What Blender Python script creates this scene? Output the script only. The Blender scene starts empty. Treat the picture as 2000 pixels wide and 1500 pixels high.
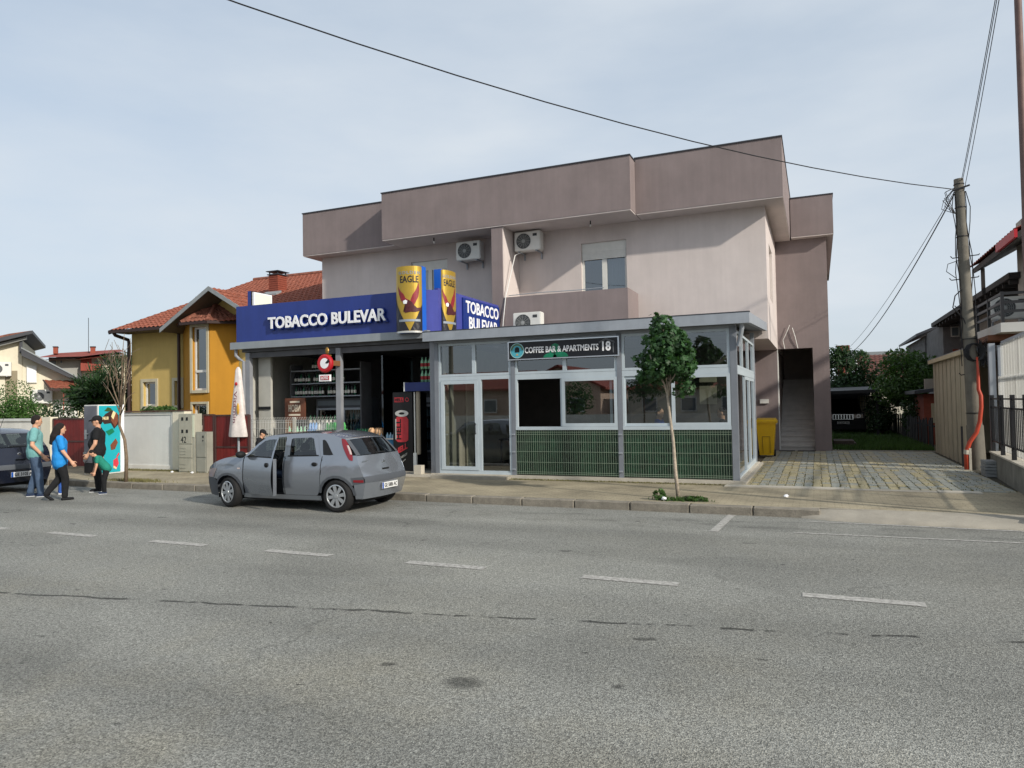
import bpy, bmesh, math, random
from mathutils import Vector, Matrix, Euler
random.seed(7)
R = math.radians
scene = bpy.context.scene
COL = scene.collection

# ------------------------------------------------------------------ camera, sky, sun, exposure
FPX, YAW, PITCH, ROLL = 1391.0, R(-23.18), R(1.58), R(-1.02)
CAM = Vector((0, 0, 1.86))
_fw = Vector((math.sin(YAW)*math.cos(PITCH), math.cos(YAW)*math.cos(PITCH), math.sin(PITCH)))
_r = Vector((math.cos(YAW), -math.sin(YAW), 0)); _u = _r.cross(_fw)
_R = _r*math.cos(ROLL) + _u*math.sin(ROLL); _U = _u*math.cos(ROLL) - _r*math.sin(ROLL)
cd = bpy.data.cameras.new('camera'); cam = bpy.data.objects.new('camera', cd); COL.objects.link(cam)
cd.sensor_width = 36.0; cd.lens = 36.0*FPX/2000.0; cd.clip_start = 0.05; cd.clip_end = 3000
mw = Matrix(((_R.x, _U.x, -_fw.x, CAM.x), (_R.y, _U.y, -_fw.y, CAM.y), (_R.z, _U.z, -_fw.z, CAM.z), (0, 0, 0, 1)))
cam.matrix_world = mw
scene.camera = cam
def onplane(x, y, P0, N):
    d = _fw + _R*((x-1000)/FPX) - _U*((y-750)/FPX)
    return CAM + d*((Vector(P0)-CAM).dot(Vector(N))/d.dot(Vector(N)))
def at(x, y, Y):
    "point of the place at depth Y (metres from the far kerb axis origin) seen at photo position x, y"
    d = _fw + _R*((x-1000)/FPX) - _U*((y-750)/FPX)
    return CAM + d*((Y-CAM.y)/d.y)

SUN_D = Vector((-0.82, 0.32, -0.47)).normalized()
SUN_EL = math.asin(-SUN_D.z); SUN_AZ = math.atan2(-SUN_D.x, -SUN_D.y)
world = bpy.data.worlds.new('World'); scene.world = world; world.use_nodes = True
wn, wl = world.node_tree.nodes, world.node_tree.links
wn.clear()
wo = wn.new('ShaderNodeOutputWorld'); bg = wn.new('ShaderNodeBackground'); bg.inputs['Strength'].default_value = 0.15
sky = wn.new('ShaderNodeTexSky'); sky.sky_type = 'NISHITA'; sky.sun_disc = False
sky.sun_elevation = SUN_EL; sky.sun_rotation = SUN_AZ; sky.air_density = 1.0; sky.dust_density = 2.2; sky.ozone_density = 1.2
tc = wn.new('ShaderNodeTexCoord'); mp = wn.new('ShaderNodeMapping'); mp.inputs['Scale'].default_value = (1.0, 1.0, 3.2)
nz = wn.new('ShaderNodeTexNoise'); nz.inputs['Scale'].default_value = 1.7; nz.inputs['Detail'].default_value = 7; nz.inputs['Roughness'].default_value = 0.52
cr = wn.new('ShaderNodeValToRGB'); cr.color_ramp.elements[0].position = 0.36; cr.color_ramp.elements[1].position = 0.72
cr.color_ramp.elements[0].color = (0.72, 0.72, 0.72, 1); cr.color_ramp.elements[1].color = (.97, .97, .97, 1)
mx = wn.new('ShaderNodeMix'); mx.data_type = 'RGBA'
vr = wn.new('ShaderNodeMapRange'); vr.inputs['From Min'].default_value = .30; vr.inputs['From Max'].default_value = .74
mv_ = wn.new('ShaderNodeMix'); mv_.data_type = 'RGBA'; mv_.inputs[6].default_value = (3.85, 4.45, 5.1, 1); mv_.inputs[7].default_value = (4.75, 5.1, 5.45, 1)   # thin veil of high cloud
wl.new(nz.outputs[0], vr.inputs[0]); wl.new(vr.outputs[0], mv_.inputs[0]); wl.new(mv_.outputs[2], mx.inputs[7])
wl.new(tc.outputs['Generated'], mp.inputs['Vector']); wl.new(mp.outputs[0], nz.inputs['Vector'])
wl.new(nz.outputs[0], cr.inputs[0]); wl.new(cr.outputs[0], mx.inputs[0]); wl.new(sky.outputs[0], mx.inputs[6])
wl.new(mx.outputs[2], bg.inputs['Color']); wl.new(bg.outputs[0], wo.inputs[0])
sl = bpy.data.lights.new('sun', 'SUN'); sl.energy = 3.9; sl.angle = R(1.5); sl.color = (1.0, 0.93, 0.82)
sun = bpy.data.objects.new('sun', sl); COL.objects.link(sun); sun.location = (20, -10, 30)
sun.rotation_euler = SUN_D.to_track_quat('-Z', 'Y').to_euler()
vs = scene.view_settings; vs.view_transform = 'Standard'; vs.look = 'None'; vs.gamma = 1; vs.use_curve_mapping = False
vs.exposure = 0.06
scene.cycles.max_bounces = 8; scene.cycles.transparent_max_bounces = 16
scene.cycles.caustics_reflective = False; scene.cycles.caustics_refractive = False

# ------------------------------------------------------------------ materials
def lin(c):
    return tuple((v/12.92 if v <= .04045 else ((v+.055)/1.055)**2.4) for v in c)
def H(h):
    return lin(tuple(int(h[i:i+2], 16)/255 for i in (0, 2, 4)))
MATS = {}
def M(name, col, rough=.65, metal=0., var=.14, scale=3., bump=0., bscale=80., streak=0., coat=0., spec=.4, fine=0.0, fscale=120.):
    if name in MATS: return MATS[name]
    m = bpy.data.materials.new(name); m.use_nodes = True; MATS[name] = m
    n, l = m.node_tree.nodes, m.node_tree.links
    b = n['Principled BSDF']
    b.inputs['Roughness'].default_value = rough; b.inputs['Metallic'].default_value = metal
    b.inputs['Coat Weight'].default_value = coat; b.inputs['Coat Roughness'].default_value = .06
    b.inputs['Specular IOR Level'].default_value = spec
    b.inputs['Base Color'].default_value = (*col, 1)
    if var <= 0 and bump <= 0: return m
    g = n.new('ShaderNodeNewGeometry')
    last = None
    def layer(scl, amt, stretch=(1, 1, 1), detail=4):
        nonlocal last
        mpn = n.new('ShaderNodeMapping'); mpn.inputs['Scale'].default_value = stretch
        l.new(g.outputs['Position'], mpn.inputs['Vector'])
        t = n.new('ShaderNodeTexNoise'); t.inputs['Scale'].default_value = scl; t.inputs['Detail'].default_value = detail
        t.inputs['Roughness'].default_value = .62
        l.new(mpn.outputs[0], t.inputs['Vector'])
        mr = n.new('ShaderNodeMapRange'); mr.inputs['From Min'].default_value = .3; mr.inputs['From Max'].default_value = .7
        mr.inputs['To Min'].default_value = 1-amt; mr.inputs['To Max'].default_value = 1+amt*.7
        l.new(t.outputs[0], mr.inputs[0])
        if last is None: last = mr.outputs[0]
        else:
            mu = n.new('ShaderNodeMath'); mu.operation = 'MULTIPLY'; l.new(last, mu.inputs[0]); l.new(mr.outputs[0], mu.inputs[1]); last = mu.outputs[0]
    if var > 0: layer(scale, var)
    if streak > 0: layer(2.2, streak, (1, 1, .12)); layer(7.5, streak*.55, (1, 1, .05), 3)
    if fine > 0: layer(fscale, fine, detail=2)
    if last is not None:
        vm = n.new('ShaderNodeVectorMath'); vm.operation = 'SCALE'; vm.inputs[0].default_value = col
        l.new(last, vm.inputs['Scale']); l.new(vm.outputs[0], b.inputs['Base Color'])
    if bump > 0:
        t = n.new('ShaderNodeTexNoise'); t.inputs['Scale'].default_value = bscale; t.inputs['Detail'].default_value = 3
        l.new(g.outputs['Position'], t.inputs['Vector'])
        bp = n.new('ShaderNodeBump'); bp.inputs['Strength'].default_value = bump; bp.inputs['Distance'].default_value = .02
        l.new(t.outputs[0], bp.inputs['Height']); l.new(bp.outputs[0], b.inputs['Normal'])
    return m
def glass(name, tint=(.8, .84, .84), base=.14, rough=.01):
    m = bpy.data.materials.new(name); m.use_nodes = True; n, l = m.node_tree.nodes, m.node_tree.links
    n.clear(); o = n.new('ShaderNodeOutputMaterial'); tr = n.new('ShaderNodeBsdfTransparent'); gl = n.new('ShaderNodeBsdfGlossy')
    tr.inputs[0].default_value = (*tint, 1); gl.inputs['Roughness'].default_value = rough; gl.inputs[0].default_value = (.92, .96, 1, 1)
    lw = n.new('ShaderNodeLayerWeight'); pw = n.new('ShaderNodeMath'); pw.operation = 'POWER'; pw.inputs[1].default_value = 4.5; l.new(lw.outputs['Facing'], pw.inputs[0])
    ad = n.new('ShaderNodeMath'); ad.operation = 'MULTIPLY_ADD'; ad.use_clamp = True; ad.inputs[1].default_value = .85; ad.inputs[2].default_value = base+.05
    mxs = n.new('ShaderNodeMixShader'); l.new(pw.outputs[0], ad.inputs[0]); l.new(ad.outputs[0], mxs.inputs[0])
    l.new(tr.outputs[0], mxs.inputs[1]); l.new(gl.outputs[0], mxs.inputs[2]); l.new(mxs.outputs[0], o.inputs[0])
    MATS[name] = m; return m
def leafmat(name, col, var=.35, trans=.35):
    m = bpy.data.materials.new(name); m.use_nodes = True; n, l = m.node_tree.nodes, m.node_tree.links
    n.clear(); o = n.new('ShaderNodeOutputMaterial'); d = n.new('ShaderNodeBsdfPrincipled'); t = n.new('ShaderNodeBsdfTranslucent')
    d.inputs['Roughness'].default_value = .5; d.inputs['Specular IOR Level'].default_value = .35
    g = n.new('ShaderNodeNewGeometry'); r = n.new('ShaderNodeMapRange'); r.inputs['To Min'].default_value = 1-var; r.inputs['To Max'].default_value = 1+var
    l.new(g.outputs['Random Per Island'], r.inputs[0])
    vm = n.new('ShaderNodeVectorMath'); vm.operation = 'SCALE'; vm.inputs[0].default_value = col; l.new(r.outputs[0], vm.inputs['Scale'])
    l.new(vm.outputs[0], d.inputs['Base Color'])
    vt = n.new('ShaderNodeVectorMath'); vt.operation = 'MULTIPLY'; vt.inputs[1].default_value = (1.1, 1.25, .5); l.new(vm.outputs[0], vt.inputs[0]); l.new(vt.outputs[0], t.inputs[0])
    mxs = n.new('ShaderNodeMixShader'); mxs.inputs[0].default_value = trans
    l.new(d.outputs[0], mxs.inputs[1]); l.new(t.outputs[0], mxs.inputs[2]); l.new(mxs.outputs[0], o.inputs[0])
    MATS[name] = m; return m

# ------------------------------------------------------------------ mesh helpers
class MB:
    def __init__(s): s.v = []; s.f = []
    def add(s, vs_, fs): k = len(s.v); s.v += [tuple(p) for p in vs_]; s.f += [tuple(i+k for i in f) for f in fs]; return s
    def box(s, x0, x1, y0, y1, z0, z1):
        return s.add([(x0,y0,z0),(x1,y0,z0),(x1,y1,z0),(x0,y1,z0),(x0,y0,z1),(x1,y0,z1),(x1,y1,z1),(x0,y1,z1)],
                     [(0,3,2,1),(4,5,6,7),(0,1,5,4),(1,2,6,5),(2,3,7,6),(3,0,4,7)])
    def quad(s, a, b, c, d): return s.add([a,b,c,d], [(0,1,2,3)])
    def hexa(s, b4, t4): return s.add(list(b4)+list(t4), [(0,3,2,1),(4,5,6,7),(0,1,5,4),(1,2,6,5),(2,3,7,6),(3,0,4,7)])
    def prism(s, poly, vec):
        n = len(poly); vec = Vector(vec); a = [Vector(p) for p in poly]; b = [p+vec for p in a]
        return s.add(a+b, [tuple(range(n))[::-1], tuple(range(n, 2*n))] + [(i, (i+1) % n, n+(i+1) % n, n+i) for i in range(n)])
    def tube(s, pts, r, n=8, r1=None, cap=True):
        pts = [Vector(p) for p in pts]; m = len(pts); rings = []
        up = None
        for i, p in enumerate(pts):
            t = (pts[min(i+1, m-1)]-pts[max(i-1, 0)]).normalized()
            if up is None:
                up = t.orthogonal().normalized()
            up = (up - t*up.dot(t))
            up = up.normalized() if up.length > 1e-6 else t.orthogonal().normalized()
            w = t.cross(up); rr = r if r1 is None else r+(r1-r)*i/(m-1)
            if isinstance(r, (list, tuple)): rr = r[i]
            rings.append([p+(up*math.cos(2*math.pi*k/n)+w*math.sin(2*math.pi*k/n))*rr for k in range(n)])
        fs = [(i*n+k, i*n+(k+1) % n, (i+1)*n+(k+1) % n, (i+1)*n+k) for i in range(m-1) for k in range(n)]
        if cap: fs += [tuple(range(n))[::-1], tuple(range((m-1)*n, m*n))]
        return s.add([q for rg in rings for q in rg], fs)
    def bar(s, a, b, w, h=None):
        "square bar from a to b"
        h = h or w; a = Vector(a); b = Vector(b); t = (b-a).normalized()
        up = Vector((0, 0, 1)) if abs(t.z) < .9 else Vector((0, 1, 0))
        x = t.cross(up).normalized()*w/2; y = x.cross(t).normalized()*h/2
        return s.hexa([a-x-y, a+x-y, b+x-y, b-x-y], [a-x+y, a+x+y, b+x+y, b-x+y])
    def lathe(s, prof, c=(0,0,0), axis='z', n=20, a0=0, a1=2*math.pi):
        full = abs(a1-a0-2*math.pi) < 1e-4; k = n if full else n+1; vs_ = []
        for (r, h) in prof:
            for i in range(k):
                a = a0+(a1-a0)*i/n; p = (r*math.cos(a), r*math.sin(a), h)
                if axis == 'y': p = (p[0], p[2], p[1])
                if axis == 'x': p = (p[2], p[0], p[1])
                vs_.append((p[0]+c[0], p[1]+c[1], p[2]+c[2]))
        fs = [(j*k+i, j*k+(i+1) % k, (j+1)*k+(i+1) % k, (j+1)*k+i) for j in range(len(prof)-1) for i in range(n if full else k-1)]
        return s.add(vs_, fs)
    def ell(s, c, rx, ry, rz, n=12, m=8, mat=None):
        vs_ = []
        for j in range(m+1):
            t = math.pi*j/m
            for i in range(n):
                a = 2*math.pi*i/n; p = Vector((rx*math.sin(t)*math.cos(a), ry*math.sin(t)*math.sin(a), rz*math.cos(t)))
                if mat: p = mat @ p
                vs_.append(p+Vector(c))
        return s.add(vs_, [(j*n+i, (j+1)*n+i, (j+1)*n+(i+1) % n, j*n+(i+1) % n) for j in range(m) for i in range(n)])
    def cap(s, a, b, r0, r1, n=12, sx=1.0, side=None):
        "tapered capsule; sx widens it along 'side'"
        a = Vector(a); b = Vector(b); t = (b-a); L = t.length; t = t/L if L > 1e-6 else Vector((0,0,1))
        x = (Vector(side) - t*t.dot(Vector(side))).normalized() if side else t.orthogonal().normalized()
        y = t.cross(x); rings = []
        for k in range(5):
            th = -math.pi/2+math.pi/2*k/4; rings.append((a+t*(r0*math.sin(th)), max(r0*math.cos(th), 1e-4)))
        for k in range(5):
            th = math.pi/2*k/4; rings.append((b+t*(r1*math.sin(th)), max(r1*math.cos(th), 1e-4)))
        vs_ = [c+(x*math.cos(2*math.pi*i/n)*sx+y*math.sin(2*math.pi*i/n))*r for c, r in rings for i in range(n)]
        return s.add(vs_, [(j*n+i, j*n+(i+1) % n, (j+1)*n+(i+1) % n, (j+1)*n+i) for j in range(9) for i in range(n)])
    def wall_y(s, X0, X1, Z0, Z1, Y, holes=(), depth=.2):
        "front wall skin in plane Y with openings (x0,x1,z0,z1) and their reveals"
        xs = sorted({X0, X1, *[h[0] for h in holes], *[h[1] for h in holes]}); zs = sorted({Z0, Z1, *[h[2] for h in holes], *[h[3] for h in holes]})
        xs = [x for x in xs if X0 <= x <= X1]; zs = [z for z in zs if Z0 <= z <= Z1]
        for a, b in zip(xs, xs[1:]):
            for c, d in zip(zs, zs[1:]):
                mx_, mz_ = (a+b)/2, (c+d)/2
                if not any(h[0] < mx_ < h[1] and h[2] < mz_ < h[3] for h in holes): s.quad((a,Y,c),(b,Y,c),(b,Y,d),(a,Y,d))
        for a, b, c, d in holes:
            E = Y+depth
            s.quad((a,Y,c),(a,E,c),(b,E,c),(b,Y,c)); s.quad((a,Y,d),(b,Y,d),(b,E,d),(a,E,d))
            s.quad((a,Y,c),(a,Y,d),(a,E,d),(a,E,c)); s.quad((b,Y,c),(b,E,c),(b,E,d),(b,Y,d))
        return s
    def wall_x(s, Y0, Y1, Z0, Z1, X, holes=(), depth=-.2):
        t = MB(); t.wall_y(Y0, Y1, Z0, Z1, X, holes, depth)
        return s.add([(p[1], p[0], p[2]) for p in t.v], [f[::-1] for f in t.f])
    def mapv(s, fn): s.v = [tuple(fn(Vector(p))) for p in s.v]; return s
def obj(name, mb, mat, parent=None, smooth=False, at_=None):
    me = bpy.data.meshes.new(name); me.from_pydata(mb.v, [], mb.f); me.update()
    if smooth: me.polygons.foreach_set('use_smooth', [True]*len(me.polygons))
    if smooth == 'auto' and hasattr(me, 'set_sharp_from_angle'): me.set_sharp_from_angle(angle=R(38))
    me.materials.append(mat if not isinstance(mat, str) else MATS[mat])
    o = bpy.data.objects.new(name, me); COL.objects.link(o)
    if at_: o.location = at_
    if parent is not None: child(o, parent)
    return o
def child(o, p):
    o.parent = p
    # meshes are written in place coordinates: cancel the parent's own offset
    if p.get('_w') is not None: o.matrix_parent_inverse = Matrix.Translation(Vector(p['_w'])).inverted()
    return o
def tag(o, label=None, cat=None, group=None, kind=None):
    if label: o['label'] = label
    if cat: o['category'] = cat
    if group: o['group'] = group
    if kind: o['kind'] = kind
    return o
def thing(name, loc, label, cat, group=None, rz=0., local=False):
    o = bpy.data.objects.new(name, None); COL.objects.link(o); o.empty_display_size = .2
    o.location = loc; o.rotation_euler = (0, 0, rz)
    if not local: o['_w'] = tuple(loc)
    return tag(o, label, cat, group)
def dup(root, delta, label=None, rz=None, group=None):
    r = root.copy(); COL.objects.link(r); r.location = Vector(root.location)+Vector(delta)
    if rz is not None: r.rotation_euler = (0, 0, rz)
    if label: r['label'] = label
    if group: r['group'] = group
    def rec(src, dst):
        for ch in list(src.children):
            c = ch.copy(); COL.objects.link(c); c.parent = dst; rec(ch, c)
    rec(root, r); return r
def remeshed(name, mb, mat, vox=.014, smooth=4, parent=None, folds=0.):
    "fuse overlapping closed shapes into one continuous skin"
    me = bpy.data.meshes.new(name); me.from_pydata(mb.v, [], mb.f); me.update()
    o = bpy.data.objects.new(name, me); COL.objects.link(o)
    r_ = o.modifiers.new('r', 'REMESH'); r_.mode = 'VOXEL'; r_.voxel_size = vox; r_.use_smooth_shade = True
    if smooth: sm = o.modifiers.new('s', 'SMOOTH'); sm.iterations = smooth; sm.factor = .5
    dg = bpy.context.evaluated_depsgraph_get(); nm = bpy.data.meshes.new_from_object(o.evaluated_get(dg))
    if folds:
        from mathutils import noise as _nz
        sd = Vector((random.random()*50, random.random()*50, 0))
        nn_ = [v_.normal.copy() for v_ in nm.vertices]; cc_ = []
        for v_, n_ in zip(nm.vertices, nn_):
            q_ = v_.co; cc_.extend(q_+n_*folds*(_nz.noise(Vector((q_.x*13, q_.y*13, q_.z*7))+sd)+.6*_nz.noise(Vector((q_.x*26, q_.y*26, q_.z*20))+sd)))
        nm.vertices.foreach_set('co', cc_); nm.update()
    o.modifiers.clear(); o.data = nm; nm.name = name; nm.materials.clear(); nm.materials.append(mat if not isinstance(mat, str) else MATS[mat])
    nm.polygons.foreach_set('use_smooth', [True]*len(nm.polygons)); bpy.data.meshes.remove(me)
    if parent is not None: child(o, parent)
    return o
def text_mb(body, size, ext=.01, bold=.0, align='CENTER', spacing=1.0, res=3):
    cu = bpy.data.curves.new('t', 'FONT'); cu.body = body; cu.size = size; cu.extrude = ext; cu.offset = bold; cu.align_x = align; cu.align_y = 'CENTER'
    cu.space_character = spacing; cu.resolution_u = res
    o = bpy.data.objects.new('t', cu); COL.objects.link(o)
    dg = bpy.context.evaluated_depsgraph_get(); me = bpy.data.meshes.new_from_object(o.evaluated_get(dg))
    mb = MB(); mb.add([v.co.copy() for v in me.vertices], [tuple(p.vertices) for p in me.polygons])
    bpy.data.objects.remove(o); bpy.data.curves.remove(cu); bpy.data.meshes.remove(me)
    return mb
ORD = ('first','second','third','fourth','fifth','sixth','seventh','eighth','ninth','tenth','eleventh','twelfth','thirteenth','fourteenth','fifteenth','sixteenth','seventeenth','eighteenth','nineteenth','twentieth','twenty-first','twenty-second','twenty-third')
def fit(mb, width=None, height=None):
    xs = [p[0] for p in mb.v]; ys = [p[1] for p in mb.v]
    cx, cy_ = (min(xs)+max(xs))/2, (min(ys)+max(ys))/2
    kx = width/(max(xs)-min(xs)) if width else 1; ky = height/(max(ys)-min(ys)) if height else kx
    if not width: kx = ky
    return mb.mapv(lambda p: Vector(((p.x-cx)*kx, (p.y-cy_)*ky, p.z)))
def on_front(mb, X, Y, Z):   # text plane -> plane facing -Y
    return mb.mapv(lambda p: Vector((X+p.x, Y-p.z, Z+p.y)))
def on_right(mb, X, Y, Z):   # text plane -> plane facing +X
    return mb.mapv(lambda p: Vector((X+p.z, Y+p.x, Z+p.y)))

# ------------------------------------------------------------------ shared materials
M('beige', H('cec4c0'), .85, var=.07, scale=1.2, bump=.25, bscale=160, streak=.05)
M('mauve', H('877b7a'), .85, var=.11, scale=1.1, bump=.3, bscale=160, streak=.075)
M('coping', H('3a3c42'), .5, var=.1)
M('white', H('dcdcd8'), .6, var=.05)
M('white_plastic', H('d9d9d4'), .45, var=.06, scale=6)
M('alu', H('b9c4cb'), .4, metal=.1, var=.06, scale=4)
M('steel_grey', H('9ca2aa'), .5, metal=.2, var=.08, scale=4, streak=.06)
M('dark', H('16171a'), .6, var=.1)
M('black_metal', H('1b1c20'), .45, var=.1)
M('rubber', H('1c1c1d'), .8, var=.1, scale=20, bump=.1)
M('blue_sign', H('2a3c84'), .38, var=.10, scale=1.2, streak=.08)
M('blue_bright', H('1f5fc0'), .4, var=.05)
M('sign_white', H('eeeff2'), .4, var=.02)
M('concrete', H('9a9488'), .85, var=.18, scale=2.5, bump=.35, bscale=60, fine=.12)
M('concrete_light', H('bdb6a8'), .85, var=.15, scale=3, bump=.3, bscale=60, fine=.1)
M('kerb', H('827c71'), .9, var=.28, scale=5, bump=.5, bscale=40, fine=.2, fscale=70)
M('terracotta', H('8f5340'), .85, var=.45, scale=9, bump=.2, bscale=60, fine=.25, fscale=30)
M('terracotta_old', H('855444'), .85, var=.45, scale=7, fine=.35, fscale=26)
M('brick_red', H('8c4837'), .8, var=.2, scale=9)
M('soil', H('6b6250'), .95, var=.3, scale=4, bump=.5, bscale=30)
M('skin', H('c58e70'), .55, var=.05, scale=20)
M('hair', H('1d1614'), .9, var=.15, scale=60)
M('cable', H('16171a'), .6, var=0)
M('bark', H('7a6a58'), .9, var=.3, scale=18, bump=.6, bscale=50)
M('bark_dark', H('4b4038'), .9, var=.3, scale=18, bump=.5, bscale=40)
M('chrome', H('c9ccd0'), .18, metal=.9, var=.04)
M('red', H('b3202a'), .4, var=.06)
M('tarp', H('2c302f'), .7, var=.25, scale=4)
glass('cafe_glass', (.62, .67, .67), .13)
glass('house_glass', (.35, .40, .42), .16)
glass('car_glass', (.34, .39, .39), .03)
leafmat('leaf_maple', (.042, .098, .036), .5)
leafmat('leaf_dark', (.028, .062, .024), .45)
leafmat('leaf_mid', (.06, .12, .032), .45)
leafmat('leaf_thuja', (.06, .135, .028), .4)
leafmat('grass_blade', (.06, .115, .03), .45)

# ------------------------------------------------------------------ ground, road, pavement
def asphalt():
    m = bpy.data.materials.new('asphalt'); m.use_nodes = True; n, l = m.node_tree.nodes, m.node_tree.links
    b = n['Principled BSDF']; b.inputs['Roughness'].default_value = .82; b.inputs['Specular IOR Level'].default_value = .3
    g = n.new('ShaderNodeNewGeometry')
    def noise(s, d=4, r=.6, st=(1, 1, 1), off=(0, 0, 0)):
        mpn = n.new('ShaderNodeMapping'); mpn.inputs['Scale'].default_value = st; mpn.inputs['Location'].default_value = off
        l.new(g.outputs['Position'], mpn.inputs['Vector'])
        t = n.new('ShaderNodeTexNoise'); t.inputs['Scale'].default_value = s; t.inputs['Detail'].default_value = d; t.inputs['Roughness'].default_value = r
        l.new(mpn.outputs[0], t.inputs['Vector']); return t.outputs[0]
    def rng(o, a, c, lo, hi):
        r = n.new('ShaderNodeMapRange'); r.inputs['From Min'].default_value = a; r.inputs['From Max'].default_value = c
        r.inputs['To Min'].default_value = lo; r.inputs['To Max'].default_value = hi; l.new(o, r.inputs[0]); return r.outputs[0]
    def op(o, a, c):
        t = n.new('ShaderNodeMath'); t.operation = o
        for i, q in enumerate((a, c)):
            if isinstance(q, (int, float)): t.inputs[i].default_value = q
            else: l.new(q, t.inputs[i])
        return t.outputs[0]
    vo = n.new('ShaderNodeTexVoronoi'); vo.inputs['Scale'].default_value = 125; l.new(g.outputs['Position'], vo.inputs['Vector'])
    sp = n.new('ShaderNodeSeparateColor'); l.new(vo.outputs['Color'], sp.inputs[0])
    speck = rng(sp.outputs[0], 0, 1, .48, 1.55)
    speck2 = rng(noise(38, 3), .3, .7, .72, 1.28)
    big = rng(noise(.35, 5, .6), .3, .7, .86, 1.13)
    lane = rng(noise(.9, 3, .5, (.08, 1, 1)), .3, .7, .90, 1.10)
    fac = op('MULTIPLY', op('MULTIPLY', speck, speck2), op('MULTIPLY', big, lane))
    # dark sealed crack wandering along the near lane, with breaks
    s = n.new('ShaderNodeSeparateXYZ'); l.new(g.outputs['Position'], s.inputs[0])
    yc = op('ADD', op('MULTIPLY', s.outputs[0], .19), 6.20)
    dist = op('ABSOLUTE', op('ADD', op('SUBTRACT', s.outputs[1], yc), op('MULTIPLY', op('SUBTRACT', noise(2.2, 4), .5), .16)), 0)
    crack = op('MULTIPLY', rng(dist, .012, .034, 1, 0), rng(op('ADD', noise(2.6, 2, .5, (1, .2, 1)), op('ADD', op('MULTIPLY', s.outputs[0], -.02), op('MULTIPLY', op('SUBTRACT', noise(9, 2, .5, (1, .2, 1)), .5), .5))), .47, .56, 0, 1))
    # small dark spots
    spot = rng(noise(3.4, 2, .5, (.7, 1.2, 1), (4, 9, 0)), .715, .75, 0, .55)
    spot = op('MAXIMUM', spot, rng(noise(13, 2, .5, (.6, 1.3, 1), (2, 5, 0)), .735, .76, 0, .6))
    dx = op('MULTIPLY', op('ADD', s.outputs[0], 2.23), 7.0); dy = op('MULTIPLY', op('SUBTRACT', s.outputs[1], 4.29), 9.5)
    oil = rng(op('ADD', op('ADD', op('MULTIPLY', dx, dx), op('MULTIPLY', dy, dy)), op('MULTIPLY', noise(9), .8)), .7, 1.7, .55, 0)
    damp = rng(op('ABSOLUTE', op('SUBTRACT', s.outputs[1], 11.2), 0), .2, 1.1, 1, 0)
    grime = op('MULTIPLY', damp, rng(noise(1.8, 5, .65, (.5, 1.6, 1)), .5, .72, 0, .42))
    # connected hairline cracks in worn areas, polished wheel tracks
    dm = n.new('ShaderNodeVectorMath'); dm.operation = 'MULTIPLY_ADD'; tn = n.new('ShaderNodeTexNoise'); tn.inputs['Scale'].default_value = 1.3; tn.inputs['Detail'].default_value = 5; l.new(g.outputs['Position'], tn.inputs['Vector'])
    l.new(tn.outputs['Color'], dm.inputs[0]); dm.inputs[1].default_value = (.9,.9,0); l.new(g.outputs['Position'], dm.inputs[2])
    ve = n.new('ShaderNodeTexVoronoi'); ve.feature = 'DISTANCE_TO_EDGE'; ve.inputs['Scale'].default_value = .42; l.new(dm.outputs[0], ve.inputs['Vector'])
    hair = op('MULTIPLY', rng(ve.outputs['Distance'], .002, .008, .20, 0), rng(noise(.55, 3, .5, off=(3, 8, 0)), .54, .64, 0, 1))
    def band(y0, w): return rng(op('ABSOLUTE', op('SUBTRACT', s.outputs[1], op('ADD', y0-.2, op('MULTIPLY', noise(.5, 2), .4))), 0), w*.3, w, 1, 0)
    tracks = op('MULTIPLY', op('MAXIMUM', op('MAXIMUM', band(3.4, .55), band(5.1, .5)), op('MAXIMUM', band(8.6, .5), band(9.9, .5))), .13)
    patch = rng(noise(.17, 2, .4, (1, 2.2, 1), (7, 1, 0)), .52, .535, 0, .10)
    fac = op('MULTIPLY', fac, op('SUBTRACT', 1, op('MINIMUM', op('ADD', op('ADD', hair, tracks), patch), .7)))
    dk = op('SUBTRACT', 1, op('MINIMUM', op('ADD', op('ADD', op('MULTIPLY', crack, .75), spot), op('ADD', oil, grime)), .8))
    fac = op('MULTIPLY', fac, dk)
    mixc = n.new('ShaderNodeMix'); mixc.data_type = 'RGBA'; mixc.inputs[6].default_value = (*H('868680'), 1); mixc.inputs[7].default_value = (*H('948d78'), 1)
    sand = op('MULTIPLY', rng(noise(.45, 6, .7, off=(11, 3, 0)), .46, .68, 0, .6), rng(s.outputs[1], 1.5, 6.5, 1, .15)); l.new(sand, mixc.inputs[0])
    vm = n.new('ShaderNodeVectorMath'); vm.operation = 'SCALE'; l.new(mixc.outputs[2], vm.inputs[0]); l.new(fac, vm.inputs['Scale'])
    l.new(vm.outputs[0], b.inputs['Base Color'])
    bp = n.new('ShaderNodeBump'); bp.inputs['Strength'].default_value = .7; bp.inputs['Distance'].default_value = .008
    l.new(vo.outputs['Distance'], bp.inputs['Height']); l.new(bp.outputs[0], b.inputs['Normal'])
    MATS['asphalt'] = m
asphalt()
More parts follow.
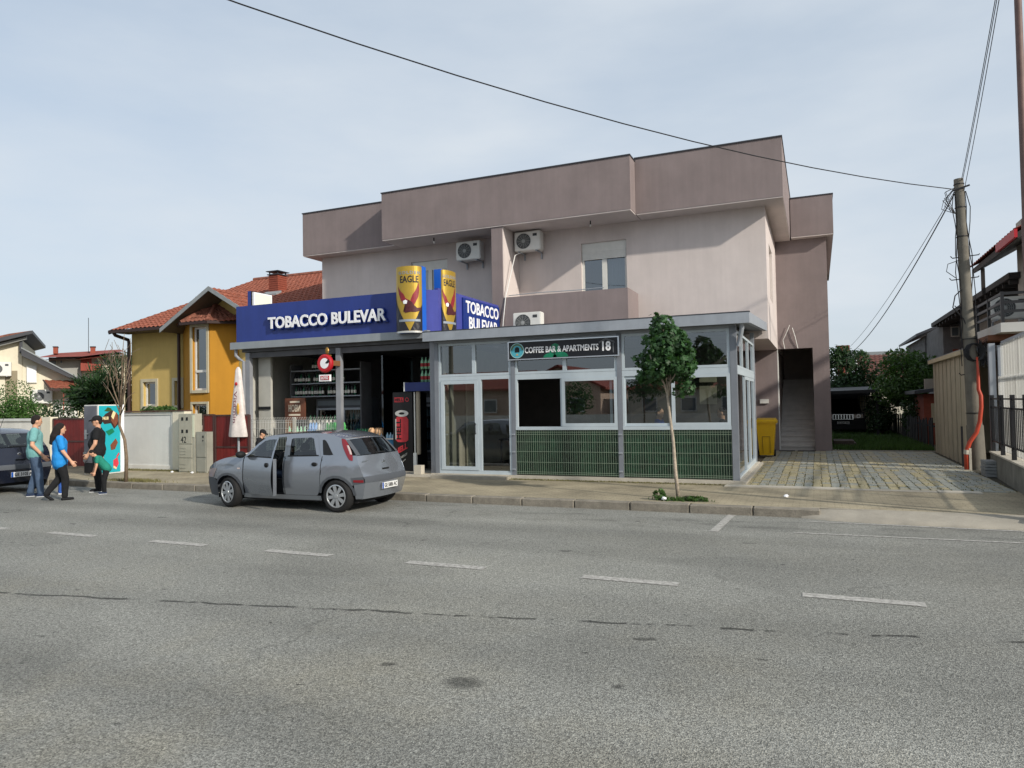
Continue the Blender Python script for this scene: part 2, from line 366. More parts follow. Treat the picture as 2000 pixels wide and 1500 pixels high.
def worn_paint():
    m = bpy.data.materials.new('road_paint'); m.use_nodes = True; n, l = m.node_tree.nodes, m.node_tree.links
    b = n['Principled BSDF']; b.inputs['Roughness'].default_value = .8
    g = n.new('ShaderNodeNewGeometry'); t = n.new('ShaderNodeTexNoise'); t.inputs['Scale'].default_value = 22; t.inputs['Detail'].default_value = 5; t.inputs['Roughness'].default_value = .7
    l.new(g.outputs['Position'], t.inputs['Vector'])
    mxn = n.new('ShaderNodeMix'); mxn.data_type = 'RGBA'; mxn.inputs[6].default_value = (*H('87847f'), 1); mxn.inputs[7].default_value = (*H('b4b2ac'), 1)
    r = n.new('ShaderNodeMapRange'); r.inputs['From Min'].default_value = .40; r.inputs['From Max'].default_value = .60; l.new(t.outputs[0], r.inputs[0]); l.new(r.outputs[0], mxn.inputs[0])
    l.new(mxn.outputs[2], b.inputs['Base Color']); MATS['road_paint'] = m
worn_paint()
def paving(name, col, bw, bh, mortar, msize=.012, var=.2, amt=.5):
    "worn small block paving: joints and tone from the material"
    m = bpy.data.materials.new(name); m.use_nodes = True; n, l = m.node_tree.nodes, m.node_tree.links
    b = n['Principled BSDF']; b.inputs['Roughness'].default_value = .9
    g = n.new('ShaderNodeNewGeometry'); br = n.new('ShaderNodeTexBrick'); br.inputs['Scale'].default_value = 1
    br.inputs['Brick Width'].default_value = bw; br.inputs['Row Height'].default_value = bh; br.inputs['Mortar Size'].default_value = msize
    br.inputs['Mortar Smooth'].default_value = .4
    br.inputs['Color1'].default_value = (*[c*1.08 for c in col], 1); br.inputs['Color2'].default_value = (*[c*.86 for c in col], 1); br.inputs['Mortar'].default_value = (*mortar, 1)
    l.new(g.outputs['Position'], br.inputs['Vector'])
    t = n.new('ShaderNodeTexNoise'); t.inputs['Scale'].default_value = 1.1; t.inputs['Detail'].default_value = 8; t.inputs['Roughness'].default_value = .68; l.new(g.outputs['Position'], t.inputs['Vector'])
    r = n.new('ShaderNodeMapRange'); r.inputs['From Min'].default_value = .35; r.inputs['From Max'].default_value = .65; r.inputs['To Min'].default_value = 1-var; r.inputs['To Max'].default_value = 1+var; l.new(t.outputs[0], r.inputs[0])
    mxn = n.new('ShaderNodeMix'); mxn.data_type = 'RGBA'; mxn.inputs[0].default_value = amt; mxn.inputs[6].default_value = (*col, 1); l.new(br.outputs[0], mxn.inputs[7])
    vm = n.new('ShaderNodeVectorMath'); vm.operation = 'SCALE'; l.new(mxn.outputs[2], vm.inputs[0]); l.new(r.outputs[0], vm.inputs['Scale'])
    t2 = n.new('ShaderNodeTexNoise'); t2.inputs['Scale'].default_value = 55; t2.inputs['Detail'].default_value = 3; l.new(g.outputs['Position'], t2.inputs['Vector'])
    r2 = n.new('ShaderNodeMapRange'); r2.inputs['From Min'].default_value = .3; r2.inputs['From Max'].default_value = .7; r2.inputs['To Min'].default_value = .78; r2.inputs['To Max'].default_value = 1.2; l.new(t2.outputs[0], r2.inputs[0])
    vm2 = n.new('ShaderNodeVectorMath'); vm2.operation = 'SCALE'; l.new(vm.outputs[0], vm2.inputs[0]); l.new(r2.outputs[0], vm2.inputs['Scale'])
    l.new(vm2.outputs[0], b.inputs['Base Color'])
    bp = n.new('ShaderNodeBump'); bp.inputs['Strength'].default_value = .35; bp.inputs['Distance'].default_value = .01; l.new(t2.outputs[0], bp.inputs['Height']); l.new(bp.outputs[0], b.inputs['Normal'])
    MATS[name] = m
paving('pavement_blocks', H('948a74'), .21, .105, H('5f5844'), .012, .28, .38)

g = MB().quad((-700,-500,-.03),(700,-500,-.03),(700,900,-.03),(-700,900,-.03))
tag(obj('ground', g, 'soil'), kind='structure')
road = tag(obj('road', MB().quad((-160,-9,0),(160,-9,0),(160,12.05,0),(-160,12.05,0)), 'asphalt'), kind='structure')
for i in range(-13, 8):                                           # worn centre dashes
    x0 = -0.22+2.13*i; x0 += random.uniform(-.06, .06)
    a = MB(); w = .075
    if i == -1: pass
    n_ = 6
    for k in range(n_):
        xa, xb = x0+1.02*k/n_, x0+1.02*(k+1)/n_
        a.quad((xa, 7.32-w, .005), (xb, 7.32-w, .005), (xb, 7.32+w, .005), (xa, 7.32+w, .005))
    obj('lane_dash', a, 'road_paint', road)
obj('parking_line', MB().quad((-1.46,10.4,.005),(-1.34,10.4,.005),(-1.26,12.0,.005),(-1.38,12.0,.005)), 'road_paint', road)
obj('edge_line', MB().quad((-.35,10.62,.005),(9,10.95,.005),(9,11.01,.005),(-.35,10.68,.005)), 'road_paint', road)
obj('edge_line', MB().quad((-.2,11.66,.005),(9,11.52,.005),(9,11.58,.005),(-.2,11.72,.005)), 'road_paint', road)
# far pavement, kerb, sloped crossing
pav = tag(obj('pavement', MB().quad((-160,12.22,.13),(160,12.22,.13),(160,15.3,.13),(-160,15.3,.13)), 'pavement_blocks'), kind='structure')
yard = tag(obj('yard_ground', MB().quad((-160,15.3,.12),(160,15.3,.12),(160,140,.12),(-160,140,.12)), 'soil'), kind='structure')
near = tag(obj('near_pavement', MB().box(-160,160,-11.5,-9,-.02,.12), 'pavement_blocks'), kind='structure')
kerb = tag(obj('kerb', MB().box(-160,-27,12.02,12.22,-.01,.135), 'kerb'), kind='structure')
ks = None
for i in range(27):
    x = -27+i*1.0
    if x > -.6: break
    if ks is None:
        bm = bmesh.new(); bmesh.ops.create_cube(bm, size=1); bmesh.ops.scale(bm, vec=(.985,.19,.155), verts=bm.verts)
        bmesh.ops.bevel(bm, geom=bm.edges[:], offset=.014, segments=1, affect='EDGES')
        me = bpy.data.meshes.new('kerb_stone'); bm.to_mesh(me); bm.free(); me.materials.append(MATS['kerb']); ks = me
    o = bpy.data.objects.new('kerb_stone', ks); COL.objects.link(o); o.location = (x+.5, 12.12+random.uniform(-.008,.008), .062+random.uniform(-.006,.006))
    o.rotation_euler = (random.uniform(-.02,.02), random.uniform(-.006,.006), random.uniform(-.006,.006)); o.parent = kerb
r_ = MB(); N = 90; vv = []
for i in range(N+1):
    xa = -.28+i*9.0/N; fa = 11.74+.26*math.exp(-max(0, xa+.28)*2.2)+random.uniform(-.018,.018)
    for (dy, z) in ((0, -.01), (.02, .022), (.10, .055), (.26, .095)): vv.append((xa, fa+dy+random.uniform(-.006,.006), z+random.uniform(-.003,.003)*(z > 0)))
    vv.append((xa, 12.26, .136))
r_.add(vv, [(i*5+k, i*5+5+k, i*5+6+k, i*5+1+k) for i in range(N) for k in range(4)])
tag(obj('sloped_crossing', r_, 'concrete', smooth=True), kind='structure')
r_ = MB()
for k in range(14):
    a = random.uniform(0, 6.28); q = random.uniform(0, .16); s_ = random.uniform(.03, .075)
    r_.ell((-.36+math.cos(a)*q*1.2, 12.1+math.sin(a)*q*.5, .02+random.uniform(0,.07)), s_, s_*.8, s_*.7, 6, 4)
tag(obj('rubble', r_, 'kerb'), 'crumbled broken end of the kerb beside the sloped crossing', 'rubble')

# driveway with grey and yellow paving blocks
def paver_mat(name, col):
    m = M(name, col, .85, var=.2, scale=6, bump=.3, bscale=70, fine=.18, fscale=45); return m
paver_mat('paver_grey', H('969890')); paver_mat('paver_yellow', H('aaa080')); paver_mat('paver_dull', H('a09a87'))
drive = tag(obj('driveway', MB().quad((-1.47,15.02,.128),(3.4,15.02,.128),(3.4,25.35,.128),(-1.47,25.35,.128)), M('joint_dirt', H('3d3a31'), .95, var=.3)), kind='structure')
pm = []
for mn in ('paver_grey', 'paver_yellow', 'paver_dull'):
    bm = bmesh.new(); bmesh.ops.create_cube(bm, size=1); bmesh.ops.scale(bm, vec=(.158,.193,.05), verts=bm.verts)
    bmesh.ops.bevel(bm, geom=[e for e in bm.edges if all(v.co.z > 0 for v in e.verts)], offset=.008, segments=1, affect='EDGES')
    me = bpy.data.meshes.new('paver'); bm.to_mesh(me); bm.free(); me.materials.append(MATS[mn]); pm.append(me)
cells = []
for r0 in range(51):
    for c in range(29):
        x = -1.38+c*.1665; y = 15.13+r0*.2015
        if x > 3.25-(r0 < 20)*.0: continue
        band = c % 4
        k = 1 if band in (0, 1) and c < 22 else 0
        if k and random.random() < .35: k = random.choice((0, 2, 2))
        if not k and random.random() < .22: k = random.choice((1, 2, 2))
        if c > 16 and k == 1 and random.random() < .45: k = 2
        if r0 > 30 and k == 1 and random.random() < .5: k = 2
        cells.append((y, x, k))
cells.sort(); rest = MB(); ridx = []
cube = [(0,3,2,1),(4,5,6,7),(0,1,5,4),(1,2,6,5),(2,3,7,6),(3,0,4,7)]
for i, (y, x, k) in enumerate(cells):
    z = .118+random.uniform(-.004,.005)
    if i < 299:
        o = bpy.data.objects.new('paver', pm[k]); COL.objects.link(o); o.location = (x+random.uniform(-.003,.003), y+random.uniform(-.004,.004), z); o.rotation_euler = (random.uniform(-.014,.014), random.uniform(-.014,.014), random.uniform(-.025,.025)); o.parent = drive
    else:
        j = random.uniform(-.004,.004); z += .025
        rest.box(x-.079+j, x+.079+j, y-.0965, y+.0965, z-.03, z); ridx += [k]*6
o = obj('pavers', rest, 'paver_grey', drive); o['kind'] = 'stuff'
o.data.materials.append(MATS['paver_yellow']); o.data.materials.append(MATS['paver_dull']); o.data.polygons.foreach_set('material_index', ridx)
st = tag(obj('concrete_strip', MB().box(-1.75,.42,14.72,15.0,.10,.152), 'concrete_light'), kind='structure')
tag(obj('concrete_strip', MB().box(.425,1.95,14.74,15.0,.08,.139), 'concrete'), kind='structure')
tag(obj('concrete_strip', MB().box(1.955,2.62,14.70,15.0,.10,.149), 'concrete_light'), kind='structure')
tag(obj('yard_edge', MB().box(.42,3.4,25.36,25.46,.1,.17), 'concrete'), kind='structure')

# ------------------------------------------------------------------ apartment building
B = thing('apartment_building', (-8.5, 20.4, .12), 'two-storey beige and mauve apartment building with stepped flat parapets', 'building')
YW = 20.4
WL = (-12.32, -10.95, 4.35, 6.62); WR = (-6.40, -5.02, 4.0, 6.62)
w = MB().wall_y(-15.95, -1.17, 3.5, 7.12, YW, [WL, WR], .16)
w.wall_x(YW, 30, 3.5, 7.12, -15.95).wall_x(YW, 30, 3.5, 7.12, -1.17, [(21.7, 23.2, 4.75, 6.35)], -.16)
w.quad((-15.95,YW,3.5),(-15.95,30,3.5),(-1.17,30,3.5),(-1.17,YW,3.5))
obj('upper_wall', w, 'beige', B)
g = MB().box(-15.9,-1.9,20.05,25.3,.1,3.498)
obj('ground_floor_wall', g, 'mauve', B)
# stair tower with the opening for the outside stairs
t = MB().wall_y(-1.9, .40, .1, 7.12, 25.32, [(-1.2,-.1,.1,3.52)], .25)
t.quad((.40,25.32,.1),(.40,33,.1),(.40,33,7.12),(.40,25.32,7.12))
obj('stair_tower_wall', t, 'mauve', B)
obj('stairwell', MB().quad((-1.2,25.57,.1),(-1.2,30.5,.1),(-1.2,30.5,3.9),(-1.2,25.57,3.52)).quad((-.1,25.57,.1),(-.1,25.57,3.52),(-.1,30.5,3.9),(-.1,30.5,.1))
    .quad((-1.2,30.5,.1),(-.1,30.5,.1),(-.1,30.5,5),(-1.2,30.5,5)).quad((-1.2,25.57,3.52),(-1.2,30.5,3.9),(-.1,30.5,3.9),(-.1,25.57,3.52)), M('stairwell_paint', H('b0a5a1'), .85, var=.1), B)
M('step_grey', H('c2bdb8'), .7, var=.12)
for k in range(15):
    zt_ = .12+(k+1)*.165; obj('step', MB().box(-1.195,-.105,25.6+k*.28,25.6+(k+1)*.28+.02,.1,zt_-.036).box(-1.194,-.106,25.565+k*.28,25.6+(k+1)*.28+.01,zt_-.035,zt_), 'step_grey', B)
    
obj('stair_edge', MB().box(-1.197,-1.17,25.33,25.6,.13,3.5), 'white', B)
# parapets: left, projecting middle, right, tower
for (x0, x1, y0, z0, z1) in ((-16.35,-12.605,19.87,7.14,8.60), (-12.6,-4.56,19.12,7.14,8.62), (-4.555,-.68,19.72,7.14,8.70)):
    obj('parapet', MB().box(x0, x1, y0, 31, z0, z1), 'mauve', B)
    obj('coping', MB().box(x0-.02, x1+.02, y0-.025, 31.02, z1+.002, z1+.035), 'coping', B)
    obj('soffit', MB().box(x0+.01, x1-.01, y0+.01, 30.9, z0-.03, z0-.003), 'beige', B)
obj('parapet', MB().box(-.655, .62, 25.0, 35, 7.16, 8.42), 'mauve', B)
obj('soffit', MB().box(-.65, .61, 25.01, 34.9, 7.125, 7.157), 'beige', B)
obj('coping', MB().box(-.675, .64, 24.98, 35, 8.422, 8.455), 'coping', B)
# pier and balcony
obj('pier', MB().box(-8.79,-8.44,19.16,YW-.002,3.4,7.108), 'mauve', B)
obj('pier_lining', MB().box(-8.438,-8.42,19.18,YW-.003,3.4,7.105), 'beige', B)
obj('balcony_parapet', MB().box(-8.418,-4.70,19.16,19.32,3.45,4.99).box(-4.84,-4.70,19.322,YW-.003,3.45,4.99), 'mauve', B)
obj('balcony_floor', MB().box(-8.41,-4.85,19.33,YW-.004,3.5,3.7), 'concrete', B)
obj('railing_wire', MB().tube([(-8.3,19.25,5.05),(-7.4,19.25,5.07),(-6.2,19.25,5.05),(-5.4,19.25,5.06)], .012, 5), 'steel_grey', B)
# windows: shutter box, roller shutter, frame, pane, curtain
def pvc_window(X0, X1, Z0, Z1, Y, shut=.0, box=.24, mull=(.5,), parent=B, curtain=None, gmat='house_glass'):
    wn_ = obj('window', MB().box(X0,X1,Y-.03,Y+.03,Z1-box,Z1), 'white_plastic', parent)
    f = MB(); zt = Z1-box
    f.box(X0,X0+.07,Y-.02,Y+.05,Z0,zt).box(X1-.07,X1,Y-.02,Y+.05,Z0,zt).box(X0+.07,X1-.07,Y-.02,Y+.05,zt-.07,zt).box(X0+.07,X1-.07,Y-.02,Y+.05,Z0,Z0+.07)
    for q in mull:
        xm = X0+(X1-X0)*q; f.box(xm-.07,xm+.07,Y-.025,Y+.05,Z0+.07,zt-.07)
    obj('frame', f, 'white_plastic', wn_)
    obj('pane', MB().quad((X0+.07,Y+.01,Z0+.07),(X1-.07,Y+.01,Z0+.07),(X1-.07,Y+.01,zt-.07),(X0+.07,Y+.01,zt-.07)), gmat, wn_)
    if shut > 0:
        s_ = MB(); k = int(shut/.045)
        for i in range(k): s_.box(X0+.03,X1-.03,Y-.05,Y-.03,zt-(i+1)*.045+.004,zt-i*.045)
        obj('shutter', s_, 'white_plastic', wn_)
    if curtain:
        c = MB(); a, b = curtain; n_ = 24
        pts = [(X0+(X1-X0)*(a+(b-a)*i/n_), Y+.16+.025*math.sin(i*1.7)) for i in range(n_+1)]
        for p, q in zip(pts, pts[1:]): c.quad((p[0],p[1],Z0),(q[0],q[1],Z0),(q[0],q[1],zt),(p[0],p[1],zt))
        obj('curtain', c, M('curtain', H('aab4bc'), .8, var=.08), wn_, smooth=True)
    obj('room', MB().quad((X0,Y+.9,Z0),(X1,Y+.9,Z0),(X1,Y+.9,Z1),(X0,Y+.9,Z1)).quad((X0,Y+.06,Z0),(X0,Y+.9,Z0),(X0,Y+.9,Z1),(X0,Y+.06,Z1)).quad((X1,Y+.06,Z0),(X1,Y+.9,Z0),(X1,Y+.9,Z1),(X1,Y+.06,Z1)).quad((X0,Y+.06,Z1),(X1,Y+.06,Z1),(X1,Y+.9,Z1),(X0,Y+.9,Z1)), 'dark', wn_)
    return wn_
pvc_window(*WR, YW+.1, shut=.28, curtain=(.52, .95))
pvc_window(*WL, YW+.1, curtain=(.05, .95))
obj('window', MB().quad((-1.33,21.7,4.75),(-1.33,23.2,4.75),(-1.33,23.2,6.35),(-1.33,21.7,6.35)), 'white_plastic', B)
for (x, y) in ((-10.93, 19.5), (-5.9, 19.75)):
    lp = obj('bulb_holder', MB().tube([(x,y,7.11),(x,y,7.0)], .02, 6), 'dark', B); obj('bulb', MB().ell((x,y,6.97), .03,.03,.04, 8, 6), 'white', lp)
obj('loose_wire', MB().tube([(-.95,25.3,3.52),(-1.0,25.27,3.8),(-.85,25.26,4.12),(-.78,25.26,4.3)], .012, 5).tube([(-.55,25.3,3.52),(-.62,25.26,3.9),(-.7,25.26,4.2)], .014, 5), 'white', B)
obj('meter_box', MB().box(-1.78,-1.5,25.26,25.318,1.72,1.86), 'white_plastic', B)
obj('switch_box', MB().box(-1.36,-1.25,25.27,25.318,1.02,1.13), 'white_plastic', B)
obj('door_mat', MB().box(-1.2,-.72,25.0,25.3,.14,.158).box(-.64,-.1,25.0,25.3,.14,.158), 'dark', B)

# outdoor air conditioners
def ac_unit(X, Y, Z, label, wd=.84, ht=.58, dp=.30, cat='air conditioner', fan=.36, parent_label=None, rz=0.):
    a = thing('air_conditioner', (X, Y, Z), label, cat, 'outdoor air conditioner units', rz=rz, local=True)
    bm = bmesh.new(); bmesh.ops.create_cube(bm, size=1); bmesh.ops.scale(bm, vec=(wd, dp, ht), verts=bm.verts); bmesh.ops.translate(bm, vec=(0, 0, ht/2), verts=bm.verts)
    bmesh.ops.bevel(bm, geom=bm.edges[:], offset=.02, segments=2, affect='EDGES'); me = bpy.data.meshes.new('casing'); bm.to_mesh(me); bm.free(); me.materials.append(MATS['white_plastic'])
    c = bpy.data.objects.new('casing', me); COL.objects.link(c); c.parent = a
    fx = -wd*.14; q = MB()
    q.lathe([(.235,-.005),(.235,.0)], (fx, -dp/2, ht*.5), 'y', 28).lathe([(0,-.004),(.235,-.004)], (fx,-dp/2,ht*.5), 'y', 28)
    obj('fan_opening', q, M('fan_dark', H('3f4244'), .6, var=.1), a)
    q = MB()
    for r0 in (.06,.10,.14,.18,.225): q.lathe([(r0,-.013),(r0+.008,-.016),(r0+.008,-.010),(r0,-.013)], (fx,-dp/2,ht*.5), 'y', 28)
    for k in range(12):
        an = k*math.pi/6; q.bar((fx+.05*math.cos(an),-dp/2-.012,ht*.5+.05*math.sin(an)), (fx+.235*math.cos(an),-dp/2-.012,ht*.5+.235*math.sin(an)), .006)
    q.lathe([(0,-.018),(.05,-.016),(.052,-.008)], (fx,-dp/2,ht*.5), 'y', 16)
    obj('fan_grille', q, M('grille_grey', H('9a9d9c'), .5, var=.05), a)
    obj('badge', MB().box(wd*.22,wd*.38,-dp/2-.004,-dp/2-.001,ht*.72,ht*.86), 'fan_dark', a)
    q = MB()
    for s_ in (-.28,.28): q.box(s_-.02,s_+.02,-dp/2,dp/2+.22,-.035,-.002).box(s_-.02,s_+.02,dp/2+.18,dp/2+.22,-.2,-.002)
    obj('bracket', q, 'steel_grey', a)
    return a
ac_unit(-9.93, 20.02, 6.39, 'air conditioner on the wall left of the mauve pier')
ac_unit(-7.93, 20.02, 6.48, 'air conditioner right of the mauve pier with a white drain hose')
ac_unit(-7.50, 18.8, 3.86, 'air conditioner standing on the grey terrace roof')
h = MB().tube([(-8.15,19.95,6.45),(-8.2,19.8,6.38),(-8.22,19.6,6.3),(-8.35,19.14,5.0),(-8.42,19.1,4.3),(-8.45,19.08,3.9)], .014, 6)
tag(obj('drain_hose', h, 'white'), 'thin white drain hose hanging down from the air conditioner beside the pier', 'hose')

# ------------------------------------------------------------------ glazed cafe terrace
M('post_grey', H('7f848c'), .5, metal=.15, var=.08, scale=4, streak=.08)
C = thing('cafe_terrace', (-5, 15.2, .13), 'grey aluminium glazed cafe terrace with green panels below its windows', 'terrace')
YC = 15.16
obj('base_slab', MB().box(-8.62,-1.44,15.06,19.9,.1,.215), 'concrete_light', C)
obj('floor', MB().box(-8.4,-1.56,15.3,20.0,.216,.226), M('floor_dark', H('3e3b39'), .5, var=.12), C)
obj('door_step', MB().box(-8.45,-6.5,14.74,15.055,.1,.20), 'concrete', C)
for x in (-8.47,-6.46,-3.94): obj('post', MB().box(x-.05,x+.05,YC-.03,YC+.07,.216,3.36), 'post_grey', C)
obj('post', MB().box(-1.62,-1.49,YC-.03,YC+.10,.1,3.36), 'post_grey', C)
obj('post', MB().box(-1.60,-1.50,19.75,19.85,.216,3.62), 'steel_grey', C)
# frames
def rect_frame(mb, x0, x1, z0, z1, t=.055, y0=YC-.01, y1=YC+.05):
    mb.box(x0,x0+t,y0,y1,z0,z1).box(x1-t,x1,y0,y1,z0,z1).box(x0+t,x1-t,y0,y1,z1-t,z1).box(x0+t,x1-t,y0,y1,z0,z0+t); return mb
def pane(x0, x1, z0, z1, y=YC+.02, parent=C, m='cafe_glass', name='pane'):
    return obj(name, MB().quad((x0,y,z0),(x1,y,z0),(x1,y,z1),(x0,y,z1)), m, parent)
f = MB()
bays = ((-8.415,-6.515), (-6.405,-3.995), (-3.885,-1.625))
f.box(-8.415,-6.515,YC-.015,YC+.05,2.44,2.53)
for (a, b) in bays[1:]: f.box(a,b,YC-.015,YC+.05,2.41,2.53).box(a,b,YC-.03,YC+.06,1.25,1.325)
for (a, b) in bays:
    rect_frame(f, a, b, 2.535, 3.33); m_ = (a+b)/2
    f.box(m_-.045,m_+.045,YC-.012,YC+.05,2.59,3.275)
obj('window_frame', f, 'alu', C)
for (a, b) in bays:
    m_ = (a+b)/2; pane(a+.055,m_-.045,2.59,3.275); pane(m_+.045,b-.055,2.59,3.275)
obj('window_rail', MB().box(-8.415,-6.515,YC-.015,YC+.05,.217,.30).box(-7.36,-7.28,YC-.015,YC+.05,.30,2.44).box(-8.415,-8.36,YC-.014,YC+.05,.30,2.44).box(-6.57,-6.515,YC-.014,YC+.05,.30,2.44), 'alu', C)
pane(-7.28,-6.57,.30,2.44)
# door leaf
dr = obj('door', rect_frame(MB(), -8.355,-7.365,.305,2.435,.085,YC-.03,YC+.03), 'alu', C)
pane(-8.27,-7.45,.39,2.35, YC, dr)
obj('handle', MB().box(-7.435,-7.415,YC-.085,YC-.065,1.15,1.42).box(-7.43,-7.42,YC-.07,YC-.03,1.17,1.19).box(-7.43,-7.42,YC-.07,YC-.03,1.38,1.40), 'black_metal', dr)
# sliding windows: left half slid open behind the right sash
for (a, b) in bays[1:]:
    m_ = (a+b)/2-.02
    s1 = obj('sliding_sash', rect_frame(MB(), m_-.05, b-.004, 1.328, 2.408, .07, YC-.028, YC+.01), 'alu', C); pane(m_+.02,b-.074,1.40,2.338, YC-.01, s1)
    s2 = obj('sliding_sash', rect_frame(MB(), m_-.10 if a < -5 else a+.01, b-.12 if a < -5 else m_+.0, 1.330, 2.406, .06, YC+.015, YC+.045), 'alu', C)
    if a < -5: pane(m_-.04,b-.18,1.39,2.346, YC+.03, s2)
    else: pane(a+.07,m_-.06,1.39,2.346, YC+.03, s2)
    obj('window_post', MB().box(a,a+.05,YC-.013,YC+.05,1.326,2.409), 'alu', C)
# green slat panels behind welded wire mesh
M('green_slat', (.010,.042,.021), .5, var=.6, scale=9, streak=.6)
M('mesh_wire', H('8fa08c'), .5, var=.05)
for (a, b) in bays[1:]:
    p = MB(); x = a
    while x < b-.01:
        ww = .036; d_ = random.uniform(-.012,.012); p.box(x,min(x+ww,b),YC+.02+d_,YC+.032+d_,.235,1.245); x += .0375
    pn = obj('green_panel', p, 'green_slat', C)
    q = MB(); n_ = int((b-a)/.052)
    for k in range(n_+1):
        xx = a+.012+(b-a-.024)*k/n_; q.bar((xx,YC-.02,.23),(xx,YC-.02,1.235),.0042).bar((xx,YC-.02,1.235),(xx,YC-.05,1.262),.0042)
    for z in (.26,.30,.52,.76,.98,1.15,1.20): q.bar((a,YC-.026,z),(b,YC-.026,z),.0062)
    obj('wire_mesh', q, 'mesh_wire', C)
    for z in (.35,.75,1.15): obj('clip', MB().box(a-.10,a-.02,YC-.06,YC-.032,z-.015,z+.015), 'steel_grey', C)
# right side of the terrace: three upper panes, frame, open door
XS = -1.55
f = MB()
def rfx(mb, y0, y1, z0, z1, t=.055): mb.box(XS-.03,XS+.03,y0,y0+t,z0,z1).box(XS-.03,XS+.03,y1-t,y1,z0,z1).box(XS-.03,XS+.03,y0+t,y1-t,z1-t,z1).box(XS-.03,XS+.03,y0+t,y1-t,z0,z0+t); return mb
ys = (15.262,16.75,18.25,19.748)
for a, b in zip(ys, ys[1:]):
    rfx(f, a, b, 2.535, 3.32); obj('pane', MB().quad((XS,a+.055,2.59),(XS,b-.055,2.59),(XS,b-.055,3.265),(XS,a+.055,3.265)), 'cafe_glass', C)
f.box(XS-.035,XS+.035,15.262,19.748,2.40,2.53).box(XS-.035,XS+.035,15.262,19.748,.217,.25)
obj('window_frame', f, 'alu', C)
obj('side_plinth', MB().box(-1.5,-1.36,15.07,19.9,.1,.20), 'concrete_light', C)
for a, b in ((17.2,18.4),(18.42,19.72)):
    s_ = obj('glass_door', rfx(MB(), a, b, .255, 2.395, .075), 'alu', C); obj('pane', MB().quad((XS,a+.075,.33),(XS,b-.075,.33),(XS,b-.075,2.32),(XS,a+.075,2.32)), 'cafe_glass', s_)
obj('handle', MB().bar((-1.49,18.33,1.15),(-1.49,18.33,1.4),.02), 'black_metal', C)
obj('pane', MB().quad((XS-.0,15.262,.25),(XS,17.19,.25),(XS,17.19,2.395),(XS,15.262,2.395)), 'cafe_glass', C)
# roof with grey fascia
fs = MB().box(-8.66,-1.2,14.82,14.93,3.385,3.60)
obj('fascia', fs, 'steel_grey', C)
obj('fascia', MB().hexa([(-1.3,14.935,3.40),(-1.2,14.935,3.40),(-1.2,20.35,3.70),(-1.3,20.35,3.70)], [(-1.3,14.935,3.61),(-1.2,14.935,3.61),(-1.2,20.35,3.92),(-1.3,20.35,3.92)]), 'steel_grey', C)
obj('roof', MB().hexa([(-8.64,14.93,3.40),(-1.305,14.93,3.40),(-1.305,20.36,3.71),(-8.64,20.36,3.71)], [(-8.64,14.93,3.585),(-1.305,14.93,3.585),(-1.305,20.36,3.89),(-8.64,20.36,3.89)]), M('roof_panel', H('6d7178'), .6, var=.1), C)
obj('roof_edge', MB().box(-8.67,-1.19,14.815,14.94,3.602,3.622), 'coping', C)
obj('lintel', MB().box(-8.52,-1.5,YC-.02,YC+.08,3.335,3.398), 'steel_grey', C)
obj('downpipe', MB().tube([(-1.36,14.98,3.4),(-1.36,15.0,3.3),(-1.42,15.09,3.05),(-1.45,15.11,2.95)], .045, 8), 'steel_grey', C)
# inside
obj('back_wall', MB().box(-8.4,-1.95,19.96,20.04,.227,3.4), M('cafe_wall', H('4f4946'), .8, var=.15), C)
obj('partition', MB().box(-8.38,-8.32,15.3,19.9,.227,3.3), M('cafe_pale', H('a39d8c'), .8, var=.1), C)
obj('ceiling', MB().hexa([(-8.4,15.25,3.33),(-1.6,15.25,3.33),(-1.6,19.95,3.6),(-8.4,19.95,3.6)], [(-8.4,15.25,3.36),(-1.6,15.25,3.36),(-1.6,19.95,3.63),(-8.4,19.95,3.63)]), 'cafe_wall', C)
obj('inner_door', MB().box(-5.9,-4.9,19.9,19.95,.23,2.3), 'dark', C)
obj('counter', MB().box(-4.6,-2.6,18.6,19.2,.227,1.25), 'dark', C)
obj('curtain', MB().prism([(-8.28,16.3,2.6),(-8.28,17.2,2.6),(-8.28,16.6,.25),(-8.28,16.3,.25)], (.04,0,0)), M('curtain_cream', H('cfcbb4'), .8, var=.1), C)
obj('poster', MB().box(-2.95,-2.5,19.88,19.93,1.75,2.25), M('poster_paper', H('b9b39c'), .8, var=.15), C)
obj('picture', MB().box(-2.95,-2.5,19.88,19.93,2.35,2.6), 'poster_paper', C)
M('table_dark', H('26211f'), .5, var=.1)
def cafe_table(x, y, label):
    t_ = thing('cafe_table', (x, y, .227), label, 'table', 'cafe tables inside the terrace')
    obj('table_top', MB().box(x-.35,x+.35,y-.35,y+.35,.95,.985), 'table_dark', t_)
    for a in (-1, 1):
        for b in (-1, 1): obj('leg', MB().box(x+a*.30-.02,x+a*.30+.02,y+b*.30-.02,y+b*.30+.02,.227,.95), 'table_dark', t_)
    return t_
cafe_table(-7.0, 16.6, 'dark cafe table right behind the glass beside the door')
cafe_table(-5.4, 17.3, 'dark cafe table seen through the open sliding window')
cafe_table(-2.75, 16.75, 'dark cafe table between the two seated guests')
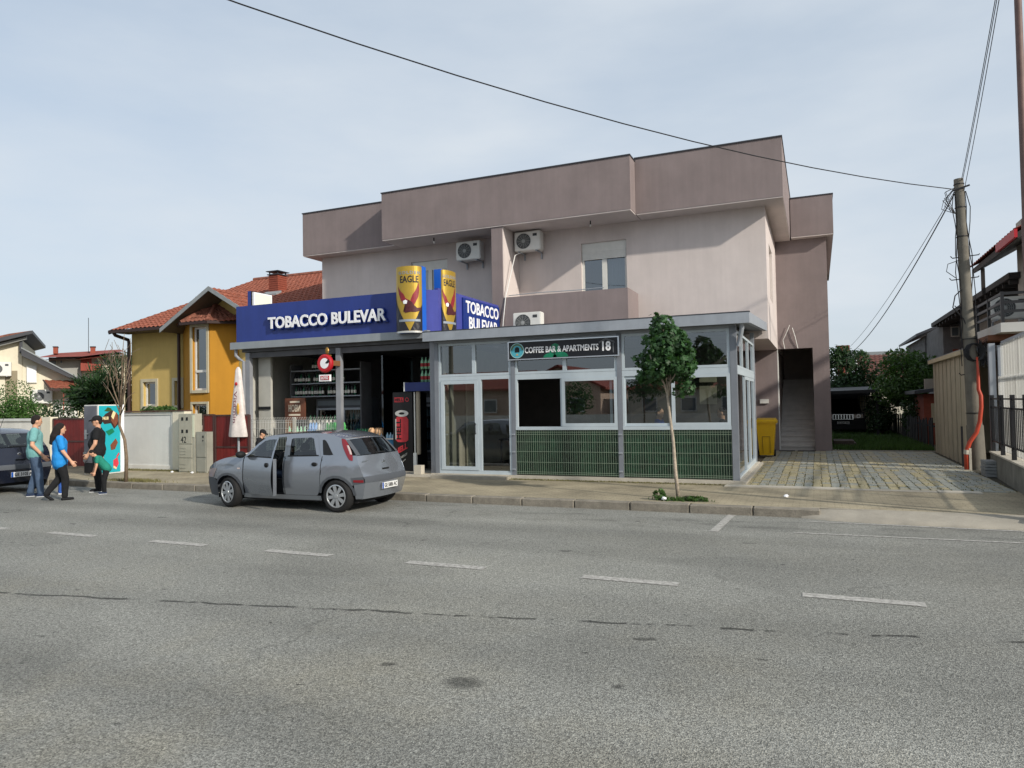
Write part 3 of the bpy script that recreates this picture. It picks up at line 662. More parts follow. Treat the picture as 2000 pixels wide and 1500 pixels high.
# sign over the terrace
S = thing('cafe_sign', (-5.23, 15.05, 2.86), 'black cafe sign board with round turquoise logo and house number', 'sign')
obj('board', MB().box(-6.50,-3.94,15.05,15.10,2.88,3.26), M('sign_black', H('191b20'), .35, var=.2, scale=2), S)
fr = MB(); 
for bx in ((-6.53,-3.91,15.035,15.105,2.855,2.878), (-6.53,-3.91,15.035,15.105,3.262,3.285), (-6.53,-6.502,15.035,15.105,2.88,3.26), (-3.938,-3.91,15.035,15.105,2.88,3.26)): fr.box(*bx)
obj('frame', fr, 'chrome', S)
M('sign_green', H('127a58'), .4, var=.35, scale=5)
gb = MB()
for k, (cx, rx, rz) in enumerate(((-5.50,.16,.10), (-5.25,.18,.12))):
    gb.prism([(cx+rx*math.cos(a*math.pi/12), 15.047, 2.885+rz*max(0, math.sin(a*math.pi/12))) for a in range(0, 13)][::-1], (0,.002,0))
gb.prism([(-5.52,15.0475,2.99),(-5.22,15.0475,2.99),(-5.30,15.0475,3.17),(-5.37,15.0475,3.2),(-5.45,15.0475,3.17)], (0,.0018,0))
obj('green_motif', gb, 'sign_green', S)
tx = on_front(fit(text_mb('COFFEE BAR & APARTMENTS', .2, .002, .004), 1.74, .14), -5.24, 15.045, 3.07); obj('lettering', tx, 'sign_white', S)
tx = on_front(fit(text_mb('18', .2, .004, .006), .19, .21), -4.19, 15.045, 3.08); obj('house_number', tx, 'sign_white', S)
q = MB()
for dz in (0, .022): q.bar((-4.36,15.046,3.15+dz),(-4.20,15.046,3.225+dz),.008).bar((-4.20,15.046,3.225+dz),(-4.01,15.046,3.15+dz),.008)
q.bar((-4.04,15.046,2.93),(-4.04,15.046,3.14),.012); obj('roof_outline', q, M('outline_grey', H('7a7d82'), .5, var=0), S)
lg = obj('logo', MB().lathe([(0,.0),(.155,.0),(.155,.006)], (-6.30,15.044,3.07), 'y', 32), M('turquoise', H('4fa9bb'), .4, var=.05), S)
obj('logo_ring', MB().lathe([(.158,-.004),(.172,-.004),(.172,.004)], (-6.30,15.044,3.07), 'y', 32), M('ring_pale', H('a8d4d6'), .4, var=0), lg)
obj('logo_band', MB().lathe([(.118,-.002),(.15,-.002)], (-6.30,15.044,3.07), 'y', 32, 0.1, math.pi-.1), M('logo_olive', H('5b6b3e'), .5, var=.1), lg)
obj('logo_pot', MB().prism([(-6.36,15.041,3.03),(-6.24,15.041,3.03),(-6.25,15.041,3.13),(-6.30,15.041,3.16),(-6.35,15.041,3.13)], (0,.002,0)), 'dark', lg)
obj('logo_leaf', MB().prism([(-6.33,15.040,2.96),(-6.27,15.040,2.96),(-6.28,15.040,3.0),(-6.32,15.040,3.0)], (0,.002,0)), M('logo_sand', H('b9a27a'), .5, var=.1), lg)

# ------------------------------------------------------------------ tobacco shop
K = thing('tobacco_shop', (-11.6, 15.4, .13), 'open-fronted tobacco shop under a blue sign band left of the cafe', 'shop')
obj('floor', MB().box(-14.75,-8.55,15.2,20.0,.1,.20), 'concrete', K)
obj('step', MB().box(-10.5,-8.5,14.95,15.19,.1,.18), 'concrete_light', K)
M('shop_grey', H('8f9298'), .5, metal=.1, var=.1, streak=.05)
obj('post', MB().box(-14.62,-14.47,15.3,15.42,.2,3.4), 'shop_grey', K)
obj('post', MB().box(-11.56,-11.41,15.3,15.42,.2,3.4), 'shop_grey', K)
obj('post', MB().box(-8.72,-8.56,15.26,15.40,.2,3.4), 'shop_grey', K)
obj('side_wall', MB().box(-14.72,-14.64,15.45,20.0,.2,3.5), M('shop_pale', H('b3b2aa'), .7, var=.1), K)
obj('partition', MB().box(-14.45,-14.02,15.62,15.70,.2,3.35), 'shop_pale', K)
obj('partition_rail', MB().box(-14.45,-14.02,15.59,15.617,1.82,1.9), 'dark', K)
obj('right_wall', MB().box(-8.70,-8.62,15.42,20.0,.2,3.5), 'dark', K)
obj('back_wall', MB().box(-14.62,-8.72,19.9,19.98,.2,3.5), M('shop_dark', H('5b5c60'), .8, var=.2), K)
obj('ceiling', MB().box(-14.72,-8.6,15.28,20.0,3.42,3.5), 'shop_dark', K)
obj('lintel', MB().box(-14.62,-8.75,15.34,15.40,3.26,3.40), 'shop_dark', K)
obj('fascia', MB().box(-14.98,-8.68,15.10,15.24,3.50,3.69), M('fascia_grey', H('90969b'), .45, metal=.15, var=.08, streak=.06), K)
obj('roof', MB().box(-14.85,-8.8,15.25,20.0,3.52,3.60), 'roof_panel', K)
obj('gutter_pipe', MB().tube([(-14.86,15.2,3.5),(-14.86,15.2,3.33),(-14.80,15.26,3.24),(-14.66,15.28,3.16),(-14.66,15.28,.2)], .045, 8), 'shop_grey', K)
obj('open_door_glass', MB().box(-10.55,-10.50,15.9,17.4,.2,3.2), 'car_glass', K)
obj('door_frame', MB().box(-11.05,-10.99,17.6,17.66,.2,3.2).box(-9.35,-9.29,17.6,17.66,.2,3.2), 'dark', K)
# sign band wrapping the corner
G = thing('shop_sign_band', (-11.8, 15.25, 3.7), 'long blue shop sign band turning the corner above the tobacco shop', 'sign')
obj('front_panel', MB().box(-14.90,-8.90,15.26,15.36,3.695,4.71), 'blue_sign', G)
obj('corner_panel', MB().hexa([(-8.895,15.262,3.63),(-8.56,15.45,3.63),(-8.63,15.52,3.63),(-8.97,15.36,3.63)], [(-8.895,15.262,4.712),(-8.56,15.45,4.712),(-8.63,15.52,4.712),(-8.97,15.36,4.712)]), M('blue_violet', H('454b98'), .4, var=.1, streak=.1), G)
obj('side_panel', MB().box(-8.66,-8.57,15.47,19.10,3.6,4.76), 'blue_violet', G)
M('led_blue', H('16307a'), .4, var=.05)
for i in range(10): pass
tw = fit(text_mb('TOBACCO BULEVAR', .4, .012, .010), 3.78, .32); halo = fit(text_mb('TOBACCO BULEVAR', .4, .03, .034), 3.86, .39)
obj('letter_backing', on_front(halo, -11.80, 15.215, 4.165), 'led_blue', G); obj('lettering', on_front(tw, -11.80, 15.17, 4.165), 'sign_white', G)
for word, z in (('TOBACCO', 4.47), ('BULEVAR', 4.05)):
    tw = fit(text_mb(word, .4, .006, .008), 2.10 if word == 'TOBACCO' else 1.86, .33); obj('lettering', on_right(tw, -8.522, 17.93 if word == 'TOBACCO' else 17.99, z), 'sign_white', G)
obj('letter_backing', MB().box(-8.568,-8.53,16.74,19.07,3.82,4.69), 'led_blue', G)
# light box behind the band
lb = thing('light_box', (-14.5, 15.9, 4.7), 'blank white light box with a blue edge above the left end of the sign', 'light box')
obj('case', MB().box(-14.86,-14.74,15.66,16.5,4.6,5.2), 'blue_sign', lb); obj('panel', MB().box(-14.735,-14.66,15.70,16.42,4.62,5.17), 'sign_white', lb)
obj('frame', MB().box(-14.742,-14.73,15.66,16.47,4.6,5.2), 'dark', lb); obj('face', MB().quad((-14.655,15.73,4.66),(-14.655,16.38,4.66),(-14.655,16.38,5.14),(-14.655,15.73,5.14)), M('lightbox_face', H('e6ead8'), .5, var=.03), lb)
# can-shaped advertising boxes
M('gold', H('b9993f'), .38, metal=.45, var=.12, scale=5); M('can_black', H('23222a'), .4, var=.15)
M('eagle_red', H('8d2530'), .45, var=.25, scale=14); M('can_rim', H('cfcfca'), .3, metal=.5, var=.05); M('can_band', H('8f99a5'), .4, var=.15)
def can_sign(X, Y, ang, label, sh=0., fl=.8):
    c = thing('can_sign', (X, Y, 3.62), label, 'sign', 'golden can shaped signs', rz=ang, local=True)
    r, h = .345, 1.62
    def wrap(mb, off=.006):   # flat (x, z) art -> front of the can (facing local -y)
        return mb.mapv(lambda p: (lambda a_: Vector(((r+off+p.y)*math.sin(a_), -(r+off+p.y)*math.cos(a_)*fl, p.z)))(max(-1.55, min(1.55, p.x/r+sh))))
    def art(poly, off=.006, seg=6):
        bm = bmesh.new(); bm.faces.new([bm.verts.new((x, 0, z)) for x, z in poly]); bmesh.ops.triangulate(bm, faces=bm.faces[:])
        for _ in range(3): bmesh.ops.subdivide_edges(bm, edges=[e for e in bm.edges if abs(e.verts[0].co.x-e.verts[1].co.x) > .07], cuts=1); bmesh.ops.triangulate(bm, faces=bm.faces[:])
        mb = MB(); bm.verts.index_update(); mb.add([v.co.copy() for v in bm.verts], [tuple(v.index for v in f.verts) for f in bm.faces]); bm.free()
        return wrap(mb, off)
    b = MB(); n_ = 24; hw = math.pi/2
    for k in range(n_):
        a0 = -hw+2*hw*k/n_; a1 = -hw+2*hw*(k+1)/n_
        for z0, z1 in ((.04, h),): b.quad(*[(r*math.sin(a), -r*fl*math.cos(a), z) for a, z in ((a0,z0),(a1,z0),(a1,z1),(a0,z1))])
    b.add([(r*math.sin(-hw+2*hw*k/n_), -r*fl*math.cos(-hw+2*hw*k/n_), h) for k in range(n_+1)], [tuple(range(n_+1))])
    body = obj('can_body', b, 'gold', c, smooth='auto')
    obj('back_box', MB().box(-r-.0,r+.0,.004,.20,.02,h+.02), 'blue_bright', c)
    obj('base_rim', MB().lathe([(r-.02,.0),(r+.012,.0),(r+.012,.045),(r-.02,.045)], (0,0,0), 'z', 24, math.pi, 2*math.pi).mapv(lambda p: Vector((p.x, p.y*fl, p.z))), 'can_rim', c)
    e = math.pi/2*r*.99
    for sgn in (-1, 1):
        obj('dark_corner', art([(sgn*e*1.5,.05),(sgn*.01,.05),(sgn*.16,.33),(sgn*.33,.62),(sgn*.44,.78),(sgn*e,.92),(sgn*e*1.5,.95)][::sgn]), 'can_black', c)
    wing = [(-.03,.60),(-.10,.68),(-.22,.78),(-.30,.96),(-.335,1.14),(-.24,1.02),(-.15,.94),(-.10,.84),(-.03,.80)]
    wing2 = [(.02,.62),(.03,.80),(.08,.92),(.17,1.04),(.25,1.22),(.27,1.06),(.24,.88),(.16,.74),(.10,.64)]
    body_ = [(-.10,.74),(-.02,.80),(.06,.74),(.12,.66),(.20,.60),(.34,.62),(.30,.54),(.16,.50),(.02,.50),(-.10,.48),(-.16,.52),(-.04,.58)]
    for w_ in (wing, wing2): obj('eagle_wing', art(w_, .008), 'eagle_red', c)
    obj('eagle_body', art(body_, .010), M('eagle_dark', H('4d1f25'), .5, var=.3, scale=20), c)
    obj('eagle_head', art([(-.15,.70),(-.07,.70),(-.05,.77),(-.10,.80),(-.17,.77)], .012), 'sign_white', c)
    for wd_, z, sz, m_ in (('GOLDEN', 1.46, (.60,.075), 'can_band'), ('EAGLE', 1.30, (.50,.17), 'can_black')):
        t_ = fit(text_mb(wd_, .2, .001, .004, res=2, spacing=1.25 if wd_ == 'GOLDEN' else 1.0), *sz); t_.mapv(lambda p: Vector((p.x, p.z, p.y+z)))
        obj('lettering', wrap(t_, .008), m_, c)
    obj('small_print_band', art([(-.30,.27),(.30,.27),(.30,.325),(-.30,.325)], .009), 'can_band', c)
    return c
can_sign(-9.14, 15.06, 0, 'golden can sign with red eagle on the front of the blue band', .42)
can_sign(-8.56, 15.95, math.pi/2, 'golden can sign with red eagle on the side of the blue band', -.40, .42)
# round beer sign hung on the shop post
rs = thing('hanging_round_sign', (-11.5, 15.1, 2.8), 'red and white round hanging sign on the middle shop post', 'sign')
obj('disc', MB().lathe([(0,-.06),(.20,-.06),(.235,-.03),(.235,.03),(.20,.06),(0,.06)], (-11.62,14.95,2.98), 'y', 28), 'red', rs, smooth='auto')
obj('swirl', MB().lathe([(0,-.068),(.135,-.064)], (-11.60,14.95,2.98), 'y', 24), 'sign_white', rs)
obj('notch', MB().prism([(-11.58,14.88,2.98),(-11.48,14.88,3.08),(-11.43,14.88,3.02),(-11.50,14.88,2.97)], (0,.006,0)), 'dark', rs)
obj('name_plate', MB().box(-11.80,-11.47,14.92,14.99,2.52,2.69), 'sign_white', rs)
obj('red_band', MB().box(-11.75,-11.48,14.912,14.918,2.555,2.66), 'red', rs)
obj('lettering', on_front(fit(text_mb('LOTO', .1, .002, .003), .22, .075), -11.615, 14.908, 2.607), 'sign_white', rs)
obj('bracket', MB().box(-11.50,-11.41,15.0,15.298,2.92,3.05), M('rust', H('7d5637'), .7, var=.2), rs)
obj('finial', MB().ell((-11.56,14.95,3.30),.06,.03,.10,8,6).tube([(-11.62,14.95,3.2),(-11.5,15.05,3.18)], .02, 6), M('brass', H('8a6a34'), .4, metal=.5, var=.2), rs)

# ------------------------------------------------------------------ things in and in front of the shop
M('bottle_green', H('2a6446'), .15, var=.1); M('bottle_dark', H('141a1c'), .15, var=.1); M('bottle_pale', H('92c7a3'), .15, var=.1); M('bottle_water', H('9fc3d8'), .15, var=.1)
M('label_pale', H('d8d5cc'), .6, var=.1); M('label_red', H('a03034'), .6, var=.1)
def bottle_proto(name, m, h=.30, r=.038, lab='label_pale'):
    o = bpy.data.objects.new(name, None); COL.objects.link(o)
    obj('body', MB().lathe([(0,0),(r,.0),(r,h*.58),(r*.42,h*.78),(r*.36,h*.95),(0,h*.95)], (0,0,0), 'z', 10), m, o, smooth=True)
    obj('cap', MB().lathe([(r*.42,h*.93),(r*.42,h),(0,h)], (0,0,0), 'z', 8), 'dark', o)
    obj('paper_label', MB().lathe([(r*1.02,h*.2),(r*1.02,h*.48)], (0,0,0), 'z', 10), lab, o)
    return o
first = {}
def bottle(kind, loc, label, group):
    spec = {'green': ('bottle_green', .30, .038, 'label_pale'), 'dark': ('bottle_dark', .31, .038, 'label_pale'), 'pale': ('bottle_pale', .32, .045, 'label_red'), 'water': ('bottle_water', .32, .045, 'blue_bright')}[kind]
    if kind not in first:
        o = bottle_proto('bottle', *spec); first[kind] = o; o.location = loc
    else:
        o = dup(first[kind], (0, 0, 0)); o.location = loc
    o.rotation_euler = (0, 0, random.uniform(0, 6)); return tag(o, label, 'bottle', group)
sh = thing('bottle_rack', (-13.0, 16.6, .2), 'dark stepped shelf rack full of wine bottles behind the left shop window', 'shelf')
for z in (2.18, 2.55, 2.92): obj('shelf', MB().box(-14.0,-11.62,16.45,16.9,z-.03,z), 'steel_grey', sh)
obj('side_panel', MB().box(-14.05,-14.0,16.45,16.95,.2,3.1), 'shop_dark', sh); obj('side_panel', MB().box(-11.62,-11.58,16.45,16.95,.2,3.1), 'shop_dark', sh)
for r0, (z, n_, x0) in enumerate(((2.18, 22, -13.93), (2.55, 18, -13.93), (2.92, 6, -13.3))):
    cnt = -1
    for k in range(n_):
        if random.random() < .08: continue
        nm = ('lowest', 'middle', 'top')[r0]; cnt += 1
        bottle('dark' if (k*7+r0) % 3 else 'green', (x0+k*.098, 16.56+random.uniform(-.02,.02), z), '%s wine bottle from the left on the %s shelf of the rack' % (ORD[cnt], nm), 'wine bottles on the %s shelf' % nm)
# drink refrigerators with glass doors
M('fridge_dark', H('4a4d52'), .4, var=.1); M('fridge_inside', H('6a7278'), .6, var=.1)
def fridge(x0, x1, y, z1, label, head=None, parts=4):
    f_ = thing('drinks_fridge', ((x0+x1)/2, y, .2), label, 'fridge', 'drink refrigerators in the shop')
    obj('cabinet', MB().box(x0,x0+.05,y,y+.6,.2,z1).box(x1-.05,x1,y,y+.6,.2,z1).box(x0+.05,x1-.05,y,y+.6,z1-.26,z1).box(x0+.05,x1-.05,y,y+.6,.2,.45).box(x0+.05,x1-.05,y+.55,y+.6,.45,z1-.26), 'fridge_dark', f_)
    for k in range(parts):
        z = .5+k*(z1-.26-.5)/parts; obj('shelf', MB().box(x0+.06,x1-.06,y+.08,y+.54,z-.015,z), 'steel_grey', f_)
    fr_ = obj('door', MB().box(x0+.03,x0+.09,y-.04,y-.003,.46,z1-.27).box(x1-.09,x1-.03,y-.04,y-.003,.46,z1-.27).box(x0+.09,x1-.09,y-.04,y-.003,z1-.33,z1-.27).box(x0+.09,x1-.09,y-.04,y-.003,.46,.52), 'steel_grey', f_)
    obj('pane', MB().quad((x0+.09,y-.02,.52),(x1-.09,y-.02,.52),(x1-.09,y-.02,z1-.33),(x0+.09,y-.02,z1-.33)), 'car_glass', fr_)
    b = MB()
    for k in range(parts):
        z = .5+k*(z1-.26-.5)/parts
        for i in range(int((x1-x0-.2)/.085)): b.lathe([(.032,0),(.032,.16),(.014,.21),(.014,.25)], (x0+.13+i*.085, y+.2, z), 'z', 7)
    o = obj('drink_bottles', b, random.choice(['bottle_green','bottle_dark','bottle_water']), f_); o['kind'] = 'stuff'
    if head: obj('header', MB().box(x0+.06,x1-.06,y-.02,y-.003,z1-.2,z1-.06), head, f_)
fridge(-13.35,-12.45,16.75,2.1,'dark glass-door fridge right of the brown poster', 'fridge_inside')
fridge(-12.42,-11.60,16.75,2.1,'dark glass-door fridge just left of the middle shop post', 'fridge_inside')
fridge(-11.15,-10.40,18.6,2.15,'narrow fridge with a grey header deep inside the shop', 'steel_grey')
fridge(-10.33,-9.45,18.3,2.2,'wide dark fridge deep inside the shop behind the energy drink cooler', None)
for k in range(9): bottle('dark', (-10.25+k*.09, 18.5, 2.2), '%s bottle from the left on top of the wide fridge inside the shop' % ORD[k], 'bottles on the wide fridge')
# brown poster on a counter display
ps = thing('poster_display', (-13.55, 16.0, .2), 'brown poster display with pale lettering behind the wire fence', 'poster')
obj('panel', MB().box(-13.70,-13.0,15.82,15.86,1.52,2.12), M('poster_brown', H('6a4130'), .6, var=.2), ps)
obj('leg', MB().box(-13.70,-13.42,15.83,15.90,.2,1.518), M('poster_wood', H('8a6038'), .6, var=.3, scale=6), ps)
obj('lettering', on_front(fit(text_mb('НОВИ', .2, .003, .004), .40, .20), -13.36, 15.815, 1.84), M('cream_print', H('d9cdb8'), .6, var=.05), ps)
obj('small_print', MB().box(-13.56,-13.16,15.813,15.819,1.63,1.68).box(-13.52,-13.18,15.813,15.819,1.99,2.04), 'cream_print', ps)
# counter with goods behind the wire fence
ct = thing('goods_table', (-12.6, 15.7, .2), 'low table of packaged goods behind the wire fence', 'table')
obj('top', MB().box(-13.95,-11.65,15.5,15.95,1.0,1.04), 'steel_grey', ct); 
for x in (-13.9,-12.8,-11.7): obj('leg', MB().box(x-.03,x+.03,15.55,15.9,.2,.998), 'steel_grey', ct)
def pack(x, y, z, m, label, s=(.16,.14,.2)):
    p = MB()
    for k in range(2):
        for j in range(3): p.lathe([(0,0),(s[0]*.17,0),(s[0]*.18,s[2]*.8),(s[0]*.08,s[2]*.95),(s[0]*.08,s[2]),(0,s[2])], (x+(j-1)*s[0]*.36, y+(k-.5)*s[1]*.5, z), 'z', 8)
    t_ = thing('bottle_pack', (x, y, z), label, 'drink pack', None)
    o = obj('bottles', p, m, t_, smooth='auto'); o['kind'] = 'stuff'
    obj('wrap', MB().box(x-s[0]*.56,x+s[0]*.56,y-s[1]*.52,y+s[1]*.52,z+.01,z+s[2]*.55), m if m != 'bottle_green' else M('wrap_green', H('4fb85f'), .4, var=.3, scale=20), t_)
M('pack_blue', H('7fa9dc'), .4, var=.35, scale=18); M('pack_lime', H('6fd67d'), .4, var=.35, scale=18); M('pack_pink', H('c98d7a'), .5, var=.4, scale=18); M('pack_white', H('d6d4cf'), .5, var=.3, scale=18)
for i, (x, m, lb_) in enumerate(((-12.55,'pack_blue','blue pack on the goods table'), (-12.25,'pack_white','white pack between the blue and green packs on the goods table'), (-11.98,'pack_lime','bright green pack on the goods table'), (-11.74,'pack_lime','green pack nearest the middle post on the goods table'))):
    pack(x, 15.68, 1.043, m, lb_, (.26,.28,.40))
for i in range(6):
    bottle('pale', (-13.38+i*.13, 15.64, 1.043), '%s pale green bottle from the left on the goods table' % ORD[i], 'pale bottles on the goods table')
for i in range(7):
    bottle('green', (-13.2+i*.14, 16.3, 1.35), '%s green bottle from the left in the row below the brown poster' % ORD[i], 'green bottles on the inner ledge')
obj('ledge', MB().box(-13.35,-12.1,16.2,16.45,1.31,1.348), 'steel_grey', ct)
# white welded wire fence between the shop posts
M('white_wire', H('dcdedb'), .5, var=.05)
fz = thing('wire_fence', (-13.0, 15.3, .2), 'white welded wire fence panel across the left shop opening', 'fence')
q = MB(); n_ = 50
for k in range(n_+1):
    xx = -14.44+(2.86)*k/n_; q.bar((xx,15.36,.22),(xx,15.36,1.52),.0065).bar((xx,15.36,1.52),(xx,15.31,1.60),.0065)
for z in (.3,.55,.8,1.05,1.3,1.46,1.52): q.bar((-14.46,15.352,z),(-11.57,15.352,z),.007)
obj('wire_panel', q, 'white_wire', fz); obj('post', MB().box(-13.02,-12.94,15.33,15.39,.2,1.6), 'shop_pale', fz)
# crates and bottled water stacked in front of the counter
M('water_blue', H('2f6f96'), .3, var=.5, scale=14); M('crate_dark', H('24292e'), .5, var=.3)
for k, (x, y, z, w_, h_, m, lb_) in enumerate(((-10.75,16.0,.2,.5,.42,'water_blue','shrink-wrapped blue water pack low beside the shop entrance'), (-10.2,16.05,.2,.5,.42,'water_blue','blue water pack on the floor beside the black cooler'), (-10.75,16.0,.63,.5,.40,'water_blue','upper blue water pack with a white tray edge'), (-10.2,16.05,.63,.48,.42,'water_blue','topmost blue water pack beside the black cooler'), (-11.2,16.1,.2,.44,.95,'crate_dark','dark stacked crates right of the middle post'))):
    c_ = thing('drink_crate', (x, y, z), lb_, 'crate'); obj('block', MB().box(x-w_/2,x+w_/2,y-.2,y+.2,z,z+h_-.03), m, c_)
    b = MB()
    for i in range(5): b.lathe([(.04,h_-.03),(.04,h_+.03),(.015,h_+.08),(.015,h_+.11)], (x-w_/2+.05+i*(w_-.1)/4, y-.14, z), 'z', 8)
    o = obj('bottle_tops', b, 'bottle_water' if m == 'water_blue' else 'bottle_green', c_); o['kind'] = 'stuff'
    obj('edge', MB().box(x-w_/2,x+w_/2,y-.206,y-.2005,z+h_-.07,z+h_-.03), 'pack_white', c_)
bg_ = thing('snack_bags', (-10.75, 15.95, 1.07), 'cream and orange bags heaped on the water packs', 'bags')
bb = MB()
for i in range(5): bb.ell((-10.95+i*.09, 15.95+random.uniform(-.05,.05), 1.16), .07,.10,.13, 8, 6)
obj('bag_heap', bb, M('bag_cream', H('c9a27c'), .6, var=.5, scale=12), bg_, smooth=True)
# energy drink cooler
E_ = thing('energy_drink_cooler', (-9.72, 15.9, .2), 'tall black energy drink cooler with red can print at the shop front', 'cooler')
obj('front', MB().box(-10.03,-9.45,15.62,15.70,.2,2.2), M('cooler_black', H('1a1a1c'), .3, var=.15), E_)
obj('body', MB().box(-10.02,-9.46,15.702,16.35,.2,2.19), 'dark', E_)
M('hell_red', H('b5353c'), .4, var=.2, scale=8)
obj('logo_panel', MB().box(-9.98,-9.70,15.612,15.618,1.95,2.07), 'hell_red', E_)
obj('logo', on_front(fit(text_mb('HELL', .1, .002, .003), .24, .08), -9.84, 15.608, 2.01), 'cooler_black', E_)
obj('logo_swirl', MB().lathe([(.035,-.002),(.055,-.002)], (-9.60,15.612,2.01), 'y', 14), 'hell_red', E_)
obj('can_lid', MB().lathe([(0,-.004),(.20,-.004)], (-9.76,15.61,1.66), 'y', 24).mapv(lambda p: Vector((p.x, p.y, 1.66+(p.z-1.66)*.42))), 'can_rim', E_)
obj('can_hole', MB().lathe([(0,-.008),(.085,-.008)], (-9.76,15.61,1.66), 'y', 18).mapv(lambda p: Vector((p.x, p.y, 1.66+(p.z-1.66)*.35))), 'dark', E_)
obj('can_print', MB().prism([(-9.95,15.612,.98),(-9.88,15.612,.93),(-9.66,15.612,.93),(-9.58,15.612,.98),(-9.57,15.612,1.50),(-9.63,15.612,1.58),(-9.90,15.612,1.58),(-9.96,15.612,1.50)][::-1], (0,.005,0)), 'hell_red', E_)
tt = fit(text_mb('HELL', .3, .002, .006), .52, .15); tt.mapv(lambda p: Vector((-p.y, p.x, p.z))); obj('can_lettering', on_front(tt, -9.86, 15.608, 1.26), 'cooler_black', E_)
obj('can_shade', MB().box(-9.955,-9.925,15.605,15.611,1.0,1.52), 'can_rim', E_)
tt = fit(text_mb('HELL', .2, .003, .008), .36, .15); tt.mapv(lambda p: Vector((p.x, p.y+p.x*.5, p.z))); obj('slogan', on_front(tt, -9.78, 15.608, .76), 'hell_red', E_)
tt = fit(text_mb('ENERGY', .2, .003, .002), .22, .06); tt.mapv(lambda p: Vector((p.x, p.y+p.x*.55, p.z))); obj('slogan', on_front(tt, -9.72, 15.608, .58), 'can_rim', E_)
obj('stripe', MB().prism([(-9.84,15.611,.38),(-9.82,15.611,.37),(-9.66,15.611,.49),(-9.67,15.611,.505)][::-1], (0,.004,0)), 'can_rim', E_)
# ribbed white hose standing beside it
hz_ = MB(); pr = []
z = .62
while z < 2.18: pr += [(.052, z), (.062, z+.018), (.052, z+.036)]; z += .037
hz_.lathe(pr, (-9.30,15.66,0), 'z', 12); 
H_ = thing('ribbed_hose', (-9.30, 15.66, .2), 'ribbed pale hose standing upright right of the black cooler', 'hose')
obj('hose', hz_, M('hose_grey', H('a39a88'), .6, var=.1), H_, smooth=True); obj('pole', MB().tube([(-9.385,15.62,.2),(-9.385,15.62,2.2)], .018, 6), 'white', H_); obj('foot', MB().box(-9.43,-9.34,15.60,15.66,.2,.66), 'white', H_)
wb = thing('wall_shelf', (-9.1, 15.8, 2.24), 'small blue shelf holding green bottles above the cooler', 'shelf')
obj('board', MB().box(-9.62,-8.74,15.55,15.95,2.22,2.44), M('shelf_blue', H('27346e'), .4, var=.1), wb); obj('end_cap', MB().box(-9.66,-9.622,15.55,15.95,2.22,2.45), 'white_plastic', wb)
for r0 in range(2):
    for k in range(4): bottle('pale', (-9.20+k*.11, 15.72, 2.445+r0*.33), '%s pale green bottle from the left in the %s row on the blue shelf' % (ORD[k], ('lower', 'upper')[r0]), 'bottles on the blue shelf')
bx = thing('small_block', (-8.98, 15.1, .2), 'small white concrete block at the corner of the shop step', 'block'); obj('block', MB().box(-9.07,-8.87,15.02,15.19,.185,.40), 'concrete_light', bx)
# closed parasol in a printed white cover
pa = thing('closed_parasol', (-14.35, 14.75, .13), 'closed white parasol with colourful print at the left shop corner', 'parasol')
pr_ = MB(); n_ = 18; rows = []
for z, r in ((2.98,.03),(2.9,.085),(2.5,.13),(2.0,.19),(1.6,.23),(1.15,.29),(1.10,.285)):
    rows.append([(-14.35+r*(1+.13*math.sin(5*a*2*math.pi/n_+z*2))*math.cos(a*2*math.pi/n_), 14.75+r*.6*(1+.13*math.cos(4*a*2*math.pi/n_+z))*math.sin(a*2*math.pi/n_), z) for a in range(n_)])
pr_.add([p for rw in rows for p in rw], [(j*n_+i, j*n_+(i+1) % n_, (j+1)*n_+(i+1) % n_, (j+1)*n_+i) for j in range(len(rows)-1) for i in range(n_)])
obj('canopy', pr_, M('parasol_cloth', H('d8d0cc'), .8, var=.14, scale=9, streak=.1), pa, smooth=True)
obj('pole', MB().tube([(-14.35,14.75,.2),(-14.35,14.75,1.2)], .03, 8), 'steel_grey', pa); obj('base', MB().lathe([(0,0),(.26,0),(.26,.06),(.05,.09),(0,.09)], (-14.35,14.75,.131), 'z', 20), 'concrete', pa)
tt = fit(text_mb('Vitamin', .3, .003, .002), .85, .13); tt.mapv(lambda p: Vector((p.y, -p.x, p.z)))
tt.mapv(lambda p: Vector((-14.31+p.x*.8, 14.75-(.6*(.145+(2.62-(1.9+p.y))*.105)+.035)-p.z, 1.9+p.y))); obj('lettering', tt, M('parasol_print', H('7d4a58'), .7, var=.2), pa)
obj('print_mark', MB().ell((-14.31,14.63,2.52),.05,.02,.05,8,6), 'red', pa)
obj('print_mark', MB().ell((-14.22,14.60,1.85),.05,.02,.16,8,6), M('print_yellow', H('d2a23e'), .7, var=.2), pa)

# ------------------------------------------------------------------ left: garden wall, gates, cabinets, vending cabinet
YL = 14.73
M('wall_white', H('d8d6cf'), .85, var=.08, scale=2, bump=.2, streak=.06); M('wall_grey', H('cfd0cd'), .85, var=.06, scale=2, bump=.2, streak=.05); M('pillar_cream', H('d9d3c0'), .85, var=.06, bump=.2)
M('gate_wood', H('6e1f1d'), .5, var=.22, scale=3, streak=.2); M('gate_frame', H('4a3432'), .5, var=.15)
W = thing('garden_wall', (-18, YL, .13), 'low white garden wall with a grey panel in front of the yellow house', 'wall')
obj('panel', MB().box(-18.95,-16.75,YL+.04,YL+.2,.12,1.72), 'wall_grey', W)
obj('border', MB().box(-18.95,-16.75,YL+.015,YL+.2,1.722,1.80).box(-18.95,-16.75,YL+.012,YL+.2,.1,.28).box(-16.83,-16.75,YL+.014,YL+.038,.282,1.72), 'wall_white', W)
obj('pillar', MB().box(-16.748,-16.30,YL-.01,YL+.24,.1,1.81), 'pillar_cream', W)
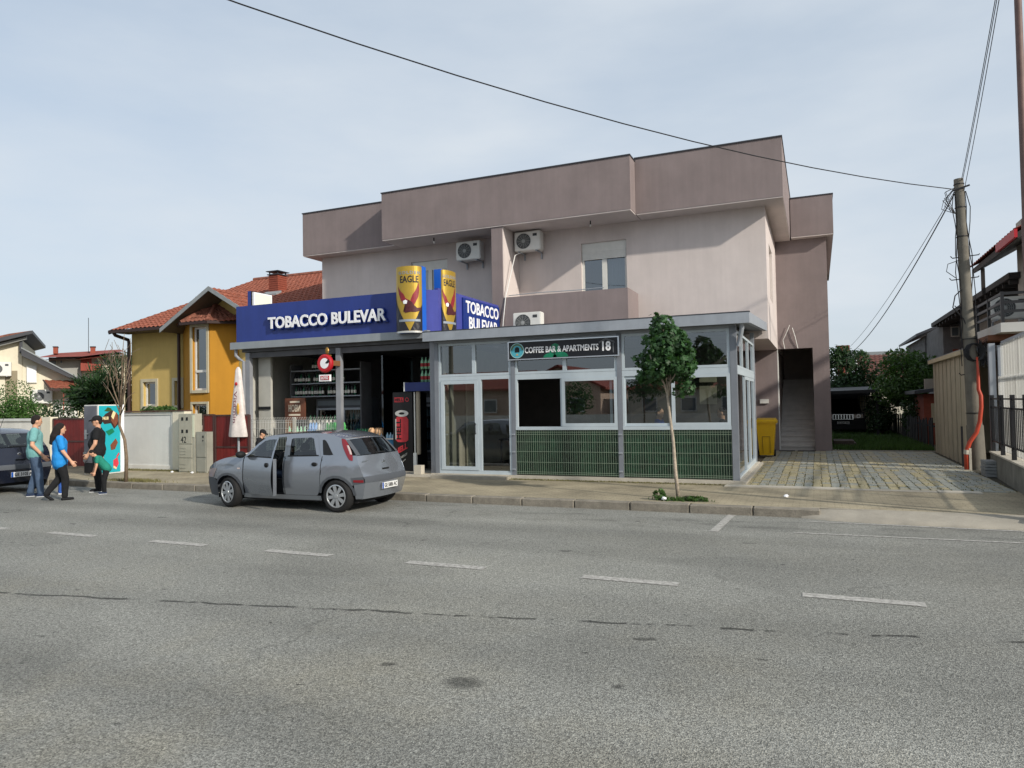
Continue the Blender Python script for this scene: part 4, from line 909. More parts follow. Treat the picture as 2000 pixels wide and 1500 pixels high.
obj('coping', MB().box(-18.97,-16.29,YL-.03,YL+.26,1.812,1.845), M('coping_brown', H('5a4038'), .7, var=.2), W)
W2 = thing('garden_wall', (-25, YL, .13), 'white garden wall left of the far red gate behind the dark car', 'wall')
obj('panel', MB().box(-34,-22.4,YL+.04,YL+.2,.1,1.58), 'wall_white', W2); obj('pillar', MB().box(-22.398,-21.95,YL-.01,YL+.24,.1,1.70), 'pillar_cream', W2)
obj('coping', MB().box(-34,-22.41,YL+.0,YL+.24,1.582,1.66), 'wall_grey', W2)
def gate(x0, x1, z1, label, rail=.95):
    g_ = thing('board_gate', ((x0+x1)/2, YL, .13), label, 'gate', 'dark red board gates')
    n_ = max(3, int((x1-x0)/.125))
    for k in range(n_):
        a = x0+.05+(x1-x0-.1)*k/n_; obj('board', MB().box(a+.004,a+(x1-x0-.1)/n_-.004,YL+.05,YL+.075,.2,z1), 'gate_wood', g_)
    obj('frame', MB().box(x0,x0+.045,YL+.03,YL+.10,.13,z1+.03).box(x1-.045,x1,YL+.03,YL+.10,.13,z1+.03).box(x0+.045,x1-.045,YL+.03,YL+.049,rail-.02,rail+.02).box(x0+.045,x1-.045,YL+.03,YL+.10,z1+.002,z1+.04), 'gate_frame', g_)
    return g_
gate(-21.90,-20.3,1.62,'dark red board gate between the white wall and the ice cream cabinet')
gate(-20.28,-18.97,1.62,'dark red board gate half hidden behind the ice cream cabinet')
gate(-15.22,-14.0,1.66,'dark red board gate left of the closed parasol', .82)
gate(-15.66,-15.24,1.68,'narrow dark red gate leaf above the small meter cabinet')
# meter cabinets
M('cabinet', H('a7a597'), .6, var=.12, scale=4, streak=.1); M('cabinet2', H('96968c'), .6, var=.1, scale=4, streak=.1)
m1 = thing('meter_cabinet', (-15.98, YL-.1, .13), 'tall beige electricity meter cabinet marked 42 beside the white pillar', 'cabinet')
obj('body', MB().box(-16.28,-15.68,YL-.22,YL+.03,.12,1.74), 'cabinet', m1)
for z0, z1 in ((.92,1.70),(.54,.88),(.16,.50)): 
    d_ = obj('door', MB().box(-16.25,-15.78,YL-.235,YL-.221,z0,z1), 'cabinet', m1)
obj('strip', MB().box(-15.76,-15.69,YL-.232,YL-.221,1.1,1.70), M('strip_pale', H('cfd3bd'), .6, var=.05), m1)
for z in (1.26,1.60):
    for x in (-16.12,-15.95): obj('meter_window', MB().box(x-.035,x+.035,YL-.242,YL-.236,z-.045,z+.045), 'dark', m1)
for z in (.24,.34,.62,.70,.78): obj('louvre', MB().box(-16.22,-16.0,YL-.243,YL-.236,z,z+.012), 'cabinet2', m1)
obj('number', on_front(fit(text_mb('42', .2, .002, .0), .20, .17), -16.08, YL-.238, 1.03), 'dark', m1)
m2 = thing('meter_cabinet', (-15.45, YL-.1, .13), 'small grey meter cabinet right of the tall one', 'cabinet')
obj('body', MB().box(-15.66,-15.27,YL-.20,YL+.02,.12,1.24), 'cabinet2', m2)
for z0, z1 in ((.56,1.20),(.16,.52)): obj('door', MB().box(-15.63,-15.30,YL-.215,YL-.201,z0,z1), 'cabinet2', m2)
obj('lock', MB().box(-15.40,-15.36,YL-.225,YL-.216,1.08,1.14), 'dark', m2); obj('lock', MB().box(-15.40,-15.37,YL-.225,YL-.216,.99,1.02), 'dark', m2)
# ice cream cabinet seen from its grey front and printed turquoise side
V = thing('ice_cream_cabinet', (-18.15, 13.6, .13), 'tall ice cream cabinet with grey front and turquoise printed side', 'vending cabinet')
VX0, VX1, VY0, VY1 = -18.40, -17.87, 13.25, 14.05
obj('case', MB().box(VX0,VX1,VY0+.03,VY1,.14,2.03), 'white_plastic', V)
dd = obj('door', MB().box(VX0+.03,VX1-.02,VY0,VY0+.028,.46,2.0), M('cab_grey', H('6b6d75'), .45, var=.08), V)
obj('vent_panel', MB().box(VX0+.03,VX1-.02,VY0+.005,VY0+.028,.18,.45), 'dark', V)
hd = obj('handle', MB().box(VX0+.07,VX0+.16,VY0-.02,VY0-.002,1.10,1.36).bar((VX0+.1,VY0-.04,1.25),(VX0+.26,VY0-.04,1.25),.03), 'chrome', dd)
for z in (.52,.72): obj('padlock', MB().lathe([(0,-.03),(.045,-.03),(.045,.0)], (VX0+.08,VY0-.0,z), 'y', 12), 'chrome', dd)
obj('print', MB().box(VX1+.001,VX1+.006,VY0+.06,VY1-.10,.17,2.0), M('cab_turquoise', H('22a6b4'), .4, var=.06, scale=2), V)
obj('edge_strip', MB().box(VX1+.001,VX1+.02,VY1-.09,VY1+.01,.16,2.03), 'sign_white', V)
def sideprint(poly, m, name, d=.008): return obj(name, MB().prism([(VX1+d, VY0+.06+y*.64, z) for y, z in poly], (.002,0,0)), m, V)
M('choc', H('3a2622'), .5, var=.2, scale=20); M('cream', H('e3d3a2'), .5, var=.15, scale=20); M('nut', H('7a4632'), .5, var=.5, scale=60)
sideprint([(.08,1.62),(.30,1.78),(.62,1.88),(.92,1.74),(.90,1.48),(.70,1.36),(.55,1.52),(.25,1.50)], 'choc', 'print_chocolate')
sideprint([(.55,1.60),(.66,1.84),(.84,1.80),(.90,1.58),(.74,1.42)], 'nut', 'print_icecream', .011)
sideprint([(.56,1.70),(.66,1.86),(.78,1.80),(.66,1.62)], 'cream', 'print_cream', .013)
sideprint([(.24,1.86),(.40,1.96),(.55,1.93),(.62,1.86),(.42,1.84)], 'leaf_mid', 'print_leaf', .011)
sideprint([(.30,1.30),(.62,1.38),(.72,1.28),(.46,1.18)], 'sign_green', 'print_wrapper', .011)
obj('print_lettering', on_right(fit(text_mb('NUII', .1, .001, .004), .17, .085), VX1+.013, VY0+.25, 1.66), 'cream', V)
sideprint([(.52,.92),(.78,1.10),(.88,.98),(.74,.80),(.56,.78)], 'nut', 'print_cone', .009)
sideprint([(.66,.50),(.86,.58),(.92,.40),(.80,.26),(.66,.28)], M('melon', H('cf3d4c'), .5, var=.2, scale=30), 'print_lolly', .009)
sideprint([(.84,.56),(.96,.66),(.92,.70),(.80,.60)], 'melon', 'print_stick', .0095)
sideprint([(.66,.30),(.80,.24),(.82,.29),(.68,.35)], 'cream', 'print_rind', .012)

# ------------------------------------------------------------------ tiled roofs as real waves
def tile_roof(name, a, b, c, d, m, parent, tw=.22, tl=.34, amp=.022):
    "a-b eave, d-c ridge; pantile waves across, small steps up the slope"
    a, b, c, d = map(Vector, (a, b, c, d)); L = max((b-a).length, (c-d).length); S_ = max((d-a).length, (c-b).length)
    nx = max(2, int(L/tw)*4); ns = max(2, int(S_/tl)); nrm = (b-a).cross(d-a).normalized()
    if nrm.z < 0: nrm = -nrm
    mb = MB(); vs_ = []
    for j in range(ns):
        for e in (0, 1):
            v = (j+e)/ns
            for i in range(nx+1):
                u = i/nx; p = (a.lerp(b, u)).lerp(d.lerp(c, u), v)
                vs_.append(p+nrm*(amp*math.sin(u*nx/4*2*math.pi)+(.028 if e == 0 else 0.0)))
    k = nx+1; fs = []
    for r0 in range(2*ns-1):
        for i in range(nx): fs.append((r0*k+i, r0*k+i+1, (r0+1)*k+i+1, (r0+1)*k+i))
    mb.add(vs_, fs); return obj(name, mb, m, parent, smooth='auto')

# ------------------------------------------------------------------ yellow house
M('yellow_wall', H('c2a866'), .85, var=.08, scale=1.2, bump=.25, bscale=120, streak=.07); M('orange_wall', H('b07d22'), .8, var=.08, scale=1.2, bump=.2, bscale=120, streak=.06)
M('trim_cream', H('bdb59c'), .8, var=.1); M('gutter_brown', H('33211d'), .5, var=.1); M('verge', H('8b9092'), .6, var=.12)
Yh = thing('yellow_house', (-20, 20, .12), 'yellow house with red tiled roofs and an orange bay window', 'house')
w1 = (-24.30,-23.62,2.02,2.96); w2 = (-22.62,-22.28,2.02,2.96)
obj('wall', MB().wall_y(-24.95,-16.4,.1,5.15,20.0,[w1, w2],.22).quad((-24.95,20,.1),(-24.95,34,.1),(-24.95,34,8),(-24.95,20,5.1)), 'yellow_wall', Yh)
def trim_window(x0, x1, z0, z1, y, par, t=.12):
    wn_ = obj('window', MB().box(x0-t,x0,y-.04,y-.002,z0-t,z1+t).box(x1,x1+t,y-.04,y-.002,z0-t,z1+t).box(x0,x1,y-.04,y-.002,z1,z1+t).box(x0,x1,y-.06,y-.002,z0-t,z0), 'trim_cream', par)
    obj('frame', MB().box(x0,x0+.07,y+.10,y+.16,z0,z1).box(x1-.07,x1,y+.10,y+.16,z0,z1).box(x0+.07,x1-.07,y+.10,y+.16,z1-.07,z1).box(x0+.07,x1-.07,y+.10,y+.16,z0,z0+.07), 'white_plastic', wn_)
    obj('pane', MB().quad((x0+.07,y+.13,z0+.07),(x1-.07,y+.13,z0+.07),(x1-.07,y+.13,z1-.07),(x0+.07,y+.13,z1-.07)), 'house_glass', wn_)
    obj('blind', MB().quad((x0,y+.22,z0),(x1,y+.22,z0),(x1,y+.22,z1),(x0,y+.22,z1)), M('blind_grey', H('6d6a62'), .8, var=.1), wn_)
trim_window(*w1, 20.0, Yh); trim_window(*w2, 20.0, Yh)
# bay: four-sided, tall window in its street facet
A_, B_, C_, D_ = (-22.18,20.0), (-21.08,19.32), (-20.12,19.32), (-19.40,19.98)
bay = MB(); bz0, bz1 = .1, 5.0
for p, q_ in ((A_, B_), (C_, D_)): bay.quad((p[0],p[1],bz0),(q_[0],q_[1],bz0),(q_[0],q_[1],bz1),(p[0],p[1],bz1))
bw = (-20.96,-20.26,2.55,4.86); bw2 = (-20.96,-20.26,1.2,2.05)
bay.wall_y(B_[0],C_[0],bz0,bz1,19.32,[bw,bw2],.2)
by = obj('bay', bay, 'orange_wall', Yh)
trim_window(*bw, 19.32, Yh, .10); trim_window(*bw2, 19.32, Yh, .08)
obj('window_bar', MB().box(-20.9,-20.32,19.40,19.47,3.20,3.29), 'white_plastic', Yh)
obj('corner_pipe', MB().tube([(-22.32,19.9,5.0),(-22.24,19.85,4.7),(-22.24,19.85,.1)], .06, 8), 'gutter_brown', Yh)
obj('corner_pipe', MB().tube([(-25.12,19.3,4.95),(-25.1,19.4,4.8),(-25.02,19.9,4.65),(-25.0,19.92,4.5),(-25.0,19.92,.1)], .07, 8), 'gutter_brown', Yh)
obj('wall_pipe', MB().tube([(-25.3,19.95,.1),(-25.3,19.95,3.9)], .03, 6), 'trim_cream', Yh)
# bay roof: three tiled facets to an apex against the gable
ap = (-20.55, 20.05, 5.82); e0 = 5.02
ring = [(-22.5,20.0,e0), (-21.22,19.05,e0), (-19.95,19.05,e0), (-19.1,19.85,e0)]
for p, q_ in zip(ring, ring[1:]):
    tile_roof('bay_roof', p, q_, Vector(ap)+Vector((.02,0,0)), Vector(ap)-Vector((.02,0,0)), 'terracotta_old', Yh, .2, .24)
gt = MB()
for p, q_ in zip(ring, ring[1:]): gt.bar(Vector(p)+Vector((0,-.03,-.05)), Vector(q_)+Vector((0,-.03,-.05)), .10, .10)
obj('bay_gutter', gt, 'gutter_brown', Yh)
obj('ridge_tiles', MB().tube([ring[1], ap], .09, 6).tube([ring[2], ap], .09, 6), 'terracotta_old', Yh)
# gable over the bay
gy = 18.95; gx, gz = -19.80, 6.17; lx, lz = -22.20, 4.80; rx, rz_ = -17.40, 4.80
obj('gable_wall', MB().add([(lx+.5,19.99,5.0),(rx-.5,19.99,5.0),(gx,19.99,6.1)], [(0,1,2)]), 'yellow_wall', Yh)
vg = MB()
for (x, z) in ((lx, lz), (rx, rz_)):
    vg.hexa([(x,gy,z-.10),(gx,gy,gz-.10),(gx,gy+.04,gz-.10),(x,gy+.04,z-.10)], [(x,gy,z+.06),(gx,gy,gz+.06),(gx,gy+.04,gz+.06),(x,gy+.04,z+.06)])
obj('verge_board', vg, 'verge', Yh)
us = MB().quad((lx,gy+.05,lz-.06),(gx,gy+.05,gz-.06),(gx,21,gz-.06),(lx,21,lz-.06)).quad((gx,gy+.05,gz-.06),(rx,gy+.05,rz_-.06),(rx,21,rz_-.06),(gx,21,gz-.06))
obj('eave_underside', us, M('underside', H('6b6152'), .8, var=.15), Yh)
tile_roof('gable_roof', (lx-.05,gy,lz+.03), (lx-.05,26,lz+.03), (gx,26,gz+.03), (gx,gy,gz+.03), 'terracotta', Yh)
tile_roof('gable_roof', (rx,gy,rz_+.03), (rx,26,rz_+.03), (gx,26,gz+.03), (gx,gy,gz+.03), 'terracotta', Yh)
tile_roof('main_roof', (-25.15,19.25,4.98), (-16.4,19.25,4.98), (-16.4,27,8.12), (-25.15,27,8.12), 'terracotta', Yh)
obj('main_eave', MB().box(-25.2,-22.2,19.16,19.28,4.86,4.97), 'gutter_brown', Yh)
obj('main_soffit', MB().box(-25.15,-22.1,19.29,20.02,4.88,4.92), 'underside', Yh)
obj('main_verge', MB().hexa([(-25.22,19.2,4.82),(-25.16,19.2,4.82),(-25.16,27,7.98),(-25.22,27,7.98)], [(-25.22,19.2,4.98),(-25.16,19.2,4.98),(-25.16,27,8.12),(-25.22,27,8.12)]), 'gutter_brown', Yh)
obj('ridge_tiles', MB().tube([(-25.2,27,8.14),(-16.4,27,8.14)], .11, 8), 'terracotta_old', Yh)
ch = obj('chimney', MB().box(-20.86,-20.40,23.2,23.72,6.2,7.38), 'brick_red', Yh)
for k in range(12): obj('brick_course', MB().box(-20.875,-20.385,23.185,23.735,6.3+k*.09,6.365+k*.09), 'brick_red', ch)
obj('chimney_cap', MB().box(-20.92,-20.34,23.14,23.78,7.385,7.42).box(-20.86,-20.82,23.2,23.24,7.42,7.52).box(-20.44,-20.4,23.2,23.24,7.42,7.52).box(-20.86,-20.82,23.68,23.72,7.42,7.52).box(-20.44,-20.4,23.68,23.72,7.42,7.52).box(-20.95,-20.31,23.11,23.81,7.52,7.55), 'coping', ch)
obj('flashing', MB().hexa([(-21.0,22.85,6.46),(-20.2,22.85,6.46),(-20.2,23.19,6.62),(-21.0,23.19,6.62)], [(-21.0,22.85,6.54),(-20.2,22.85,6.54),(-20.2,23.19,6.70),(-21.0,23.19,6.70)]), 'verge', ch)

# ------------------------------------------------------------------ cream house far left, its gable turned to the street corner
M('cream_wall', H('d9d2bd'), .85, var=.06, bump=.15, streak=.04)
QN = Vector((-.80,.60,0)); QO = at(42,700,25)
Q = thing('cream_house', (QO.x, QO.y, .12), 'cream house with sloping dark-edged roofs at the left edge', 'house')
def qp(x, y, d=0.): return onplane(x, y, QO, QN)+QN*d
def qpoly(name, pts, d0, d1, m, par=Q): return obj(name, MB().prism([qp(x, y, d0) for x, y in pts], QN*(d1-d0)), m, par)
qpoly('upper_wall', [(-120,860),(43,860),(43,664),(-120,690)], 0, 9, 'cream_wall')
qpoly('lower_wall', [(43.2,860),(215,860),(215,778),(43.2,690)], .05, 9, 'cream_wall')
qpoly('upper_roof', [(-130,692),(66,648),(66,654),(-130,702)], -.8, 9.5, 'coping')
qpoly('roof_tiles', [(-130,686),(20,653),(62,647),(-130,691)], -.4, 9.5, 'terracotta_old')
qpoly('roof_board', [(-130,703),(53,659),(53,664),(-130,710)], -.45, 0, 'eave_grey' if 'eave_grey' in MATS else M('eave_grey', H('8f9190'), .6, var=.1))
qpoly('lower_roof', [(44,682),(178,752),(178,758),(44,696)], -.7, 9.5, 'coping')
qpoly('roof_edge', [(44,680),(178,750),(178,752.5),(44,682.5)], -.75, -.65, 'verge')
qpoly('roof_post', [(39,660),(44,660),(44,690),(39,690)], -.3, 0, 'coping')
wq = qpoly('window', [(52,714),(72,714),(72,748),(52,748)], -.05, .0, 'white_plastic'); qpoly('shutter', [(53.5,720),(70.5,720),(70.5,746),(53.5,746)], -.07, -.052, 'sign_white', wq)
qpoly('balcony_recess', [(10,724),(34,724),(34,790),(10,790)], -.02, -.005, M('recess', H('8d846f'), .8, var=.1))
qpoly('canopy_frame', [(86,744),(100,764),(190,766),(190,763),(102,760.5),(88,743)], -1.4, -.9, 'gutter_brown'); qpoly('canopy_post', [(125,764),(127,764),(127,812),(125,812)], -1.1, -1.0, 'brick_red')
ca, cb_, cc_, cd_ = qp(102,760,-1.3), qp(192,762,-1.3), qp(178,744,0), qp(86,742,0); tile_roof('canopy_tiles', ca, cb_, cc_, cd_, 'terracotta', Q, .3, .35)
qpoly('garden_door', [(104,780),(152,780),(152,815),(104,815)], -.04, .04, 'white_plastic')
qa = math.atan2(-QN.x, QN.y)
for (x, y, lb_) in ((83,788,'air conditioner low on the cream house wall'), (2,735,'air conditioner at the left edge of the cream house')):
    v = qp(x, y, -.2); ac_unit(v.x, v.y, v.z, lb_, .95, .75, .3, rz=qa)

# ------------------------------------------------------------------ red-roofed apartment block far behind
AO = at(150,720,52); 
AP = thing('apartment_block', (AO.x, AO.y, .1), 'far apartment block with a red roof, grey gable and white balconies', 'building')
def apoly(name, pts, d0, d1, m, par=AP): return obj(name, MB().prism([onplane(x, y, AO, QN)+QN*d0 for x, y in pts], QN*(d1-d0)), m, par)
M('ap_grey', H('9b9b96'), .9, var=.15, scale=.6); M('ap_red', H('8a4236'), .8, var=.15, scale=.6, streak=.15); M('ap_white', H('cfc9b8'), .85, var=.08); M('ap_glass', H('59636a'), .3, var=.1)
apoly('grey_wall', [(95,840),(159,840),(159,698),(95,698)], 0, 10, 'ap_grey'); apoly('red_wall', [(158.5,724),(179,724),(179,692),(158.5,698)], -.3, 10, 'ap_red')
apoly('pale_wall', [(159.2,840),(300,840),(300,690),(159.2,698)], .3, 10, 'ap_white'); apoly('balcony', [(158,725),(199,725),(199,713),(158,710)], -1.2, .2, 'ap_red')
hr = [onplane(x, y, AO, QN)+QN*d for x, y, d in ((74,700,-1.5),(160,698,-1.5),(243,688,-1.5),(300,720,-1.5),(300,706,9),(236,676,5),(112,683,5),(95,690,5))]
obj('roof', MB().add(hr, [(0,1,6,7),(1,2,5,6),(2,3,4,5)]), 'ap_red', AP)
obj('roof_underside', MB().add([h_-Vector((0,0,.3)) for h_ in hr], [(7,6,1,0),(6,5,2,1),(5,4,3,2)]), 'ap_red', AP)
for x, w0 in ((106,4.5),(181,5)): apoly('chimney', [(x-w0,688),(x+w0,688),(x+w0,675),(x-w0,675)], 2, 3.5, 'brick_red'); apoly('chimney_cap', [(x-w0-1,675),(x+w0+1,675),(x+w0+1,673.5),(x-w0-1,673.5)], 1.9, 3.6, 'coping')
for x0, x1, y0, y1, d in ((201,208,700,711,.25),(212,228,702,712,.25),(186,191,704,711,.25),(187,191,732,737,.25),(200,205,728,740,.25),(118,122,704,710,-.05),(98,110,704,712,-.05)):
    wq = apoly('window', [(x0-.6,y1+.6),(x1+.6,y1+.6),(x1+.6,y0-.6),(x0-.6,y0-.6)], d-.1, d, 'ap_white'); apoly('pane', [(x0,y1),(x1,y1),(x1,y0),(x0,y0)], d-.15, d-.105, 'ap_glass', wq)
a0 = onplane(172,690,AO,QN)+QN*3; obj('aerial', MB().tube([a0, a0+Vector((0,0,4.2))], .03, 5), 'dark', AP)
# low outbuilding roof between the houses
ob = thing('garden_shed', (-27.5, 25, .1), 'low brown tiled outbuilding between the cream and yellow houses', 'shed')
obj('wall', MB().box(-32.0,-28.6,25.0,27,.1,2.0), 'ap_grey', ob); tile_roof('roof', (-32.3,24.6,2.0),(-28.4,24.6,2.0),(-28.4,27,2.6),(-32.3,27,2.6),'terracotta_old',ob,.3,.4)

# ------------------------------------------------------------------ right: shed, pole, fence, neighbour house
M('shed_board', H('a8a08c'), .75, var=.1, scale=2, streak=.16); M('shed_trim', H('b8ad92'), .75, var=.12)
SH = thing('metal_shed', (4.2, 22.9, .12), 'beige shed of vertical sheet boards along the right of the driveway', 'shed')
n_ = 15
for k in range(n_):
    y0 = 20.32+k*5.1/n_; d_ = (k % 2)*.018
    obj('board', MB().box(3.32+d_,3.36+d_,y0+.004,y0+5.1/n_-.004,.13,2.86+.03*k/n_), 'shed_board', SH)
obj('front_wall', MB().box(3.40,3.62,20.28,20.31,.13,2.85), 'shed_board', SH); obj('back_wall', MB().box(3.36,6.2,25.42,25.45,.13,2.9), 'shed_board', SH)
obj('roof_edge', MB().box(3.22,3.31,20.1,25.7,2.86,2.97), 'shed_trim', SH); obj('roof', MB().box(3.312,6.3,20.1,25.7,2.92,3.02), 'roof_panel', SH)
tag(obj('stub_post', MB().box(3.16,3.20,20.06,20.10,.12,1.12), 'black_metal'), 'thin black stub post in front of the beige shed', 'post')
# leaning concrete pole
PO = thing('utility_pole', (3.36, 19.63, .12), 'leaning grey utility pole with cable brackets beside the driveway', 'pole')
p0 = Vector((3.40,19.63,.05)); p1 = Vector((3.22,19.63,7.0)); pd = p1-p0
M('pole_concrete', H('6f6b62'), .85, var=.22, scale=4, bump=.3, bscale=30, streak=.18)
obj('shaft', MB().tube([p0+pd*t for t in (0,.2,.4,.6,.8,1)], .165, 14, .10), 'pole_concrete', PO, smooth='auto')
obj('sleeve', MB().tube([p0, p0+pd*.16], .185, 14, .175), 'pole_concrete', PO, smooth='auto')
def pp(t, dx=0, dy=-.0): return p0+pd*t+Vector((dx, dy, 0))
for t, s0, s1 in ((.73,-.27,.32),(.655,-.32,.28),(.56,-.25,.12),(.33,-.25,.0)):
    br_ = MB().tube([pp(t,s0)+Vector((0,-.02,.05)), pp(t,s0+.04)+Vector((0,-.02,0)), pp(t,s1-.02)+Vector((0,-.02,.035)), pp(t,s1)+Vector((0,-.02,.06))], .012, 6)
    obj('bracket', br_, 'black_metal', PO)
for t in (.98,.90,.80,.45,.2,.115): obj('band', MB().tube([pp(t), pp(t+.003)], .165-.065*t+.012, 14), 'black_metal', PO)
cb = MB()
for k in range(4):
    dx = (-.13,-.155,.13,.15)[k]; cb.tube([pp(.955,dx*.8,-.05)]+[pp(t, dx+.04*math.sin(t*23+k*2), -.06) for t in (.9,.85,.8,.74,.68,.6,.5,.42,.36)], .010, 5)
cb.tube([pp(.72,-.1,-.1), pp(.71,-.34,-.08), pp(.685,-.38,-.08), pp(.66,-.2,-.1)], .009, 5)
cb.tube([pp(.62,-.1,-.1), pp(.6,-.24,-.1), pp(.56,-.3,-.1), pp(.52,-.1,-.1), pp(.5,-.06,-.1)], .014, 5)
for k in range(10):
    a = k*.7; cb.tube([pp(.405+.03*math.cos(a+b_*.63), .02+.17*math.sin(a+b_*.63)+.01*k, -.16-.005*k) for b_ in range(11)], .008, 4)
for k in range(16): cb.tube([pp(.40+random.uniform(-.05,.05), .2+random.uniform(-.05,.16), -.1+random.uniform(-.06,.06)) for _ in range(5)], .008, 4)
for k in range(6): cb.tube([pp(.97,-.1,-.05), pp(.94+random.uniform(-.02,.02), -.25-random.random()*.1, -.1), pp(.91+random.uniform(-.03,.03), -.2-random.random()*.2, -.1), pp(.88,-.12,-.08)], .008, 4)
obj('cables', cb, 'cable', PO)
obj('top_arm', MB().bar(pp(.958,-.16,-.1), pp(.972,.2,-.1), .035), 'black_metal', PO)
OC = thing('orange_conduit', (3.3, 19.4, .12), 'bent orange conduit pipe strapped to the utility pole', 'pipe')
obj('pipe', MB().tube([(3.14,19.38,.12),(3.145,19.38,.55),(3.22,19.38,.78),(3.36,19.38,1.0),(3.43,19.38,1.25),(3.47,19.38,1.6),(3.47,19.38,1.85),(3.43,19.40,2.0),(3.44,19.42,2.4),(3.43,19.44,2.75)], [.05,.05,.048,.045,.045,.045,.045,.04,.03,.02], 10), M('conduit_orange', H('b5452f'), .45, var=.12), OC, smooth=True)
obj('collar', MB().tube([(3.145,19.38,.50),(3.15,19.38,.60)], .062, 10), 'concrete_light', OC)
obj('cover_channel', MB().box(3.19,3.24,19.33,19.37,.12,.64), 'concrete_light', OC)
# slab stack
sp_ = thing('slab_stack', (3.5, 18.3, .13), 'small stack of grey concrete slabs below the fence wall', 'slabs')
for k in range(5): obj('slab', MB().box(3.22+random.uniform(-.012,.012),3.58,17.75+random.uniform(-.012,.012),18.25,.14+k*.068,.14+k*.068+.058), M('slab_grey', H('8a8c8c'), .85, var=.15, bump=.2), sp_)
# low wall with black fence and corrugated sheets, running slightly askew
def fp(t, off=0.): return Vector((3.46-.40*t+off, 18.55-6.4*t, 0))
FW = thing('fence_wall', (3.3, 16, .12), 'low concrete wall under the black metal fence on the right', 'wall')
a, b = fp(0), fp(1)
obj('wall', MB().hexa([(a.x,a.y,.1),(a.x+.22,a.y,.1),(b.x+.22,b.y,.1),(b.x,b.y,.1)], [(a.x,a.y,.60),(a.x+.22,a.y,.60),(b.x+.22,b.y,.60),(b.x,b.y,.60)]), M('fence_concrete', H('77756d'), .9, var=.3, scale=3, bump=.4, bscale=40, streak=.2), FW)
obj('wall_cap', MB().hexa([(a.x-.02,a.y,.602),(a.x+.24,a.y,.602),(b.x+.24,b.y,.602),(b.x-.02,b.y,.602)], [(a.x-.02,a.y,.635),(a.x+.24,a.y,.635),(b.x+.24,b.y,.635),(b.x-.02,b.y,.635)]), 'concrete_light', FW)
FE = thing('metal_fence', (3.3, 16, .6), 'black metal fence with upright bars on the low wall at the right', 'fence')
for k in range(6):
    p = fp(k/5*.995+.002, .06); obj('post', MB().box(p.x-.035,p.x+.035,p.y-.035,p.y+.035,.636,1.86), 'black_metal', FE)
for z in (.86,1.60,1.78): obj('rail', MB().bar(fp(0,.06)+Vector((0,0,z)), fp(1,.06)+Vector((0,0,z)), .03), 'black_metal', FE)
for k in range(36):
    p = fp((k+.5)/36, .06); obj('bar', MB().box(p.x-.008,p.x+.008,p.y-.008,p.y+.008,.86,1.60), 'black_metal', FE)
m = bpy.data.materials.new('polycarbonate'); m.use_nodes = True; n, l = m.node_tree.nodes, m.node_tree.links; n.clear()
o_ = n.new('ShaderNodeOutputMaterial'); t1 = n.new('ShaderNodeBsdfTransparent'); t2 = n.new('ShaderNodeBsdfTranslucent'); t3 = n.new('ShaderNodeBsdfPrincipled')
t2.inputs[0].default_value = (.82,.82,.78,1); t3.inputs['Base Color'].default_value = (.75,.75,.72,1); t3.inputs['Roughness'].default_value = .35
m1_ = n.new('ShaderNodeMixShader'); m2_ = n.new('ShaderNodeMixShader'); m1_.inputs[0].default_value = .5; m2_.inputs[0].default_value = .3
l.new(t2.outputs[0], m1_.inputs[1]); l.new(t3.outputs[0], m1_.inputs[2]); l.new(t1.outputs[0], m2_.inputs[1]); l.new(m1_.outputs[0], m2_.inputs[2]); l.new(m2_.outputs[0], o_.inputs[0]); MATS['polycarbonate'] = m
CS = thing('corrugated_screen', (3.5, 16, .6), 'tall screen of white corrugated sheets behind the black fence', 'screen')
def corr(t0, t1_, z0, z1, off):
    mb = MB(); nn = int((t1_-t0)*6.4/.045); vs_ = []
    for i in range(nn+1):
        p = fp(t0+(t1_-t0)*i/nn, off+.04*math.sin(i*.9)); vs_ += [(p.x,p.y,z0),(p.x,p.y,z1)]
    mb.add(vs_, [(2*i,2*i+2,2*i+3,2*i+1) for i in range(nn)]); return mb
for k in range(3):
    obj('lower_sheet', corr(k/3, (k+1)/3, .66, 2.26, .20), 'polycarbonate', CS, smooth=True); obj('upper_sheet', corr(k/3, (k+1)/3, 2.20, 2.98, .26), 'polycarbonate', CS, smooth=True)
obj('rail', MB().bar(fp(0,.29)+Vector((0,0,2.23)), fp(1,.29)+Vector((0,0,2.23)), .05).bar(fp(0,.30)+Vector((0,0,3.0)), fp(1,.30)+Vector((0,0,3.0)), .07), 'steel_grey', CS)
obj('end_post', MB().box(3.50,3.62,18.56,18.68,.12,3.0).box(3.66,3.76,18.52,18.62,.12,2.95), 'steel_grey', CS)
# neighbour house
NH = thing('neighbour_house', (6, 24, .12), 'neighbour house with balcony and dark eaves at the right edge', 'house')
M('nb_plaster', H('a7a29a'), .85, var=.1, streak=.08); M('nb_tile', H('b9b9b5'), .5, var=.06)
obj('wall', MB().box(5.6,12,21.6,33,.1,5.0), 'nb_plaster', NH)
obj('upper_wall', MB().box(4.75,12,19.6,21.59,3.4,6.2), 'nb_plaster', NH)
obj('lower_eave', MB().box(4.5,6.5,21.3,34.6,4.78,4.93), M('eave_dark', H('34302e'), .7, var=.15), NH)
for k in range(18): obj('rafter', MB().box(4.55,5.0,21.5+k*.7,21.58+k*.7,4.66,4.775), 'eave_dark', NH)
obj('upper_roof', MB().hexa([(4.05,18.3,5.22),(8.0,18.3,7.4),(8.0,23.2,7.4),(4.05,23.2,5.22)], [(4.05,18.3,5.36),(8.0,18.3,7.54),(8.0,23.2,7.54),(4.05,23.2,5.36)]), 'eave_dark', NH)
